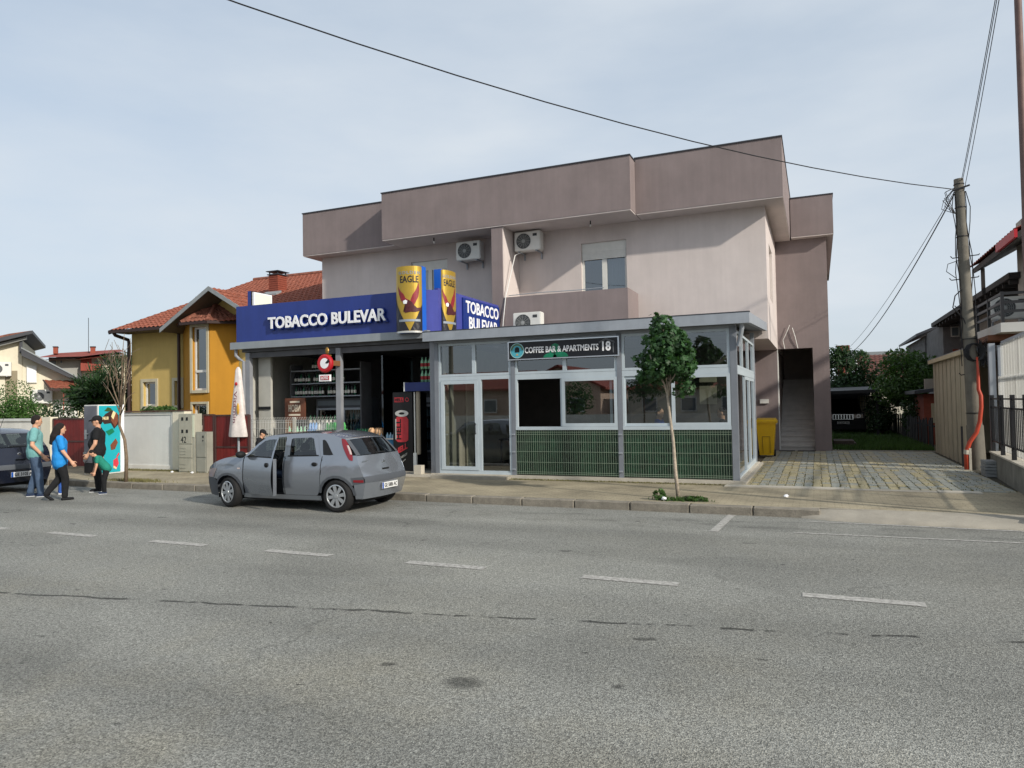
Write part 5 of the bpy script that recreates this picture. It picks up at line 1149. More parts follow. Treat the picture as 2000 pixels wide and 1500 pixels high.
tile_roof('upper_roof_tiles', (4.0,18.25,5.40),(4.0,23.2,5.40),(8,23.2,7.58),(8,18.25,7.58), 'brick_red', NH, .25, .35)
obj('roof_fascia', MB().box(3.98,4.04,18.25,20.0,5.24,5.42), 'red', NH)
obj('roof_post', MB().box(4.18,4.26,22.7,22.8,4.6,5.3), 'eave_dark', NH)
obj('balcony_floor', MB().box(3.78,6.5,18.75,21.6,3.25,3.46), 'nb_tile', NH); obj('balcony_underside', MB().box(3.66,5.2,19.4,21.5,3.12,3.245), M('brown_wood', H('6e4631'), .7, var=.2), NH)
for z in (3.72,3.92,4.12): obj('rail', MB().bar((3.84,18.85,z),(6.4,18.85,z),.04,.06).bar((3.84,18.85,z),(3.84,21.5,z),.04,.06), 'black_metal', NH)
for x, y in ((3.84,18.85),(3.84,20.2),(3.84,21.5),(5.1,18.85)): obj('rail_post', MB().box(x-.03,x+.03,y-.03,y+.03,3.46,4.16), 'black_metal', NH)
obj('balcony_door', MB().box(5.0,5.7,19.54,19.59,3.47,5.4), 'white_plastic', NH)
ac_unit(4.45, 21.2, 3.75, 'air conditioner on the balcony of the neighbour house', .8, .55, .3)
# grey house further back along the same side
GH = thing('grey_house', (6.5, 36, .12), 'grey unplastered house further back right of the driveway', 'house')
M('gh_wall', H('6f6e6e'), .9, var=.25, bump=.2)
obj('wall', MB().box(4.78,9,33.6,38.4,.1,4.775), 'gh_wall', GH); obj('rear_wall', MB().box(4.72,9,38.45,46,.1,4.7), 'gh_wall', GH)
obj('roof', MB().hexa([(4.35,38.2,4.68),(8,38.2,6.2),(8,46,6.2),(4.35,46,4.68)],[(4.35,38.2,4.80),(8,38.2,6.32),(8,46,6.32),(4.35,46,4.80)]), 'coping', GH)
for x0, x1, z0, z1, m_ in ((5.05,5.35,4.25,4.66,'white_plastic'), (5.10,5.40,3.2,3.75,'brick_red')):
    wq = obj('window', MB().box(x0,x1,33.54,33.59,z0,z1), m_, GH); obj('pane', MB().box(x0+.04,x1-.04,33.52,33.539,z0+.04,z1-.04), 'ap_glass' if z0 > 4 else 'brick_red', wq)
# yard behind: carport, dark slat fence, brick hut, old house
CP = thing('carport', (1.2, 36, .12), 'low black carport roof sheltering the parked off-road car', 'carport')
obj('roof', MB().hexa([(-1.2,34.0,1.98),(2.45,34.0,2.06),(2.45,41,2.3),(-1.2,41,2.22)], [(-1.2,34.0,2.12),(2.45,34.0,2.2),(2.45,41,2.42),(-1.2,41,2.34)]), 'dark', CP)
for x in (-.9,2.36): obj('post', MB().box(x-.05,x+.05,34.2,34.3,.12,1.99), 'dark', CP)
obj('back_screen', MB().box(-1.2,2.5,41.2,41.3,.12,2.1), 'dark', CP)
LG = thing('lattice_gate', (2.1, 37.5, .12), 'pale lattice gate beside the parked off-road car', 'gate')
obj('sheet', MB().box(1.9,2.75,39.5,39.55,.3,1.95), 'shed_trim', LG)
q = MB()
for k in range(8): q.bar((1.92+k*.115,39.44,.3),(1.92+k*.115,39.44,1.95),.02)
for k in range(7): q.bar((1.9,39.42,.35+k*.26),(2.75,39.42,.35+k*.26),.02)
obj('lattice', q, 'dark', LG); obj('post', MB().box(2.78,2.90,39.4,39.5,.12,2.05), 'white', LG)
SF = thing('slat_fence', (3.4, 31, .12), 'dark slat fence along the right side of the grassy yard', 'fence')
for k in range(52):
    y = 26.1+k*.26; x = 3.36-.012*k*.5+random.uniform(-.02,.02); obj('slat', MB().box(x-.012,x+.012,y,y+.17,.14,1.10+random.uniform(-.06,.08)), 'dark', SF)
obj('rail', MB().bar((3.39,26.0,.9),(3.09,39.6,.9),.05), 'dark', SF)
BH = thing('brick_hut', (4.0, 30, .12), 'small brick hut with tiled roof behind the dark slat fence', 'hut')
obj('wall', MB().box(3.52,5.5,29.5,32,.1,1.95), 'brick_red', BH); obj('roof', MB().hexa([(3.2,29.1,1.95),(5.7,29.1,2.25),(5.7,32.2,2.25),(3.2,32.2,1.95)],[(3.2,29.1,2.07),(5.7,29.1,2.37),(5.7,32.2,2.37),(3.2,32.2,2.07)]), 'coping', BH); obj('plaster_patch', MB().box(3.75,4.1,29.46,29.498,.9,1.6), 'shed_trim', BH)
obj('chimney', MB().box(3.65,3.95,30,30.3,2.1,2.5), 'concrete', BH)
OH = thing('old_house', (4.5, 55, .12), 'old low house with dark red roof and red chimney behind the yard', 'house')
obj('wall', MB().box(2.9,9,55,63,.1,3.1), 'ap_white', OH); tile_roof('roof', (2.7,54.5,3.1),(9.2,54.5,3.1),(9.2,59,5.0),(2.7,59,5.0), M('roof_dark', H('5f3a31'), .8, var=.3, scale=6), OH, .3, .45); obj('verge', MB().hexa([(2.62,54.4,3.0),(2.72,54.4,3.0),(2.72,59,4.95),(2.62,59,4.95)],[(2.62,54.4,3.2),(2.72,54.4,3.2),(2.72,59,5.12),(2.62,59,5.12)]), 'white', OH)
obj('window', MB().box(4.6,6.2,54.95,54.99,2.3,3.0), 'ap_glass', OH); obj('back_roof', MB().box(2.0,8.5,62,70,4.4,5.4), 'verge', OH)
obj('chimney', MB().box(1.55,2.45,62.0,62.8,3.0,6.0), 'brick_red', OH)
tag(obj('yard_pole', MB().tube([(1.75,50,.1),(1.75,50,4.6)], .09, 8, .07), 'pole_concrete', smooth='auto'), 'thin concrete pole standing in the garden behind the carport', 'pole')
BT = thing('board_stack', (.85, 27.2, .12), 'stack of dark boards lying beside the stair tower', 'boards')
for k in range(4): obj('board', MB().box(.48,1.28-.06*k,26.6,28.2-.1*k,.13+k*.07,.19+k*.07), 'bark_dark', BT)
for k in range(6): tag(obj('stone', MB().ell((.55+k*.15+random.random()*.05,25.65+random.random()*.5,.15),.08+random.random()*.06,.07,.04,7,5), 'concrete_light'), '%s pale flat stone from the left at the foot of the stair tower' % ORD[k], 'stone', 'stones by the stair tower')
# yellow wheelie bin
WB = thing('wheelie_bin', (-1.42, 22.6, .14), 'yellow wheelie bin beside the terrace side wall', 'bin')
M('bin_yellow', H('d9ae12'), .45, var=.08, scale=3)
obj('body', MB().hexa([(-1.62,22.42,.2),(-1.24,22.42,.2),(-1.24,22.82,.2),(-1.62,22.82,.2)], [(-1.70,22.35,1.14),(-1.16,22.35,1.14),(-1.16,22.95,1.14),(-1.70,22.95,1.14)]), 'bin_yellow', WB)
obj('rim', MB().box(-1.74,-1.12,22.31,22.99,1.141,1.19), 'bin_yellow', WB)
obj('lid', MB().hexa([(-1.75,22.29,1.192),(-1.11,22.29,1.192),(-1.11,23.0,1.192),(-1.75,23.0,1.192)], [(-1.69,22.36,1.25),(-1.17,22.36,1.25),(-1.17,22.98,1.29),(-1.69,22.98,1.29)]), 'bin_yellow', WB)
for x in (-1.66,-1.22): obj('wheel', MB().lathe([(0,-.025),(.1,-.025),(.1,.025),(0,.025)], (x,22.85,.24), 'x', 14), 'rubber', WB)
obj('handle', MB().bar((-1.68,23.03,1.2),(-1.18,23.03,1.2),.035), 'bin_yellow', WB); obj('panel_outline', MB().bar((-1.52,22.385,.25),(-1.535,22.37,.75),.012).bar((-1.535,22.372,.75),(-1.32,22.372,.75),.012).bar((-1.32,22.372,.75),(-1.32,22.39,.25),.012), M('bin_shadow', H('7d6410'), .5, var=0), WB)
# tall lamp post at the right edge
LP = thing('lamp_post', (2.73, 12.0, .12), 'rusty tall lamp post cut by the right edge of the photo', 'lamp post')
obj('mast', MB().tube([(2.80,12.0,.13),(2.765,12.0,4.3),(2.765,12.0,4.35),(2.765,12.0,9.0)], [.07,.062,.05,.045], 10), M('rust_mast', H('6d5650'), .6, var=.25, scale=6), LP, smooth='auto'); obj('arm', MB().tube([(2.77,12,8.9),(2.75,11.2,9.3),(2.72,10.2,9.45)], .035, 8), 'rust_mast', LP); obj('lamp_head', MB().box(2.6,2.84,9.6,10.3,9.40,9.54), 'steel_grey', LP)
obj('base_plate', MB().box(2.66,2.94,11.86,12.14,.125,.16), 'rust_mast', LP)
# overhead wires
def wire(name, a, b, sag, label, r=.008):
    a = Vector(a); b = Vector(b); pts = [a.lerp(b, i/24)-Vector((0,0,sag*4*(i/24)*(1-i/24))) for i in range(25)]
    tag(obj(name, MB().tube(pts, r, 5), 'cable'), label, 'wire')
tp = p1
wire('overhead_wire', tp+Vector((-.14,-.1,-.25)), (-21.32,-9.6,13.30), 2.16, 'overhead wire crossing the sky from the pole to the upper left', .011)
for k, (dx, lb_) in enumerate(((0,'leftmost wire rising steeply from the pole top'), (.06,'middle wire rising steeply from the pole top'), (.12,'rightmost wire rising steeply from the pole top'))):
    wire('overhead_wire', tp+Vector((.05+dx*.4,-.05,-.05-.25*(k == 2))), (2.755,12.0,8.95-.12*k), .10, lb_, .007)
P2 = thing('utility_pole', (-21.32,-9.6,.1), 'tall pole across the street that carries the long overhead wire', 'pole'); obj('shaft', MB().tube([(-21.32,-9.65,.1),(-21.32,-9.65,13.5)], .17, 12, .10), 'pole_concrete', P2, smooth='auto'); obj('top_arm', MB().bar((-21.9,-9.62,13.28),(-20.8,-9.62,13.28),.06), 'black_metal', P2)
wire('overhead_wire', tp+Vector((-.1,0,-.35)), (1.75,50,4.5), .6, 'dark service wire running down from the pole to the back garden', .016)
wire('overhead_wire', tp+Vector((-.1,0,-.30)), (1.45,50,4.6), .45, 'thin service wire running down from the pole to the back garden', .008)
wire('overhead_wire', (-2,50,3.9), (8,54,4.4), .2, 'thin wire crossing low behind the yard', .015)

# ------------------------------------------------------------------ cars
def carpaint(name, col, metal=.55, rough=.32):
    return M(name, col, rough, metal=metal, var=0, coat=1.0)
carpaint('silver_blue', H('8d939c'), .6, .2); carpaint('navy', H('161b2c'), .3, .25); M('jeep_black', H('0e0f12'), .55, var=0, spec=.3)
M('trim_grey', H('4b4f55'), .55, var=.08); M('tail_red', H('7a101c'), .12, var=.1, coat=.8); M('tail_clear', H('b9a9a4'), .15, var=.1, coat=.8); M('seat_cloth', H('2a2c30'), .9, var=.15)
M('plate_white', H('d6d7d6'), .4, var=.03); M('plate_blue', H('1e4fa0'), .4, var=.03); M('seam', H('0c0d0e'), .7, var=0)
def ru(bot, top, f, nv=6):
    "ruled patch between two side-view polylines, bent to the body width f(x, z)"
    mb = MB(); n = len(bot); vs_ = []
    for j in range(nv+1):
        for (a, b) in zip(bot, top):
            x = a[0]+(b[0]-a[0])*j/nv; z = a[1]+(b[1]-a[1])*j/nv; vs_.append((x, f(x, z), z))
    mb.add(vs_, [(j*n+i, j*n+i+1, (j+1)*n+i+1, (j+1)*n+i) for j in range(nv) for i in range(n-1)]); return mb
def dense(pl, k=5):
    out = []
    for a, b in zip(pl, pl[1:]): out += [(a[0]+(b[0]-a[0])*i/k, a[1]+(b[1]-a[1])*i/k) for i in range(k)]
    return out+[pl[-1]]
def hatchback(name, loc, rz, label, paint, door_angle=0., plate='GE 5886 AC', emblem=None, tall_lamps=True, sc=1.0, twin=None):
    car = thing(name, loc, label, 'car', 'cars parked along the kerb', rz=rz, local=True); car.scale = (sc, sc, sc)
    L, WB0, WB1, WR = 3.82, .76, 3.25, .295
    def hw(x, z):
        w = .815
        if x < .75: w -= .26*((.75-x)/.75)**2.2
        if x > 3.05: w -= .13*((x-3.05)/.77)**2
        if z < .60: w -= .075*((.60-z)/.38)**1.7
        if z > .60: w -= .045*(min(z, .97)-.60)**2/.137
        if z > .97: w -= .034*0+.36*(z-.97)+.16*(z-.97)**2
        w += .010*math.exp(-((z-.86)/.035)**2)-.006*math.exp(-((z-.40)/.03)**2)
        return w
    arc = lambda cx, a0, a1, r=.365, n=9: [(cx+r*math.cos(R(a0+(a1-a0)*i/n)), WR+r*math.sin(R(a0+(a1-a0)*i/n))) for i in range(n+1)]
    belt = lambda x: .962+.022*(x-1.1)
    roofz = lambda x: 1.36+.05*math.sin(min(1, max(0, (x-1.55)/1.5))*math.pi*.62)-(.10*((x-2.75)/.6)**2 if x > 2.75 else 0)
    top_line = [(1.52, 1.335)]+[(x, roofz(x)) for x in (1.7,1.9,2.1,2.3,2.5,2.7,2.9,3.1)]+[(3.30,1.30)]
    doorx = 1.13
    for s in (-1, 1):
        f = lambda x, z, o=0.: s*(hw(x, z)+o)
        def panel(nm, bot, top, m=paint, par=car, o=0., nv=7, sm=True):
            mb = ru(bot, top, lambda x, z: s*(hw(x, z)+o), nv)
            if s > 0: mb.f = [q[::-1] for q in mb.f]
            return obj(nm, mb, m, par, smooth=sm)
        # front wing
        fa = arc(WB0, 140, -5); bot = [(.10,.56),(.28,.56),(.42,.545)]+fa
        tx_ = [.10+.06+(1.13-.16)*i/(len(bot)-1) for i in range(len(bot))]
        hood = lambda x: .70+.285*(1-((1.08-x)/.96)**2*.9) if x < 1.08 else .97
        panel('front_wing', bot, [(x, min(hood(x), belt(x)+.0)) for x in tx_])
        # sill
        panel('sill', dense([(1.10,.20),(2.90,.20)], 8), dense([(1.12,.285),(2.90,.285)], 8), paint)
        # rear door, quarter panel
        db = dense([(2.10,.29),(2.82,.29)], 6)+[(2.875,.36),(2.905,.44)]; dt = [(2.12+(2.93-2.12)*i/(len(db)-1), belt(2.12+.8*i/(len(db)-1))) for i in range(len(db))]
        rd = panel('rear_door', db, dt)
        ra = arc(WB1, 158, 15); qb = ra[:-1]+[(3.62,.50),(3.70,.60),(3.775,.64)]; qt = [(2.945+(3.618-2.945)*i/(len(qb)-1), belt(2.945)+.012*i/(len(qb)-1)) for i in range(len(qb))]
        panel('quarter_panel', qb, qt)
        # jambs behind the shut lines
        for xa, xb in ((1.09,1.20),(2.85,3.0)): panel('door_jamb', dense([(xa,.27),(xb,.27)] if xa < 2 else [(xa,.5),(xb+.02,.62)], 2), dense([(xa,.96),(xb,.96)], 2), 'seam', o=-.025, nv=6)
        panel('door_jamb', dense([(2.04,.27),(2.16,.27)], 2), dense([(2.05,.97),(2.17,.97)], 2), paint, o=-.03, nv=6)
        # dark arch trims
        for cx, a0, a1 in ((WB0, 165, -8), (WB1, 172, 2)):
            panel('arch_trim', arc(cx, a0, a1, .325), arc(cx, a0, a1, .372), 'trim_grey', o=.008, nv=2)
            panel('arch_liner', arc(cx, a0, a1, .325), arc(cx, a0, a1, .33), 'rubber', o=-.10, nv=1)
        # pillars and roof rail
        panel('roof_rail', [(x, z-.045) for x, z in top_line], top_line, nv=2)
        panel('rear_pillar', [(2.93,belt(2.93)-.004),(3.1,1.001),(3.3,1.005),(3.50,1.009)], [(2.83,roofz(2.83)-.043),(2.98,roofz(2.98)-.043),(3.10,roofz(3.1)-.043),(3.30,1.257)], nv=8)
        panel('b_pillar', dense([(2.08,belt(2.1)),(2.17,belt(2.17))], 2), dense([(2.03,roofz(2.03)-.04),(2.11,roofz(2.11)-.04)], 2), nv=4)
        panel('c_pillar', dense([(2.86,belt(2.86)),(2.935,belt(2.93))], 2), dense([(2.70,roofz(2.7)-.04),(2.87,roofz(2.87)-.03)], 2), nv=5)
        gB = dense([(2.215,belt(2.2)+.004),(2.825,belt(2.82)+.004)], 6); gT = [(2.165,roofz(2.16)-.10)]+dense([(2.185,roofz(2.18)-.080),(2.60,roofz(2.6)-.078)], 4)+[(2.665,roofz(2.66)-.10)]
        panel('rear_window', gB, gT, 'car_glass', rd, nv=6)
        panel('window_frame', gT, [(2.10+(2.71-2.10)*i/(len(gT)-1), roofz(2.10+(2.71-2.10)*i/(len(gT)-1))-.042) for i in range(len(gT))], paint, rd, o=.004, nv=2)
        panel('window_frame', dense([(2.135,belt(2.13)),(2.22,belt(2.2))], 2), dense([(2.085,roofz(2.1)-.042),(2.17,roofz(2.17)-.085)], 2), paint, rd, o=.004, nv=4)
        panel('window_frame', dense([(2.82,belt(2.82)),(2.90,belt(2.9))], 2), dense([(2.655,roofz(2.66)-.085),(2.74,roofz(2.7)-.042)], 2), paint, rd, o=.004, nv=4)
        panel('window_seal', dense([(2.212,belt(2.2)),(2.226,belt(2.2))], 1), dense([(2.160,roofz(2.16)-.095),(2.174,roofz(2.17)-.095)], 1), 'seam', rd, o=.006, nv=3)
        panel('window_seal', dense([(2.165,belt(2.165)),(2.865,belt(2.86))], 6), dense([(2.163,belt(2.165)+.022),(2.856,belt(2.86)+.022)], 6), 'seam', rd, o=.004, nv=1)
        panel('quarter_window', [(2.955,1.025),(3.02,1.022),(3.1,1.02),(3.165,1.03)], [(2.865,1.285),(2.90,1.292),(2.94,1.275),(3.00,1.22)], 'dark', o=.004, nv=6)
        panel('door_seam', [(2.905,.44),(2.925,.7),(2.94,.95)], [(2.917,.44),(2.937,.7),(2.952,.95)], 'seam', o=.003, nv=1)
        panel('door_seam', [(2.095,.29),(2.10,.6),(2.12,.96)], [(2.107,.29),(2.112,.6),(2.132,.96)], 'seam', o=.003, nv=1)
        obj('door_handle', MB().ell((2.79, s*(hw(2.79,.86)+.004), .855), .062, .018, .038, 12, 8), 'seam', rd)
        # front door, swung open on the street side
        hy = s*hw(doorx, .6)
        mb = ru(dense([(1.15,.29),(2.085,.29)], 8), dense([(1.15,belt(1.15)),(2.105,belt(2.1))], 8), lambda x, z: s*hw(x, z), 8)
        if s > 0: mb.f = [q[::-1] for q in mb.f]
        mv = lambda p: Vector((p.x-doorx, p.y-hy, p.z))
        def dpart(nm, mb_, m, par, sm=True):
            mb_.mapv(mv); o = obj(nm, mb_, m, None, smooth=sm); o.parent = par; return o
        D = dpart('front_door', mb, paint, car); D.location = (doorx, hy, 0)
        if s < 0 and door_angle: D.rotation_euler = (0, 0, -door_angle)
        def dpanel(nm, bot, top, m, o=0., nv=4):
            q = ru(bot, top, lambda x, z: s*(hw(x, z)+o), nv)
            if s > 0: q.f = [t[::-1] for t in q.f]
            return dpart(nm, q, m, D)
        A0 = [(1.13,.965),(1.3,1.10),(1.48,1.235),(1.62,1.315),(1.78,roofz(1.78)-.042),(1.95,roofz(1.95)-.042),(2.06,roofz(2.06)-.042)]
        A1 = [(1.24,.985),(1.37,1.075),(1.52,1.195),(1.65,1.275),(1.79,roofz(1.79)-.075),(1.93,roofz(1.93)-.075),(2.02,roofz(2.0)-.08)]
        dpanel('window_frame', A1, A0, paint, nv=2)
        dpanel('window_frame', [(2.045,belt(2.0)),(2.10,belt(2.1))], [(2.0,roofz(2.0)-.07),(2.06,roofz(2.06)-.042)], paint)
        gb_ = [(1.24+(2.045-1.24)*i/6, belt(1.3)+.008) for i in range(7)]
        dpanel('window_pane', gb_, A1, 'car_glass')
        dpanel('window_seal', gb_, [(x, z+.022) for x, z in gb_], 'seam', .004, 1)
        dpart('door_handle', MB().ell((1.93, s*(hw(1.93,.86)+.004), .845), .055, .018, .045, 12, 8), 'seam', D)
        mbm = MB().ell((1.20, s*(hw(1.2,.95)+.11), 1.02), .07, .10, .065, 12, 8); dpart('mirror', mbm, 'seam' if s < 0 else 'trim_grey', D)
        inner = ru(dense([(1.16,.30),(2.08,.30)], 4), dense([(1.16,.94),(2.09,.96)], 4), lambda x, z: s*(hw(x, z)-.06), 3); dpart('door_lining', inner, 'seat_cloth', D)
        dpart('door_edge', ru([(2.085,.29),(2.10,.6),(2.105,.96)], [(2.083,.291),(2.098,.601),(2.103,.961)], lambda x, z: s*hw(x, z), 1).add([(2.086,s*(hw(2.08,.29)),.29),(2.086,s*(hw(2.08,.29)-.07),.29),(2.106,s*(hw(2.1,.96)-.07),.96),(2.106,s*hw(2.1,.96),.96)], [(0,1,2,3)]), paint, D)
        # lamps
        panel('head_lamp', [(.10,.565),(.22,.565),(.36,.58)], [(.15,.70),(.28,.735),(.46,.74)], 'tail_clear', o=.006, nv=3)
        panel('indicator', [(1.0,.74),(1.07,.74)], [(1.0,.765),(1.07,.765)], 'tail_clear', o=.006, nv=1)
        if tall_lamps:
            for nm_, a_, b_, m_, off in (('tail_lamp', 0, 1, 'tail_red', .014), ('lamp_clear', .62, .97, 'tail_clear', .017)):
                mb = MB(); vv = []; nr, nc = 12, 4
                for j_ in range(nr+1):
                    v_ = j_/nr if nm_ == 'tail_lamp' else .28+.42*j_/nr
                    x0 = 3.265+.235*v_**1.35; wd = .145*math.sin(math.pi*min(1, max(.0, .12+v_*.80)))**.55
                    z_ = 1.315-.375*v_
                    for i_ in range(nc+1):
                        u_ = a_+(b_-a_)*i_/nc; x_ = x0+wd*u_; z2 = z_-.02*u_; vv.append((x_, s*(hw(x_, z2)+off*math.sin(math.pi*(.15+.7*i_/nc))), z2))
                mb.add(vv, [(j_*(nc+1)+i_, j_*(nc+1)+i_+1, (j_+1)*(nc+1)+i_+1, (j_+1)*(nc+1)+i_) for j_ in range(nr) for i_ in range(nc)])
                obj(nm_, mb, m_, car, smooth=True)
        else:
            panel('tail_lamp', [(3.50,.78),(3.58,.78),(3.68,.78)], [(3.44,.98),(3.53,.98),(3.63,.98)], 'tail_red', o=.01, nv=3)
        panel('bumper_lamp', [(3.60,.545),(3.70,.54),(3.78,.54)], [(3.60,.585),(3.70,.585),(3.78,.585)], 'tail_red', o=.012, nv=1)
        panel('front_bumper', [(.08,.22),(.25,.20),(.40,.20),(.44,.24)], [(.08,.56),(.25,.56),(.40,.545),(.45,.50)], 'trim_grey', nv=5)
        panel('rear_bumper', [(3.595,.24),(3.66,.24),(3.72,.24)], [(3.60,.50),(3.70,.52),(3.80,.53)], paint, nv=4)
        panel('bumper_strip', [(3.585,.50),(3.68,.51),(3.795,.53)], [(3.55,.62),(3.66,.63),(3.775,.64)], 'trim_grey', o=.006, nv=3)
    def crown(nm, line, bz=0., bx=0., m=paint, par=car, n=12, inset=0., s0=-1., s1=1.):
        mb = MB(); vs_ = []
        for (x, z) in line:
            w = hw(x, z)-inset
            for i in range(n+1):
                s = s0+(s1-s0)*i/n; k = 1-s*s if abs(s) < 1 else 0; vs_.append((x+bx*k, s*w, z+bz*k))
        mb.add(vs_, [(j*(n+1)+i, j*(n+1)+i+1, (j+1)*(n+1)+i+1, (j+1)*(n+1)+i) for j in range(len(line)-1) for i in range(n)])
        return obj(nm, mb, m, par, smooth=True)
    crown('bonnet', [(x, .70+.285*(1-((1.08-x)/.96)**2*.9)) for x in (.16,.26,.38,.52,.68,.84,1.0,1.08)], .05, -.07)
    crown('windscreen', dense([(1.09,.968),(1.30,1.115),(1.52,1.335)], 4), .035, -.10, 'car_glass', inset=.02)
    crown('roof', top_line, .035, 0)
    crown('nose', [(.16,.69),(.10,.62),(.08,.56)], .01, -.14); crown('front_bumper_bar', [(.08,.56),(.06,.45),(.06,.32),(.12,.20)], 0, -.16, 'trim_grey')
    tg = crown('tailgate', [(3.615,1.005),(3.66,.90),(3.71,.78),(3.735,.70),(3.77,.64)], 0, .055)
    crown('rear_glass', [(3.36,1.285),(3.45,1.19),(3.54,1.10),(3.615,1.01)], .012, .07, 'car_glass', tg, inset=.075)
    crown('glass_border', [(3.30,1.315),(3.345,1.30),(3.362,1.285)], .02, .06, paint, tg)
    for a, b in ((-1.0,-.86),(.86,1.0)): crown('glass_border', [(3.355,1.286),(3.45,1.192),(3.54,1.102),(3.618,1.012)], .012, .068, 'trim_grey', tg, 3, .0, a, b)
    crown('wiper', [(3.575,1.05),(3.60,1.03)], .0, .085, 'seam', tg, 6, .15, -.3, .35)
    crown('rear_bumper_bar', [(3.77,.64),(3.795,.60),(3.80,.53)], 0, .06, 'trim_grey'); crown('rear_bumper_bar', [(3.80,.53),(3.779,.45),(3.738,.30),(3.722,.24)], 0, .075, paint)
    # plate, badges
    zc = .44 if tall_lamps else .42; xr = 3.868
    pl = obj('number_plate', MB().box(xr,xr+.012,-.26,.26,zc-.055,zc+.055), 'plate_white', car)
    obj('plate_band', MB().box(xr+.0125,xr+.014,-.26,-.215,zc-.053,zc+.053), 'plate_blue', pl)
    t_ = fit(text_mb(plate, .1, .001, .002), .42, .072); t_.mapv(lambda p: Vector((xr+.0135+p.z, .022+p.x, zc+p.y))); obj('plate_lettering', t_, 'seam', pl)
    q = MB().lathe([(.030,-.004),(.040,0),(.030,.004)], (3.735,0,.855), 'x', 20)
    if emblem == 'bolt': q.bar((3.738,-.05,.845),(3.738,.05,.865),.012)
    else:
        q.bar((3.74,-.022,.885),(3.74,0,.855),.008).bar((3.74,.022,.885),(3.74,0,.855),.008).bar((3.74,-.028,.865),(3.74,-.012,.82),.008).bar((3.74,.028,.865),(3.74,.012,.82),.008).bar((3.74,-.012,.82),(3.74,0,.85),.008).bar((3.74,.012,.82),(3.74,0,.85),.008)
    obj('emblem', q, 'chrome', tg)
    obj('gate_handle', MB().box(3.77,3.795,-.10,.10,.725,.75), 'seam', tg)
    if tall_lamps: t_ = fit(text_mb('CORSA', .1, .001, .0), .22, .032); t_.mapv(lambda p: Vector((3.672+.02+p.z, -.50+p.x, .90+p.y))); obj('model_lettering', t_, 'chrome', tg)
    # inside
    obj('cabin_floor', MB().box(.9,3.4,-.66,.66,.22,.30).box(3.0,3.45,-.62,.62,.30,.80).box(1.0,1.35,-.64,.64,.55,.90), 'seat_cloth', car)
    for x, y in ((1.75,-.36),(1.75,.36),(2.75,-.36),(2.75,.36)):
        st_ = obj('seat', MB().box(x-.1,x+.36,y-.24,y+.24,.30,.55).hexa([(x+.26,y-.24,.5),(x+.42,y-.24,.5),(x+.42,y+.24,.5),(x+.26,y+.24,.5)],[(x+.40,y-.20,1.05),(x+.52,y-.20,1.05),(x+.52,y+.20,1.05),(x+.40,y+.20,1.05)]), 'seat_cloth', car); obj('head_rest', MB().ell((x+.49,y,1.14),.05,.13,.085,10,6), 'seat_cloth', st_)
    wl_ = MB().lathe([(.17,-.012),(.185,0),(.17,.012)], (0,0,0), 'z', 20); mm = Matrix.Translation((1.48,-.36,.88)) @ Matrix.Rotation(R(62), 4, 'Y'); wl_.mapv(lambda p: mm @ p); obj('steering_wheel', wl_, 'seam', car)
    obj('underbody', MB().box(.35,3.6,-.62,.62,.16,.24), 'rubber', car)
    # wheels
    for x in (WB0, WB1):
        for s in (-1, 1):
            y = s*.705
            w_ = bpy.data.objects.new('wheel', None); COL.objects.link(w_); w_.parent = car; w_.location = (x, y, WR); w_.rotation_euler = (0, 0, R(-14) if (x == WB0 and door_angle) else 0)
            o = -s
            ty = obj('tyre', MB().lathe([(.19,-.09),(.255,-.095),(.285,-.075),(.295,-.04),(.295,.04),(.285,.075),(.255,.095),(.19,.09)], (0,0,0), 'y', 36), 'rubber', None, smooth='auto'); ty.parent = w_
            rim = obj('rim', MB().lathe([(.205,s*.088),(.195,s*.092),(.185,s*.075),(.18,s*.03),(0,s*.03)], (0,0,0), 'y', 32), 'trim_grey' if not tall_lamps else M('rim_dark', H('3a3c40'), .5, var=.05), None, smooth='auto'); rim.parent = w_
            sp = MB()
            for k in range(8):
                a = k*math.pi/4+.2; ca, sa = math.cos(a), math.sin(a); ta, tb = -sa, ca
                pts = [(.035,.024),(.12,.030),(.185,.036)]
                prof = [(ca*r_+ta*w2, sa*r_+tb*w2) for r_, w2 in pts]+[(ca*r_-ta*w2, sa*r_-tb*w2) for r_, w2 in pts[::-1]]
                sp.prism([(p[0], s*.074, p[1]) for p in prof], (0, s*.014, 0))
            sp.lathe([(0,s*.100),(.04,s*.098),(.05,s*.07)], (0,0,0), 'y', 16).lathe([(.182,s*.08),(.19,s*.096),(.207,s*.092),(.209,s*.08)], (0,0,0), 'y', 36)
            hc = obj('hub_cap', sp, M('hub_silver', H('b3b7bb'), .3, metal=.6, var=.05), None); hc.parent = w_
    an = obj('aerial', MB().tube([(3.05,0,1.42),(3.22,0,1.72)], .005, 5), 'seam', car)
    return car
corsa = hatchback('hatchback_car', (-11.02, 11.05, 0), R(.6), 'silver-grey hatchback with its street-side front door ajar in front of the shop', 'silver_blue', R(17), 'GE 5886 AC', 'bolt', True, .985)
golf = hatchback('hatchback_car', (-21.0, 10.75, 0), R(0), 'dark navy hatchback cut by the left edge of the photo', 'navy', 0, 'GE 3105 AB', None, False, 1.04)
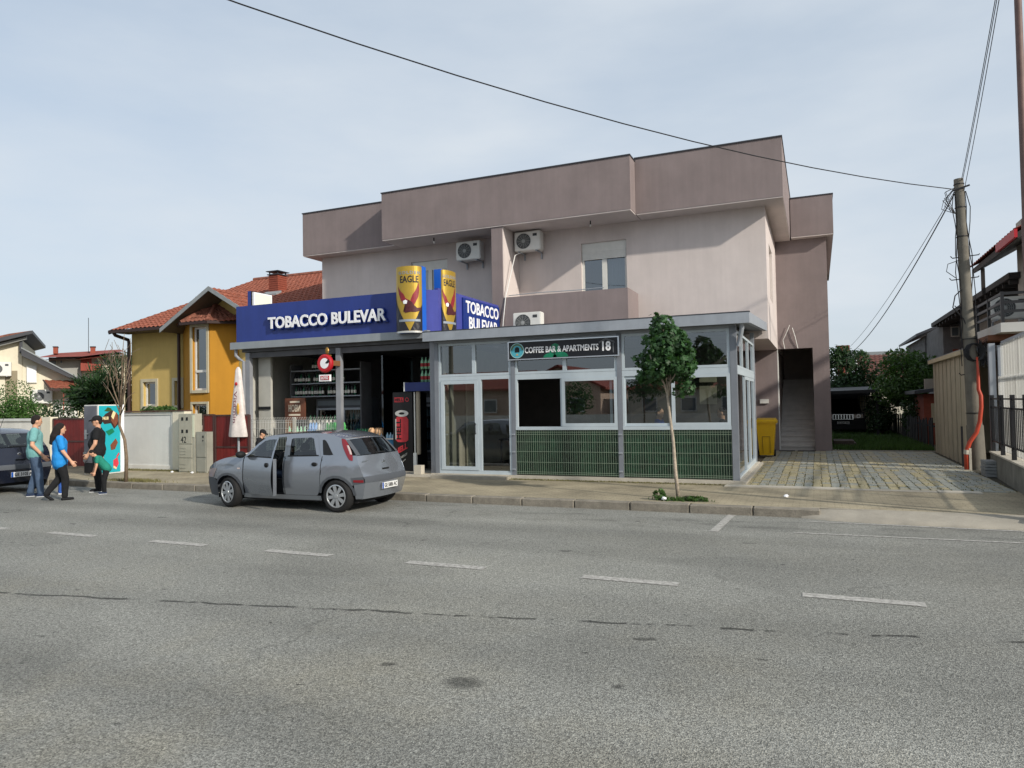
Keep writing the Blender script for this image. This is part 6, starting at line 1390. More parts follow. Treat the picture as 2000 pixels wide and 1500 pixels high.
# parked off-road car seen from the front under the carport
J = thing('off_road_car', (1.05, 36.0, .12), 'black off-road car with chrome slotted grille under the carport', 'car')
def jb(nm, *bx, m='jeep_black', par=J): return obj(nm, MB().box(*bx), m, par)
obj('body', MB().hexa([(.12,36.1,.5),(1.98,36.1,.5),(1.98,40.4,.5),(.12,40.4,.5)], [(.16,36.15,1.12),(1.94,36.15,1.12),(1.94,40.4,1.22),(.16,40.4,1.22)]), 'jeep_black', J)
obj('cabin', MB().hexa([(.20,37.3,1.18),(1.90,37.3,1.18),(1.90,40.3,1.2),(.20,40.3,1.2)], [(.36,38.0,1.82),(1.74,38.0,1.82),(1.74,40.1,1.82),(.36,40.1,1.82)]), 'jeep_black', J)
obj('windscreen', MB().quad((.26,37.31,1.22),(1.84,37.31,1.22),(1.69,37.94,1.77),(.41,37.94,1.77)).mapv(lambda p: p+Vector((0,-.02,.01))), 'car_glass', J)
gr = obj('grille', MB().box(.62,1.50,36.04,36.09,.86,1.10), 'chrome', J)
for k in range(7): obj('grille_slot', MB().box(.66+k*.117,.73+k*.117,36.02,36.038,.885,1.075), 'seam', gr)
for x in (.40,1.70): 
    hl = obj('head_lamp', MB().box(x-.19,x+.19,36.05,36.098,.92,1.10), 'tail_clear', J); obj('lamp_ring', MB().lathe([(.06,-.01),(.085,-.01)], (x,36.04,1.01), 'y', 18), 'chrome', hl)
obj('bumper', MB().box(.10,2.0,35.98,36.12,.42,.80), 'jeep_black', J); pj = obj('number_plate', MB().box(.80,1.32,35.965,35.978,.66,.77), 'plate_white', J); obj('plate_lettering', on_front(fit(text_mb('GE 2047 AA', .1, .001, .001), .44, .075), 1.06, 35.962, .715), 'seam', pj)
for x in (.02,2.08): obj('mirror', MB().ell((x,37.5,1.25),.12,.05,.08,10,6), 'jeep_black', J)
for x in (.22,1.88):
    for y in (36.7,39.5): obj('wheel', MB().lathe([(0,-.11),(.34,-.11),(.36,-.06),(.36,.06),(.34,.11),(0,.11)], (x,y,.47), 'x', 20), 'rubber', J)

# ------------------------------------------------------------------ people
M('skin_light', H('c99a7e'), .55, var=.05, scale=20); M('shirt_teal', H('6fa3a3'), .85, var=.1, scale=8, bump=.2, bscale=12); M('jeans', H('44566e'), .9, var=.25, scale=5, bump=.2, bscale=14)
M('shirt_blue', H('1f86cf'), .8, var=.1, scale=8, bump=.25, bscale=10); M('black_cloth', H('17181b'), .9, var=.15, scale=8, bump=.2, bscale=12); M('shirt_green', H('1f7f6c'), .85, var=.1, scale=8, bump=.2, bscale=12)
M('navy_cloth', H('22304a'), .9, var=.15); M('royal_cloth', H('2f56a0'), .9, var=.2, scale=6); M('sole', H('c9cbcd'), .7, var=.05); M('lip', H('9c5a4e'), .6, var=0)
def person(loc, heading, Hh, label, pose, shirt='black_cloth', trousers='black_cloth', shoe='black_cloth', hair='hair', hairstyle='short', sleeve=.55, cap=None, build=1.0, vox=.013, glasses=False, flats=False, belly=0., hem=.03):
    """local frame: x to the person's right, y forward, z up; pose gives joints for a height of 1"""
    P = thing('person', loc, label, 'person', None, rz=heading, local=True)
    J = dict(pelvis=(0,0,.53), chest=(0,0,.74), neck=(0,.0,.835), head=(0,.012,.925), shR=(.108,0,.805), shL=(-.108,0,.805), elR=(.135,-.01,.63), elL=(-.135,-.01,.63), wrR=(.14,.03,.475), wrL=(-.14,.03,.475),
             hipR=(.052,0,.51), hipL=(-.052,0,.51), knR=(.055,.01,.285), knL=(-.055,.01,.285), anR=(.055,-.012,.045), anL=(-.055,-.012,.045))
    J.update(pose); J = {k: Vector(v)*Hh for k, v in J.items()}
    B_ = Hh*build; up = (J['neck']-J['pelvis']).normalized(); side = (J['shR']-J['shL']).normalized(); fwd = up.cross(side).normalized()
    if fwd.dot(Vector((0,1,0))) < 0 and 'flip' not in pose: fwd = -fwd
    hd = J['head']; hu = (J['head']-J['neck']).normalized(); hf = (Vector(pose.get('look', (0,1,0))))
    hf = (hf-hu*hf.dot(hu)).normalized(); hs = hf.cross(hu).normalized(); HM = Matrix((hs, hf, hu)).transposed()
    def hp(x, y, z): return hd+HM @ Vector((x, y, z))*Hh
    b = MB()
    b.ell(hd, .045*Hh, .055*Hh, .066*Hh, 14, 10, HM).ell(hp(0,.016,-.034), .035*Hh, .038*Hh, .036*Hh, 12, 8, HM).ell(hp(0,.044,-.052), .013*Hh, .010*Hh, .010*Hh, 8, 6, HM)
    b.cap(hp(0,.052,.002), hp(0,.0585,-.014), .005*Hh, .0072*Hh, 8)                      # nose
    for s in (-1, 1): b.ell(hp(s*.046,-.004,-.008), .008*Hh, .015*Hh, .020*Hh, 8, 6, HM)  # ears
    b.cap(J['chest'], hp(0,-.008,-.03), .036*Hh, .031*Hh, 10)
    b.cap(J['pelvis'], J['chest'], .062*B_, .066*B_, 12, 1.3, side)
    for s in 'RL':
        b.cap(J['sh'+s], J['el'+s], .026*B_, .021*B_); b.cap(J['el'+s], J['wr'+s], .0215*B_, .0145*B_); b.cap(J['hip'+s], J['kn'+s], .042*B_, .030*B_); b.cap(J['kn'+s], J['an'+s], .028*B_, .020*B_)
        # hand: palm, four unequal bent fingers, thumb leaving the palm's side
        w = J['wr'+s]; d = (w-J['el'+s]).normalized(); sd = Vector(pose.get('palm'+s, (0,1,0))); sd = (sd-d*sd.dot(d)).normalized(); nn = d.cross(sd)
        if nn.dot(Vector((-1 if s == 'R' else 1, 0, 0))) < 0: nn = -nn
        b.cap(w, w+d*.045*Hh, .014*Hh, .0175*Hh, 8, 1.35, sd)
        for k in range(4):
            f0 = w+d*.052*Hh+sd*(.018-.012*k)*Hh; ln = (.034,.040,.037,.029)[k]*Hh; f1 = f0+d*ln*.55+nn*.004*Hh; f2 = f1+d*ln*.42+nn*.013*Hh
            b.cap(f0, f1, .0062*Hh, .0056*Hh, 6); b.cap(f1, f2, .0056*Hh, .0046*Hh, 6)
        t0 = w+d*.016*Hh+sd*.017*Hh; t1 = t0+(d*.6+sd*.7).normalized()*.026*Hh; b.cap(t0, t1, .0075*Hh, .0066*Hh, 6); b.cap(t1, t1+(d*.9+sd*.2+nn*.2).normalized()*.020*Hh, .0064*Hh, .005*Hh, 6)
    remeshed('body', b, 'skin_light', max(.0075, vox*.62), 2, P)
    for s in (-1, 1): obj('eye', MB().ell(hp(s*.019,.0505,.006), .0055*Hh, .004*Hh, .004*Hh, 8, 6), 'seam', P)
    obj('mouth', MB().ell(hp(0,.0525,-.035), .013*Hh, .003*Hh, .003*Hh, 8, 6, HM), 'lip', P)
    # shirt
    t = MB(); ch = J['chest']; pe = J['pelvis']; mid = pe.lerp(ch, .45)
    t.cap(pe-up*(hem-.05)*Hh, mid, .083*B_, .074*B_, 14, 1.36, side).cap(pe-up*(hem-.02)*Hh, pe+up*.03*Hh, .079*B_, .08*B_, 16, 1.42, side).cap(mid, ch, .073*B_, .078*B_, 14, 1.34, side).cap(ch, ch.lerp(J['neck'], .62), .074*B_, .040*B_, 14, 1.4, side)
    if belly: t.ell(mid+fwd*.035*Hh, .085*B_, .075*B_, .09*B_, 12, 8)
    for s in 'RL':
        t.cap(J['sh'+s].lerp(ch, .35), J['sh'+s], .050*B_, .040*B_); e = J['sh'+s].lerp(J['el'+s], sleeve*1.0) if sleeve <= 1 else J['el'+s]
        t.cap(J['sh'+s], e, .040*B_, .036*B_)
        if sleeve > 1: t.cap(J['el'+s], J['wr'+s].lerp(J['el'+s], .06), .031*B_, .024*B_)
    remeshed('shirt', t, shirt, vox, 4, P, .008)
    # trousers
    q = MB(); q.cap(J['hipR'].lerp(J['hipL'], .1)+up*.02*Hh, J['hipL'].lerp(J['hipR'], .1)+up*.02*Hh, .060*B_, .060*B_, 14).cap(pe, pe+up*.035*Hh, .062*B_, .062*B_, 14, 1.2, side)
    for s in 'RL': q.cap(J['hip'+s], J['kn'+s], .056*B_, .042*B_, 12); q.cap(J['kn'+s], J['an'+s]+Vector((0,0,.012*Hh)), .042*B_, .034*B_, 12)
    remeshed('trousers', q, trousers, vox, 3, P, .007)
    # shoes
    for s in 'RL':
        a = J['an'+s]; td = Vector(pose.get('toe'+s, (0,1,0))).normalized(); z0 = a-Vector((0,0,.028*Hh)) if 'toe'+s not in pose or abs(td.z) < .2 else a-Vector((0,0,.02*Hh))
        so = MB().cap(z0-td*.022*Hh, z0+td*.085*Hh, .022*Hh, .019*Hh, 10, 1.25, Vector((1,0,0)))
        if not flats: so.cap(a-td*.012*Hh, a+td*.01*Hh-Vector((0,0,.01*Hh)), .026*Hh, .025*Hh, 10)
        remeshed('shoe', so, shoe, .009, 2, P)
        if not flats and abs(td.z) < .2: obj('sole', MB().box(-1,1,-1,1,-1,1).mapv(lambda p, z0=z0, td=td: z0+td*(.033*Hh+p.y*.072*Hh)+td.cross(Vector((0,0,1)))*p.x*.026*Hh+Vector((0,0,-.0165*Hh+p.z*.006*Hh))), 'sole', P)
    # hair or cap
    h = MB()
    if hairstyle == 'short': h.ell(hp(0,-.012,.018), .0485*Hh, .054*Hh, .058*Hh, 14, 10, HM).ell(hp(0,-.026,-.010), .044*Hh, .036*Hh, .044*Hh, 12, 8, HM)
    if hairstyle == 'long':
        h.ell(hp(0,-.012,.016), .052*Hh, .058*Hh, .062*Hh, 14, 10, HM); back = -fwd
        h.cap(hp(0,-.032,-.0), J['neck']+back*.055*Hh-up*.01*Hh, .052*Hh, .056*Hh, 12, 1.2, side); h.cap(J['neck']+back*.055*Hh-up*.01*Hh, J['chest']+back*.088*Hh+up*.01*Hh, .056*Hh, .030*Hh, 12, 1.4, side)
        for s in (-1, 1): h.cap(hp(s*.042,-.012,0), hp(s*.045,-.018,-.075), .022*Hh, .018*Hh)
    if hairstyle != 'none': remeshed('hair', h, hair, .010, 2, P)
    if cap:
        c = MB().ell(hp(0,-.006,.026), .053*Hh, .063*Hh, .050*Hh, 14, 10, HM).cap(hp(-.012,.055,.022), hp(-.012,.088,.014), .012*Hh, .008*Hh, 10, 3.2, hs).cap(hp(.012,.055,.022), hp(.012,.088,.014), .012*Hh, .008*Hh, 10, 3.2, hs)
        remeshed('cap', c, cap, .010, 1, P)
    if glasses: obj('sunglasses', MB().box(-.042,.042,.050,.060,-.008,.016).mapv(lambda p: hp(*p)), 'seam', P)
    return P
# facing: 0 = looking away from the camera side (+Y); negative angles turn to the right of the picture
person((-15.90,10.32,0), R(-36), 1.80, 'man in a teal polo shirt and blue jeans beside the navy car', dict(head=(0,.02,.925), look=(-.25,1,-.15), wrR=(.13,.09,.50), elR=(.14,-.02,.635), elL=(-.14,-.01,.63), anR=(.06,.06,.045), anL=(-.06,-.05,.045), knR=(.057,.045,.285)), 'shirt_teal', 'jeans', 'navy_cloth', sleeve=.6, build=1.12)
person((-14.70,10.06,0), R(-33), 1.62, 'woman in a bright blue blouse and black leggings walking', dict(knR=(.05,.06,.285), anR=(.045,.055,.045), knL=(-.05,.0,.285), anL=(-.05,-.14,.08), toeL=(0,.75,-.66), elR=(.15,.03,.64), wrR=(.155,.12,.505), elL=(-.14,-.03,.63), wrL=(-.14,.0,.48), look=(.15,1,-.05)), 'shirt_blue', 'black_cloth', 'black_cloth', hairstyle='long', sleeve=.75, build=1.12, flats=True, hem=.075)
person((-15.75,10.80,0), R(-30), .98, 'small child in blue trousers half hidden between the man and the woman', dict(look=(0,1,0)), 'shirt_teal', 'royal_cloth', 'sole', sleeve=.5, build=1.2, vox=.010)
person((-15.36,11.42,0), R(138), 1.76, 'man in black cap, sunglasses and black clothes beside the boy', dict(look=(0,1,-.1), elR=(.145,-.015,.635), wrR=(.12,-.03,.485), elL=(-.14,.02,.63), wrL=(-.11,.1,.5)), 'black_cloth', 'black_cloth', 'black_cloth', cap='black_cloth', glasses=True, sleeve=.55, build=1.14, belly=1)
person((-14.80,11.14,0), R(150), 1.10, 'boy in a green shirt bending forward before the man in black', dict(pelvis=(0,-.05,.52), chest=(0,.09,.70), neck=(0,.145,.775), head=(0,.205,.835), look=(0,.7,-.7), shR=(.10,.125,.75), shL=(-.10,.125,.75), elR=(.115,.13,.59), elL=(-.115,.14,.59), wrR=(.11,.17,.45), wrL=(-.11,.17,.46), hipR=(.052,-.05,.50), hipL=(-.052,-.05,.50), knR=(.055,-.02,.28), knL=(-.055,-.0,.28)), 'shirt_green', 'black_cloth', 'navy_cloth', sleeve=.55, build=1.15, vox=.010)
person((-11.75,12.75,.13), R(-60), 1.25, 'person in a dark cap standing on the pavement behind the silver car bonnet', dict(look=(0,1,-.5), head=(0,.04,.92)), 'black_cloth', 'black_cloth', 'black_cloth', cap='black_cloth', sleeve=1.2, build=1.2)
seat_ = dict(hipR=(.06,0,.50), hipL=(-.06,0,.50), knR=(.07,.25,.50), knL=(-.07,.25,.50), anR=(.07,.26,.27), anL=(-.07,.26,.27), elR=(.15,.06,.645), elL=(-.15,.06,.645), wrR=(.11,.2,.62), wrL=(-.11,.2,.62))
def stool(x, y, label):
    s_ = thing('stool', (x, y, .227), label, 'stool', 'bar stools in the cafe'); obj('seat', MB().lathe([(0,0),(.18,0),(.18,.04),(0,.04)], (x,y,.82), 'z', 16), 'table_dark', s_)
    for k in range(4): a = k*math.pi/2+.78; obj('leg', MB().bar((x+.13*math.cos(a),y+.13*math.sin(a),.82),(x+.19*math.cos(a),y+.19*math.sin(a),.227),.025), 'table_dark', s_)
stool(-3.42,16.7,'bar stool under the guest in the blue shirt'); stool(-2.02,17.0,'bar stool under the guest near the terrace corner')
person((-3.42,16.7,-.02), R(-90), 1.74, 'guest in a blue shirt sitting in the cafe behind the window', dict(seat_, look=(.3,1,0)), M('shirt_cafe', H('2c56b4'), .8, var=.1), 'navy_cloth', 'black_cloth', sleeve=.6)
person((-2.02,17.0,-.02), R(95), 1.72, 'guest in dark clothes sitting near the terrace corner', dict(seat_), 'black_cloth', 'black_cloth', 'black_cloth', sleeve=1.2)
# driver leaning in the open car door
person((-9.16,10.72,.02), R(85), 1.55, 'driver sitting in the silver car behind the open door', dict(pelvis=(0,0,.37), hipR=(.05,.0,.36), hipL=(-.05,.0,.36), chest=(0,-.03,.56), neck=(0,-.02,.66), head=(0,.0,.745), shR=(.105,-.02,.625), shL=(-.105,-.02,.625), elR=(.13,.08,.50), elL=(-.13,.08,.50), wrR=(.09,.22,.52), wrL=(-.09,.22,.52), knR=(.06,.27,.38), knL=(-.06,.27,.38), anR=(.06,.38,.19), anL=(-.06,.38,.19)), 'black_cloth', 'navy_cloth', 'black_cloth', sleeve=1.2)

# ------------------------------------------------------------------ plants
def leaf_cloud(name, clumps, n, size, mat, parent, shape='leaf', up=.25, seed=1, shell=.55):
    rnd = random.Random(seed); mb = MB(); tot = sum(c[3]*c[4]*c[5] for c in clumps)
    for (cx, cy_, cz, rx, ry, rz) in clumps:
        k = max(4, int(n*rx*ry*rz/tot))
        for _ in range(k):
            while True:
                p = Vector((rnd.uniform(-1,1), rnd.uniform(-1,1), rnd.uniform(-1,1)))
                if .02 < p.length <= 1: break
            rr = p.length; p = p.normalized()*(rr**(1-shell)); o = Vector((cx+p.x*rx, cy_+p.y*ry, cz+p.z*rz))
            d = (p*.8+Vector((rnd.gauss(0,.6), rnd.gauss(0,.6), rnd.gauss(up,.6)))).normalized(); t = d.orthogonal().normalized()
            t = (Matrix.Rotation(rnd.uniform(0, 6.28), 3, d) @ t); b = d.cross(t); s = size*rnd.uniform(.6, 1.25)
            if shape == 'maple':
                prof = [(0,-.55),(.28,-.35),(.62,-.15),(.34,.05),(.50,.50),(.18,.35),(0,.85),(-.18,.35),(-.50,.50),(-.34,.05),(-.62,-.15),(-.28,-.35)]
                vs_ = [o+t*(x*s)+b*(y*s)+d*(-.25*abs(x)*s) for x, y in prof]+[o]
                mb.add(vs_, [(12, i, (i+1) % 12) for i in range(12)])
            elif shape == 'needle':
                mb.add([o-t*s*.10, o+t*s*.10, o+t*s*.06+d*s, o-t*s*.06+d*s], [(0,1,2,3)])
            else:
                mb.add([o-t*s*.5, o+b*s*.24+d*s*.05, o+t*s*.55, o-b*s*.24+d*s*.05], [(0,1,2),(0,2,3)])
    return obj(name, mb, mat, parent)
def clump_set(c, r, n, k, seed):
    rnd = random.Random(seed); out = []
    for _ in range(n):
        while True:
            p = Vector((rnd.uniform(-1,1), rnd.uniform(-1,1), rnd.uniform(-1,1)))
            if p.length < 1: break
        f = k*rnd.uniform(.7, 1.3); out.append((c[0]+p.x*r[0]*(1-k*.6), c[1]+p.y*r[1]*(1-k*.6), c[2]+p.z*r[2]*(1-k*.6), r[0]*f, r[1]*f, r[2]*f*.8))
    return out
def limbs(base, tops, r0, mat, parent, name='trunk', kink=None, r1=.012, seed=3):
    rnd = random.Random(seed); mb = MB(); base = [Vector(p) for p in base]
    mb.tube(base, [r0*(1-.45*i/(len(base)-1)) for i in range(len(base))], 9)
    fork = base[-1]
    for tp_ in tops:
        tp_ = Vector(tp_); s = base[-1].lerp(base[-2], rnd.uniform(0, .5)); m1 = s.lerp(tp_, .35)+Vector((rnd.uniform(-.06,.06), rnd.uniform(-.06,.06), .04)); m2 = s.lerp(tp_, .7)+Vector((rnd.uniform(-.07,.07), rnd.uniform(-.07,.07), .03))
        mb.tube([s, m1, m2, tp_], [r0*.42, r0*.3, r0*.2, r1], 6)
    return obj(name, mb, mat, parent, smooth=True)
T = thing('young_maple_tree', (-2.29,12.69,.13), 'young maple tree with a dense green crown on the pavement before the cafe', 'tree')
cc = (-2.47,12.69,2.66)
limbs([(-2.29,12.69,.10),(-2.33,12.68,.6),(-2.36,12.7,1.15),(-2.42,12.69,1.7),(-2.45,12.69,2.1)], [(cc[0]+random.uniform(-.26,.26), cc[1]+random.uniform(-.26,.26), cc[2]+random.uniform(-.35,.4)) for _ in range(16)]+[(-2.5,12.69,3.15)], .036, M('bark_pale', H('a69a8a'), .9, var=.35, scale=14, bump=.5, bscale=40), T)
leaf_cloud('crown', clump_set((cc[0]+.0,cc[1],cc[2]-.12), (.52,.50,.56), 34, .34, 5)+[(-2.5,12.69,3.14,.24,.24,.26),(-2.42,12.69,2.98,.32,.3,.22),(-2.10,12.66,2.12,.17,.17,.17),(-2.22,12.66,2.0,.12,.12,.12),(-2.80,12.66,2.30,.17,.2,.14),(-2.05,12.66,2.5,.14,.16,.16),(-2.78,12.6,2.95,.10,.1,.1),(-2.16,12.6,2.98,.10,.1,.1),(-2.0,12.6,2.28,.09,.1,.09),(-2.62,12.6,3.36,.09,.09,.08),(-2.95,12.6,2.62,.09,.1,.09)], 3700, .078, 'leaf_maple', T, 'maple', .35, 4)
T2 = thing('bare_tree', (-15.4,12.16,.13), 'thin nearly bare tree with a kinked trunk beside the ice cream cabinet', 'tree')
limbs([(-15.38,12.16,.10),(-15.36,12.16,.7),(-15.42,12.16,1.15),(-15.60,12.16,1.5),(-15.55,12.16,1.95)], [(-16.1,12.1,3.1),(-15.9,12.2,3.55),(-15.72,12.1,3.3),(-15.4,12.2,3.0),(-15.15,12.1,2.75),(-15.2,12.15,3.6),(-16.25,12.2,2.6),(-15.0,12.1,2.3),(-15.6,12.3,3.75),(-15.35,12.05,3.35)], .045, 'bark', T2, r1=.005)
tw_ = MB(); rnd = random.Random(9)
for k in range(60):
    a = Vector((-15.6+rnd.uniform(-.5,.45), 12.15+rnd.uniform(-.1,.1), rnd.uniform(2.3,3.4))); tw_.tube([a, a+Vector((rnd.uniform(-.2,.2), rnd.uniform(-.1,.1), rnd.uniform(.08,.35)))], .005, 4)
obj('twigs', tw_, 'bark', T2)
def bush(name, c, r, n, size, mat, label, cat='bush', shape='leaf', k=.4, seed=1, trunk=True, grp=None, nc=24):
    b_ = thing(name, (c[0], c[1], .12), label, cat, grp)
    leaf_cloud('foliage', clump_set(c, r, nc, k, seed), n, size, mat, b_, shape, .3, seed)
    if trunk: limbs([(c[0],c[1],.05),(c[0]+.02,c[1],c[2]*.4),(c[0],c[1],max(.4,c[2]-r[2]*.3))], [(c[0]+random.uniform(-.6,.6)*r[0], c[1]+random.uniform(-.6,.6)*r[1], c[2]+random.uniform(-.3,.7)*r[2]) for _ in range(9)], max(.03, r[0]*.05), 'bark_dark', b_)
    return b_
def pt(x, y, Y): v = at(x, y, Y); return v
v = pt(30,790,18.5); bush('thuja_bush', (v.x,18.5,1.75), (1.25,.9,1.35), 11000, .10, 'leaf_thuja', 'rounded bright green thuja bush behind the white wall', k=.6, seed=2, nc=16)
v = pt(-35,800,17.5); bush('dark_shrub', (v.x,17.5,1.5), (.8,.6,.9), 1500, .1, 'leaf_dark', 'dark shrub at the left edge before the thuja', seed=3)
v = pt(125,800,16.5); bush('garden_shrub', (v.x,16.5,1.55), (1.1,.6,.75), 1500, .11, 'leaf_dark', 'dark leafy shrub above the wall behind the walking woman', seed=4)
v = pt(308,800,16.6); bush('laurel_shrub', (v.x,16.6,1.65), (.85,.45,.38), 700, .2, 'leaf_mid', 'leafy shrub looking over the grey wall below the yellow house windows', seed=5)
v = pt(222,765,23); bush('dark_conifer', (v.x,23,2.3), (1.5,1.2,2.6), 5200, .26, 'leaf_dark', 'dark conifer between the cream house and the yellow house', 'tree', 'needle', .38, 6, True, None, 30)
v = pt(190,770,22); bush('palm_like_conifer', (v.x-.3,22,2.6), (1.3,.8,.8), 1500, .4, 'leaf_dark', 'spreading dark evergreen left of the bare tree', 'tree', 'needle', .4, 8)
v = pt(1652,735,47); bush('garden_tree', (v.x,47,3.2), (1.7,1.5,1.9), 5200, .24, 'leaf_dark', 'dark green tree behind the carport next to the stair tower', 'tree', seed=11, k=.36, nc=34)
v = pt(1765,745,34); bush('garden_tree', (v.x,34,2.55), (1.3,1.6,1.35), 6000, .17, 'leaf_mid', 'broad fresh green tree overhanging the slat fence', 'tree', seed=12, k=.36, nc=34)
v = pt(1722,800,35); bush('climbing_shrub', (v.x,35,1.3), (.75,1.3,1.1), 3200, .14, 'leaf_dark', 'dark climbing shrub beside the lattice gate', seed=13)
v = pt(1795,700,36); bush('garden_tree', (v.x+.1,36,3.1), (.9,1.0,.95), 2600, .15, 'leaf_mid', 'upright branch of green foliage beside the grey house', 'tree', seed=14)
v = pt(1800,800,30); bush('climbing_shrub', (v.x-.05,32,1.2), (.5,1.6,.8), 1800, .13, 'leaf_dark', 'dark leaves hanging over the slat fence', seed=15)
# grass of the yard, weeds at the maple, moss line under the walls
def blades(name, n, fn, h, mat, kind_parent=None, seed=1, w=.012):
    rnd = random.Random(seed); mb = MB()
    for _ in range(n):
        x, y, z = fn(rnd); hh = h*rnd.uniform(.4, 1.3); a = rnd.uniform(0, 6.28); ww = w*rnd.uniform(.7, 1.5); lx, ly = rnd.gauss(0,.35)*hh, rnd.gauss(0,.35)*hh
        c, s = math.cos(a)*ww, math.sin(a)*ww; mb.add([(x-c,y-s,z),(x+c,y+s,z),(x+lx,y+ly,z+hh)], [(0,1,2)])
    return obj(name, mb, mat, kind_parent)
tag(obj('yard_lawn', MB().quad((.42,25.47,.135),(3.4,25.47,.135),(3.2,40,.135),(-1.5,40,.135)), M('lawn_soil', H('4c4f30'), .95, var=.35, scale=2.5)), kind='structure')
tag(blades('grass', 26000, lambda r: (lambda y: (r.uniform(.5,3.3), y, .13))(25.6+13.5*r.random()**1.3), .17, 'grass_blade', seed=4, w=.016), 'rough green grass covering the yard behind the driveway', 'grass', kind='stuff')
tag(blades('weeds', 420, lambda r: (-2.22+r.gauss(0,.2), 12.52+r.gauss(0,.06), .13), .07, 'grass_blade', seed=5, w=.01), 'low weeds around the foot of the young maple', 'weeds', kind='stuff')
tag(blades('wall_weeds', 2600, lambda r: (r.uniform(-19,-14.2), 14.72-abs(r.gauss(0,.07)), .13), .05, M('dry_weed', H('6e6a44'), .9, var=.3), seed=6, w=.008), 'thin strip of dry weeds along the foot of the garden wall', 'weeds', kind='stuff')
tag(blades('kerb_weeds', 900, lambda r: (-15.4+r.gauss(0,.45), 12.42+r.gauss(0,.08), .13), .07, 'dry_weed', seed=7, w=.008), 'dry grass at the foot of the thin bare tree', 'weeds', kind='stuff')
tag(blades('joint_moss', 3000, lambda r: (r.uniform(-8.5,-1.6), 15.03-abs(r.gauss(0,.05)), .13), .03, 'dry_weed', seed=8, w=.008), 'mossy growth along the foot of the cafe terrace', 'moss', kind='stuff')
tag(blades('joint_weeds', 2600, lambda r: (-1.463+.1665*r.randint(0,28)+r.gauss(0,.012), 15.05+r.random()**1.6*9.5, .138) if r.random() < .6 else (r.uniform(-1.4,3.2), 15.03+.2015*r.randint(0,30)+r.gauss(0,.01), .138), .03, 'dry_weed', seed=9, w=.008), 'sparse moss and weeds in the joints of the driveway paving', 'weeds', kind='stuff')
w_ = thing('leafy_weed', (-2.62,12.55,.13), 'leafy green weed left of the maple trunk', 'weed'); leaf_cloud('leaves', [(-2.58,12.5,.22,.11,.09,.10)], 90, .09, 'leaf_mid', w_, seed=21)
w_ = thing('leafy_weed', (-1.95,12.5,.13), 'low leafy weed right of the maple trunk', 'weed'); leaf_cloud('leaves', [(-1.95,12.5,.17,.20,.07,.04)], 100, .08, 'leaf_mid', w_, seed=22)
sg = thing('maple_stump_roots', (-2.2,12.6,.13), 'dark curled root beside the maple trunk', 'root'); obj('root', MB().tube([(-2.27,12.66,.13),(-2.15,12.6,.19),(-2.0,12.58,.2),(-1.88,12.56,.15)], .018, 6), 'bark_dark', sg)
for x, y, z, lb_ in ((-2.49,12.42,.16,'white crumpled paper ball beside the weeds'), (-.55,13.45,.14,'white paper scrap on the pavement before the driveway'), (-16.35,14.35,.14,'white paper scrap under the grey wall'), (-15.55,14.3,.14,'white paper scrap before the meter cabinet'), (-9.9,14.85,.2,'pale crumpled cup on the shop step')):
    mb = MB().ell((x,y,z+.01), .045,.035,.03, 8, 5); rnd = random.Random(int(abs(x)*100)); mb.mapv(lambda p: p+Vector((rnd.gauss(0,.006), rnd.gauss(0,.006), rnd.gauss(0,.004)))); tag(obj('paper_scrap', mb, 'sign_white'), lb_, 'litter')

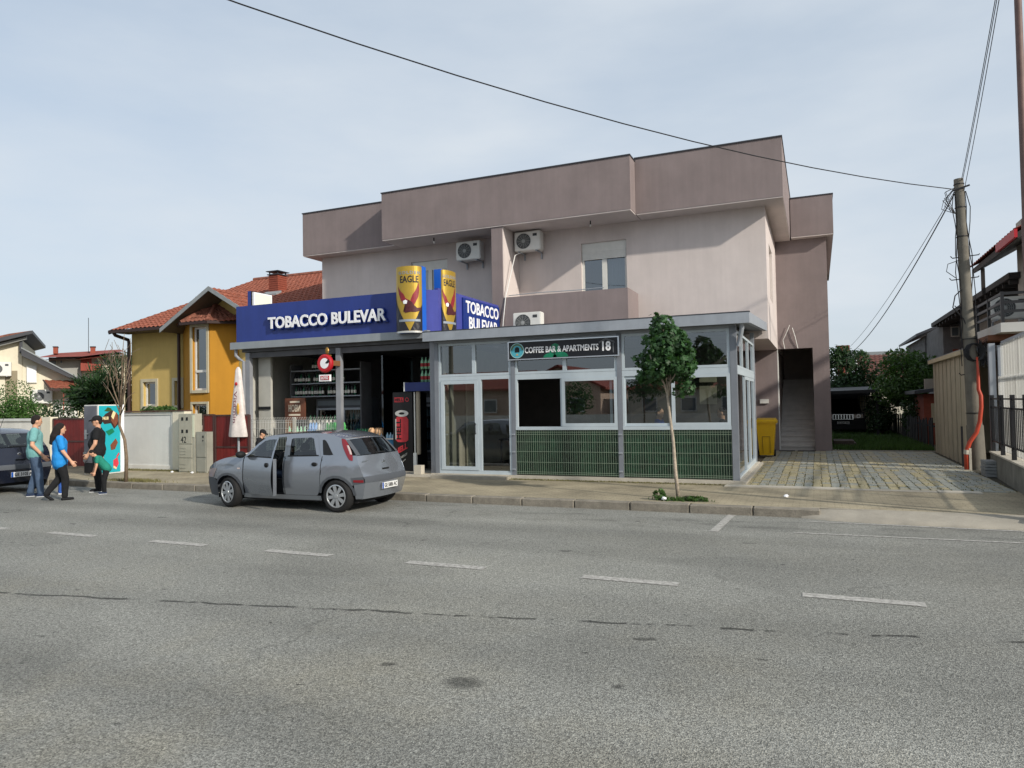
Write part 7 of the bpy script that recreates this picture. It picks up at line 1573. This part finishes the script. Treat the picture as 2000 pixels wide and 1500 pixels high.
# ------------------------------------------------------------------ far side of the street (mirrored in the cafe panes)
M('pink_wall', H('c9ad9a'), .85, var=.08)
OP = thing('opposite_house', (-22,-32,.1), 'pale pink house with red gabled roof across the street, mirrored in the cafe glass', 'house')
obj('wall', MB().prism([(-26,-32,.1),(-18,-32,.1),(-18,-32,3.3),(-22,-32,5.2),(-26,-32,3.3)], (0,-10,0)), 'pink_wall', OP); obj('wing_wall', MB().box(-42,-26.01,-42,-32.6,.1,3.2), 'pink_wall', OP)
obj('roof', MB().hexa([(-26.6,-31.6,3.0),(-22,-31.6,5.2),(-22,-42,5.2),(-26.6,-42,3.0)],[(-26.6,-31.6,3.2),(-22,-31.6,5.4),(-22,-42,5.4),(-26.6,-42,3.2)]).hexa([(-22,-31.6,5.2),(-17.4,-31.6,3.0),(-17.4,-42,3.0),(-22,-42,5.2)],[(-22,-31.6,5.4),(-17.4,-31.6,3.2),(-17.4,-42,3.2),(-22,-42,5.4)]), 'ap_red', OP)
obj('wing_roof', MB().hexa([(-42.5,-32,3.1),(-26.0,-32,3.1),(-26.0,-37,5.0),(-42.5,-37,5.0)],[(-42.5,-32,3.3),(-26.0,-32,3.3),(-26.0,-37,5.2),(-42.5,-37,5.2)]), 'ap_red', OP)
for x, z in ((-24,1.0),(-20.2,1.0),(-29,1.0),(-34,1.0)): wq = obj('window', MB().box(x-.7,x+.7,-31.99,-31.95,z,z+1.3), 'white_plastic', OP); obj('pane', MB().box(x-.6,x+.6,-31.949,-31.93,z+.1,z+1.2), 'ap_glass', wq)
OP2 = thing('opposite_house', (-9,-34,.1), 'white house with low red hipped roof across the street, mirrored in the right cafe panes', 'house')
obj('wall', MB().box(-16,-1,-44,-34,.1,3.0), 'ap_white', OP2); obj('roof', MB().hexa([(-16.6,-33.4,2.95),(-.4,-33.4,2.95),(-.4,-44.6,2.95),(-16.6,-44.6,2.95)],[(-12,-38,4.5),(-5,-38,4.5),(-5,-40,4.5),(-12,-40,4.5)]), 'brick_red', OP2)
for x in (-14,-10.5,-7,-3): wq = obj('window', MB().box(x-.7,x+.7,-33.99,-33.95,.9,2.2), 'white_plastic', OP2); obj('pane', MB().box(x-.6,x+.6,-33.949,-33.93,1.0,2.1), 'ap_glass', wq)
ow = thing('opposite_wall', (-10,-12,.1), 'low pale wall along the other side of the street', 'wall'); obj('wall', MB().box(-60,40,-12.2,-12,.1,1.1), 'wall_white', ow)
for i, (x, y, h_) in enumerate(((-9.3,-10.8,2.9), (-3.6,-10.8,3.0), (1.4,-10.8,2.8), (-14.5,-13.6,2.0))):
    bush('street_tree', (x,y,h_), (1.25,1.25,1.35), 1500, .2, 'leaf_maple', 'leafy street tree on the other pavement, %s from the left' % ('second','third','fourth','first')[i], 'tree', seed=30+i, k=.4)
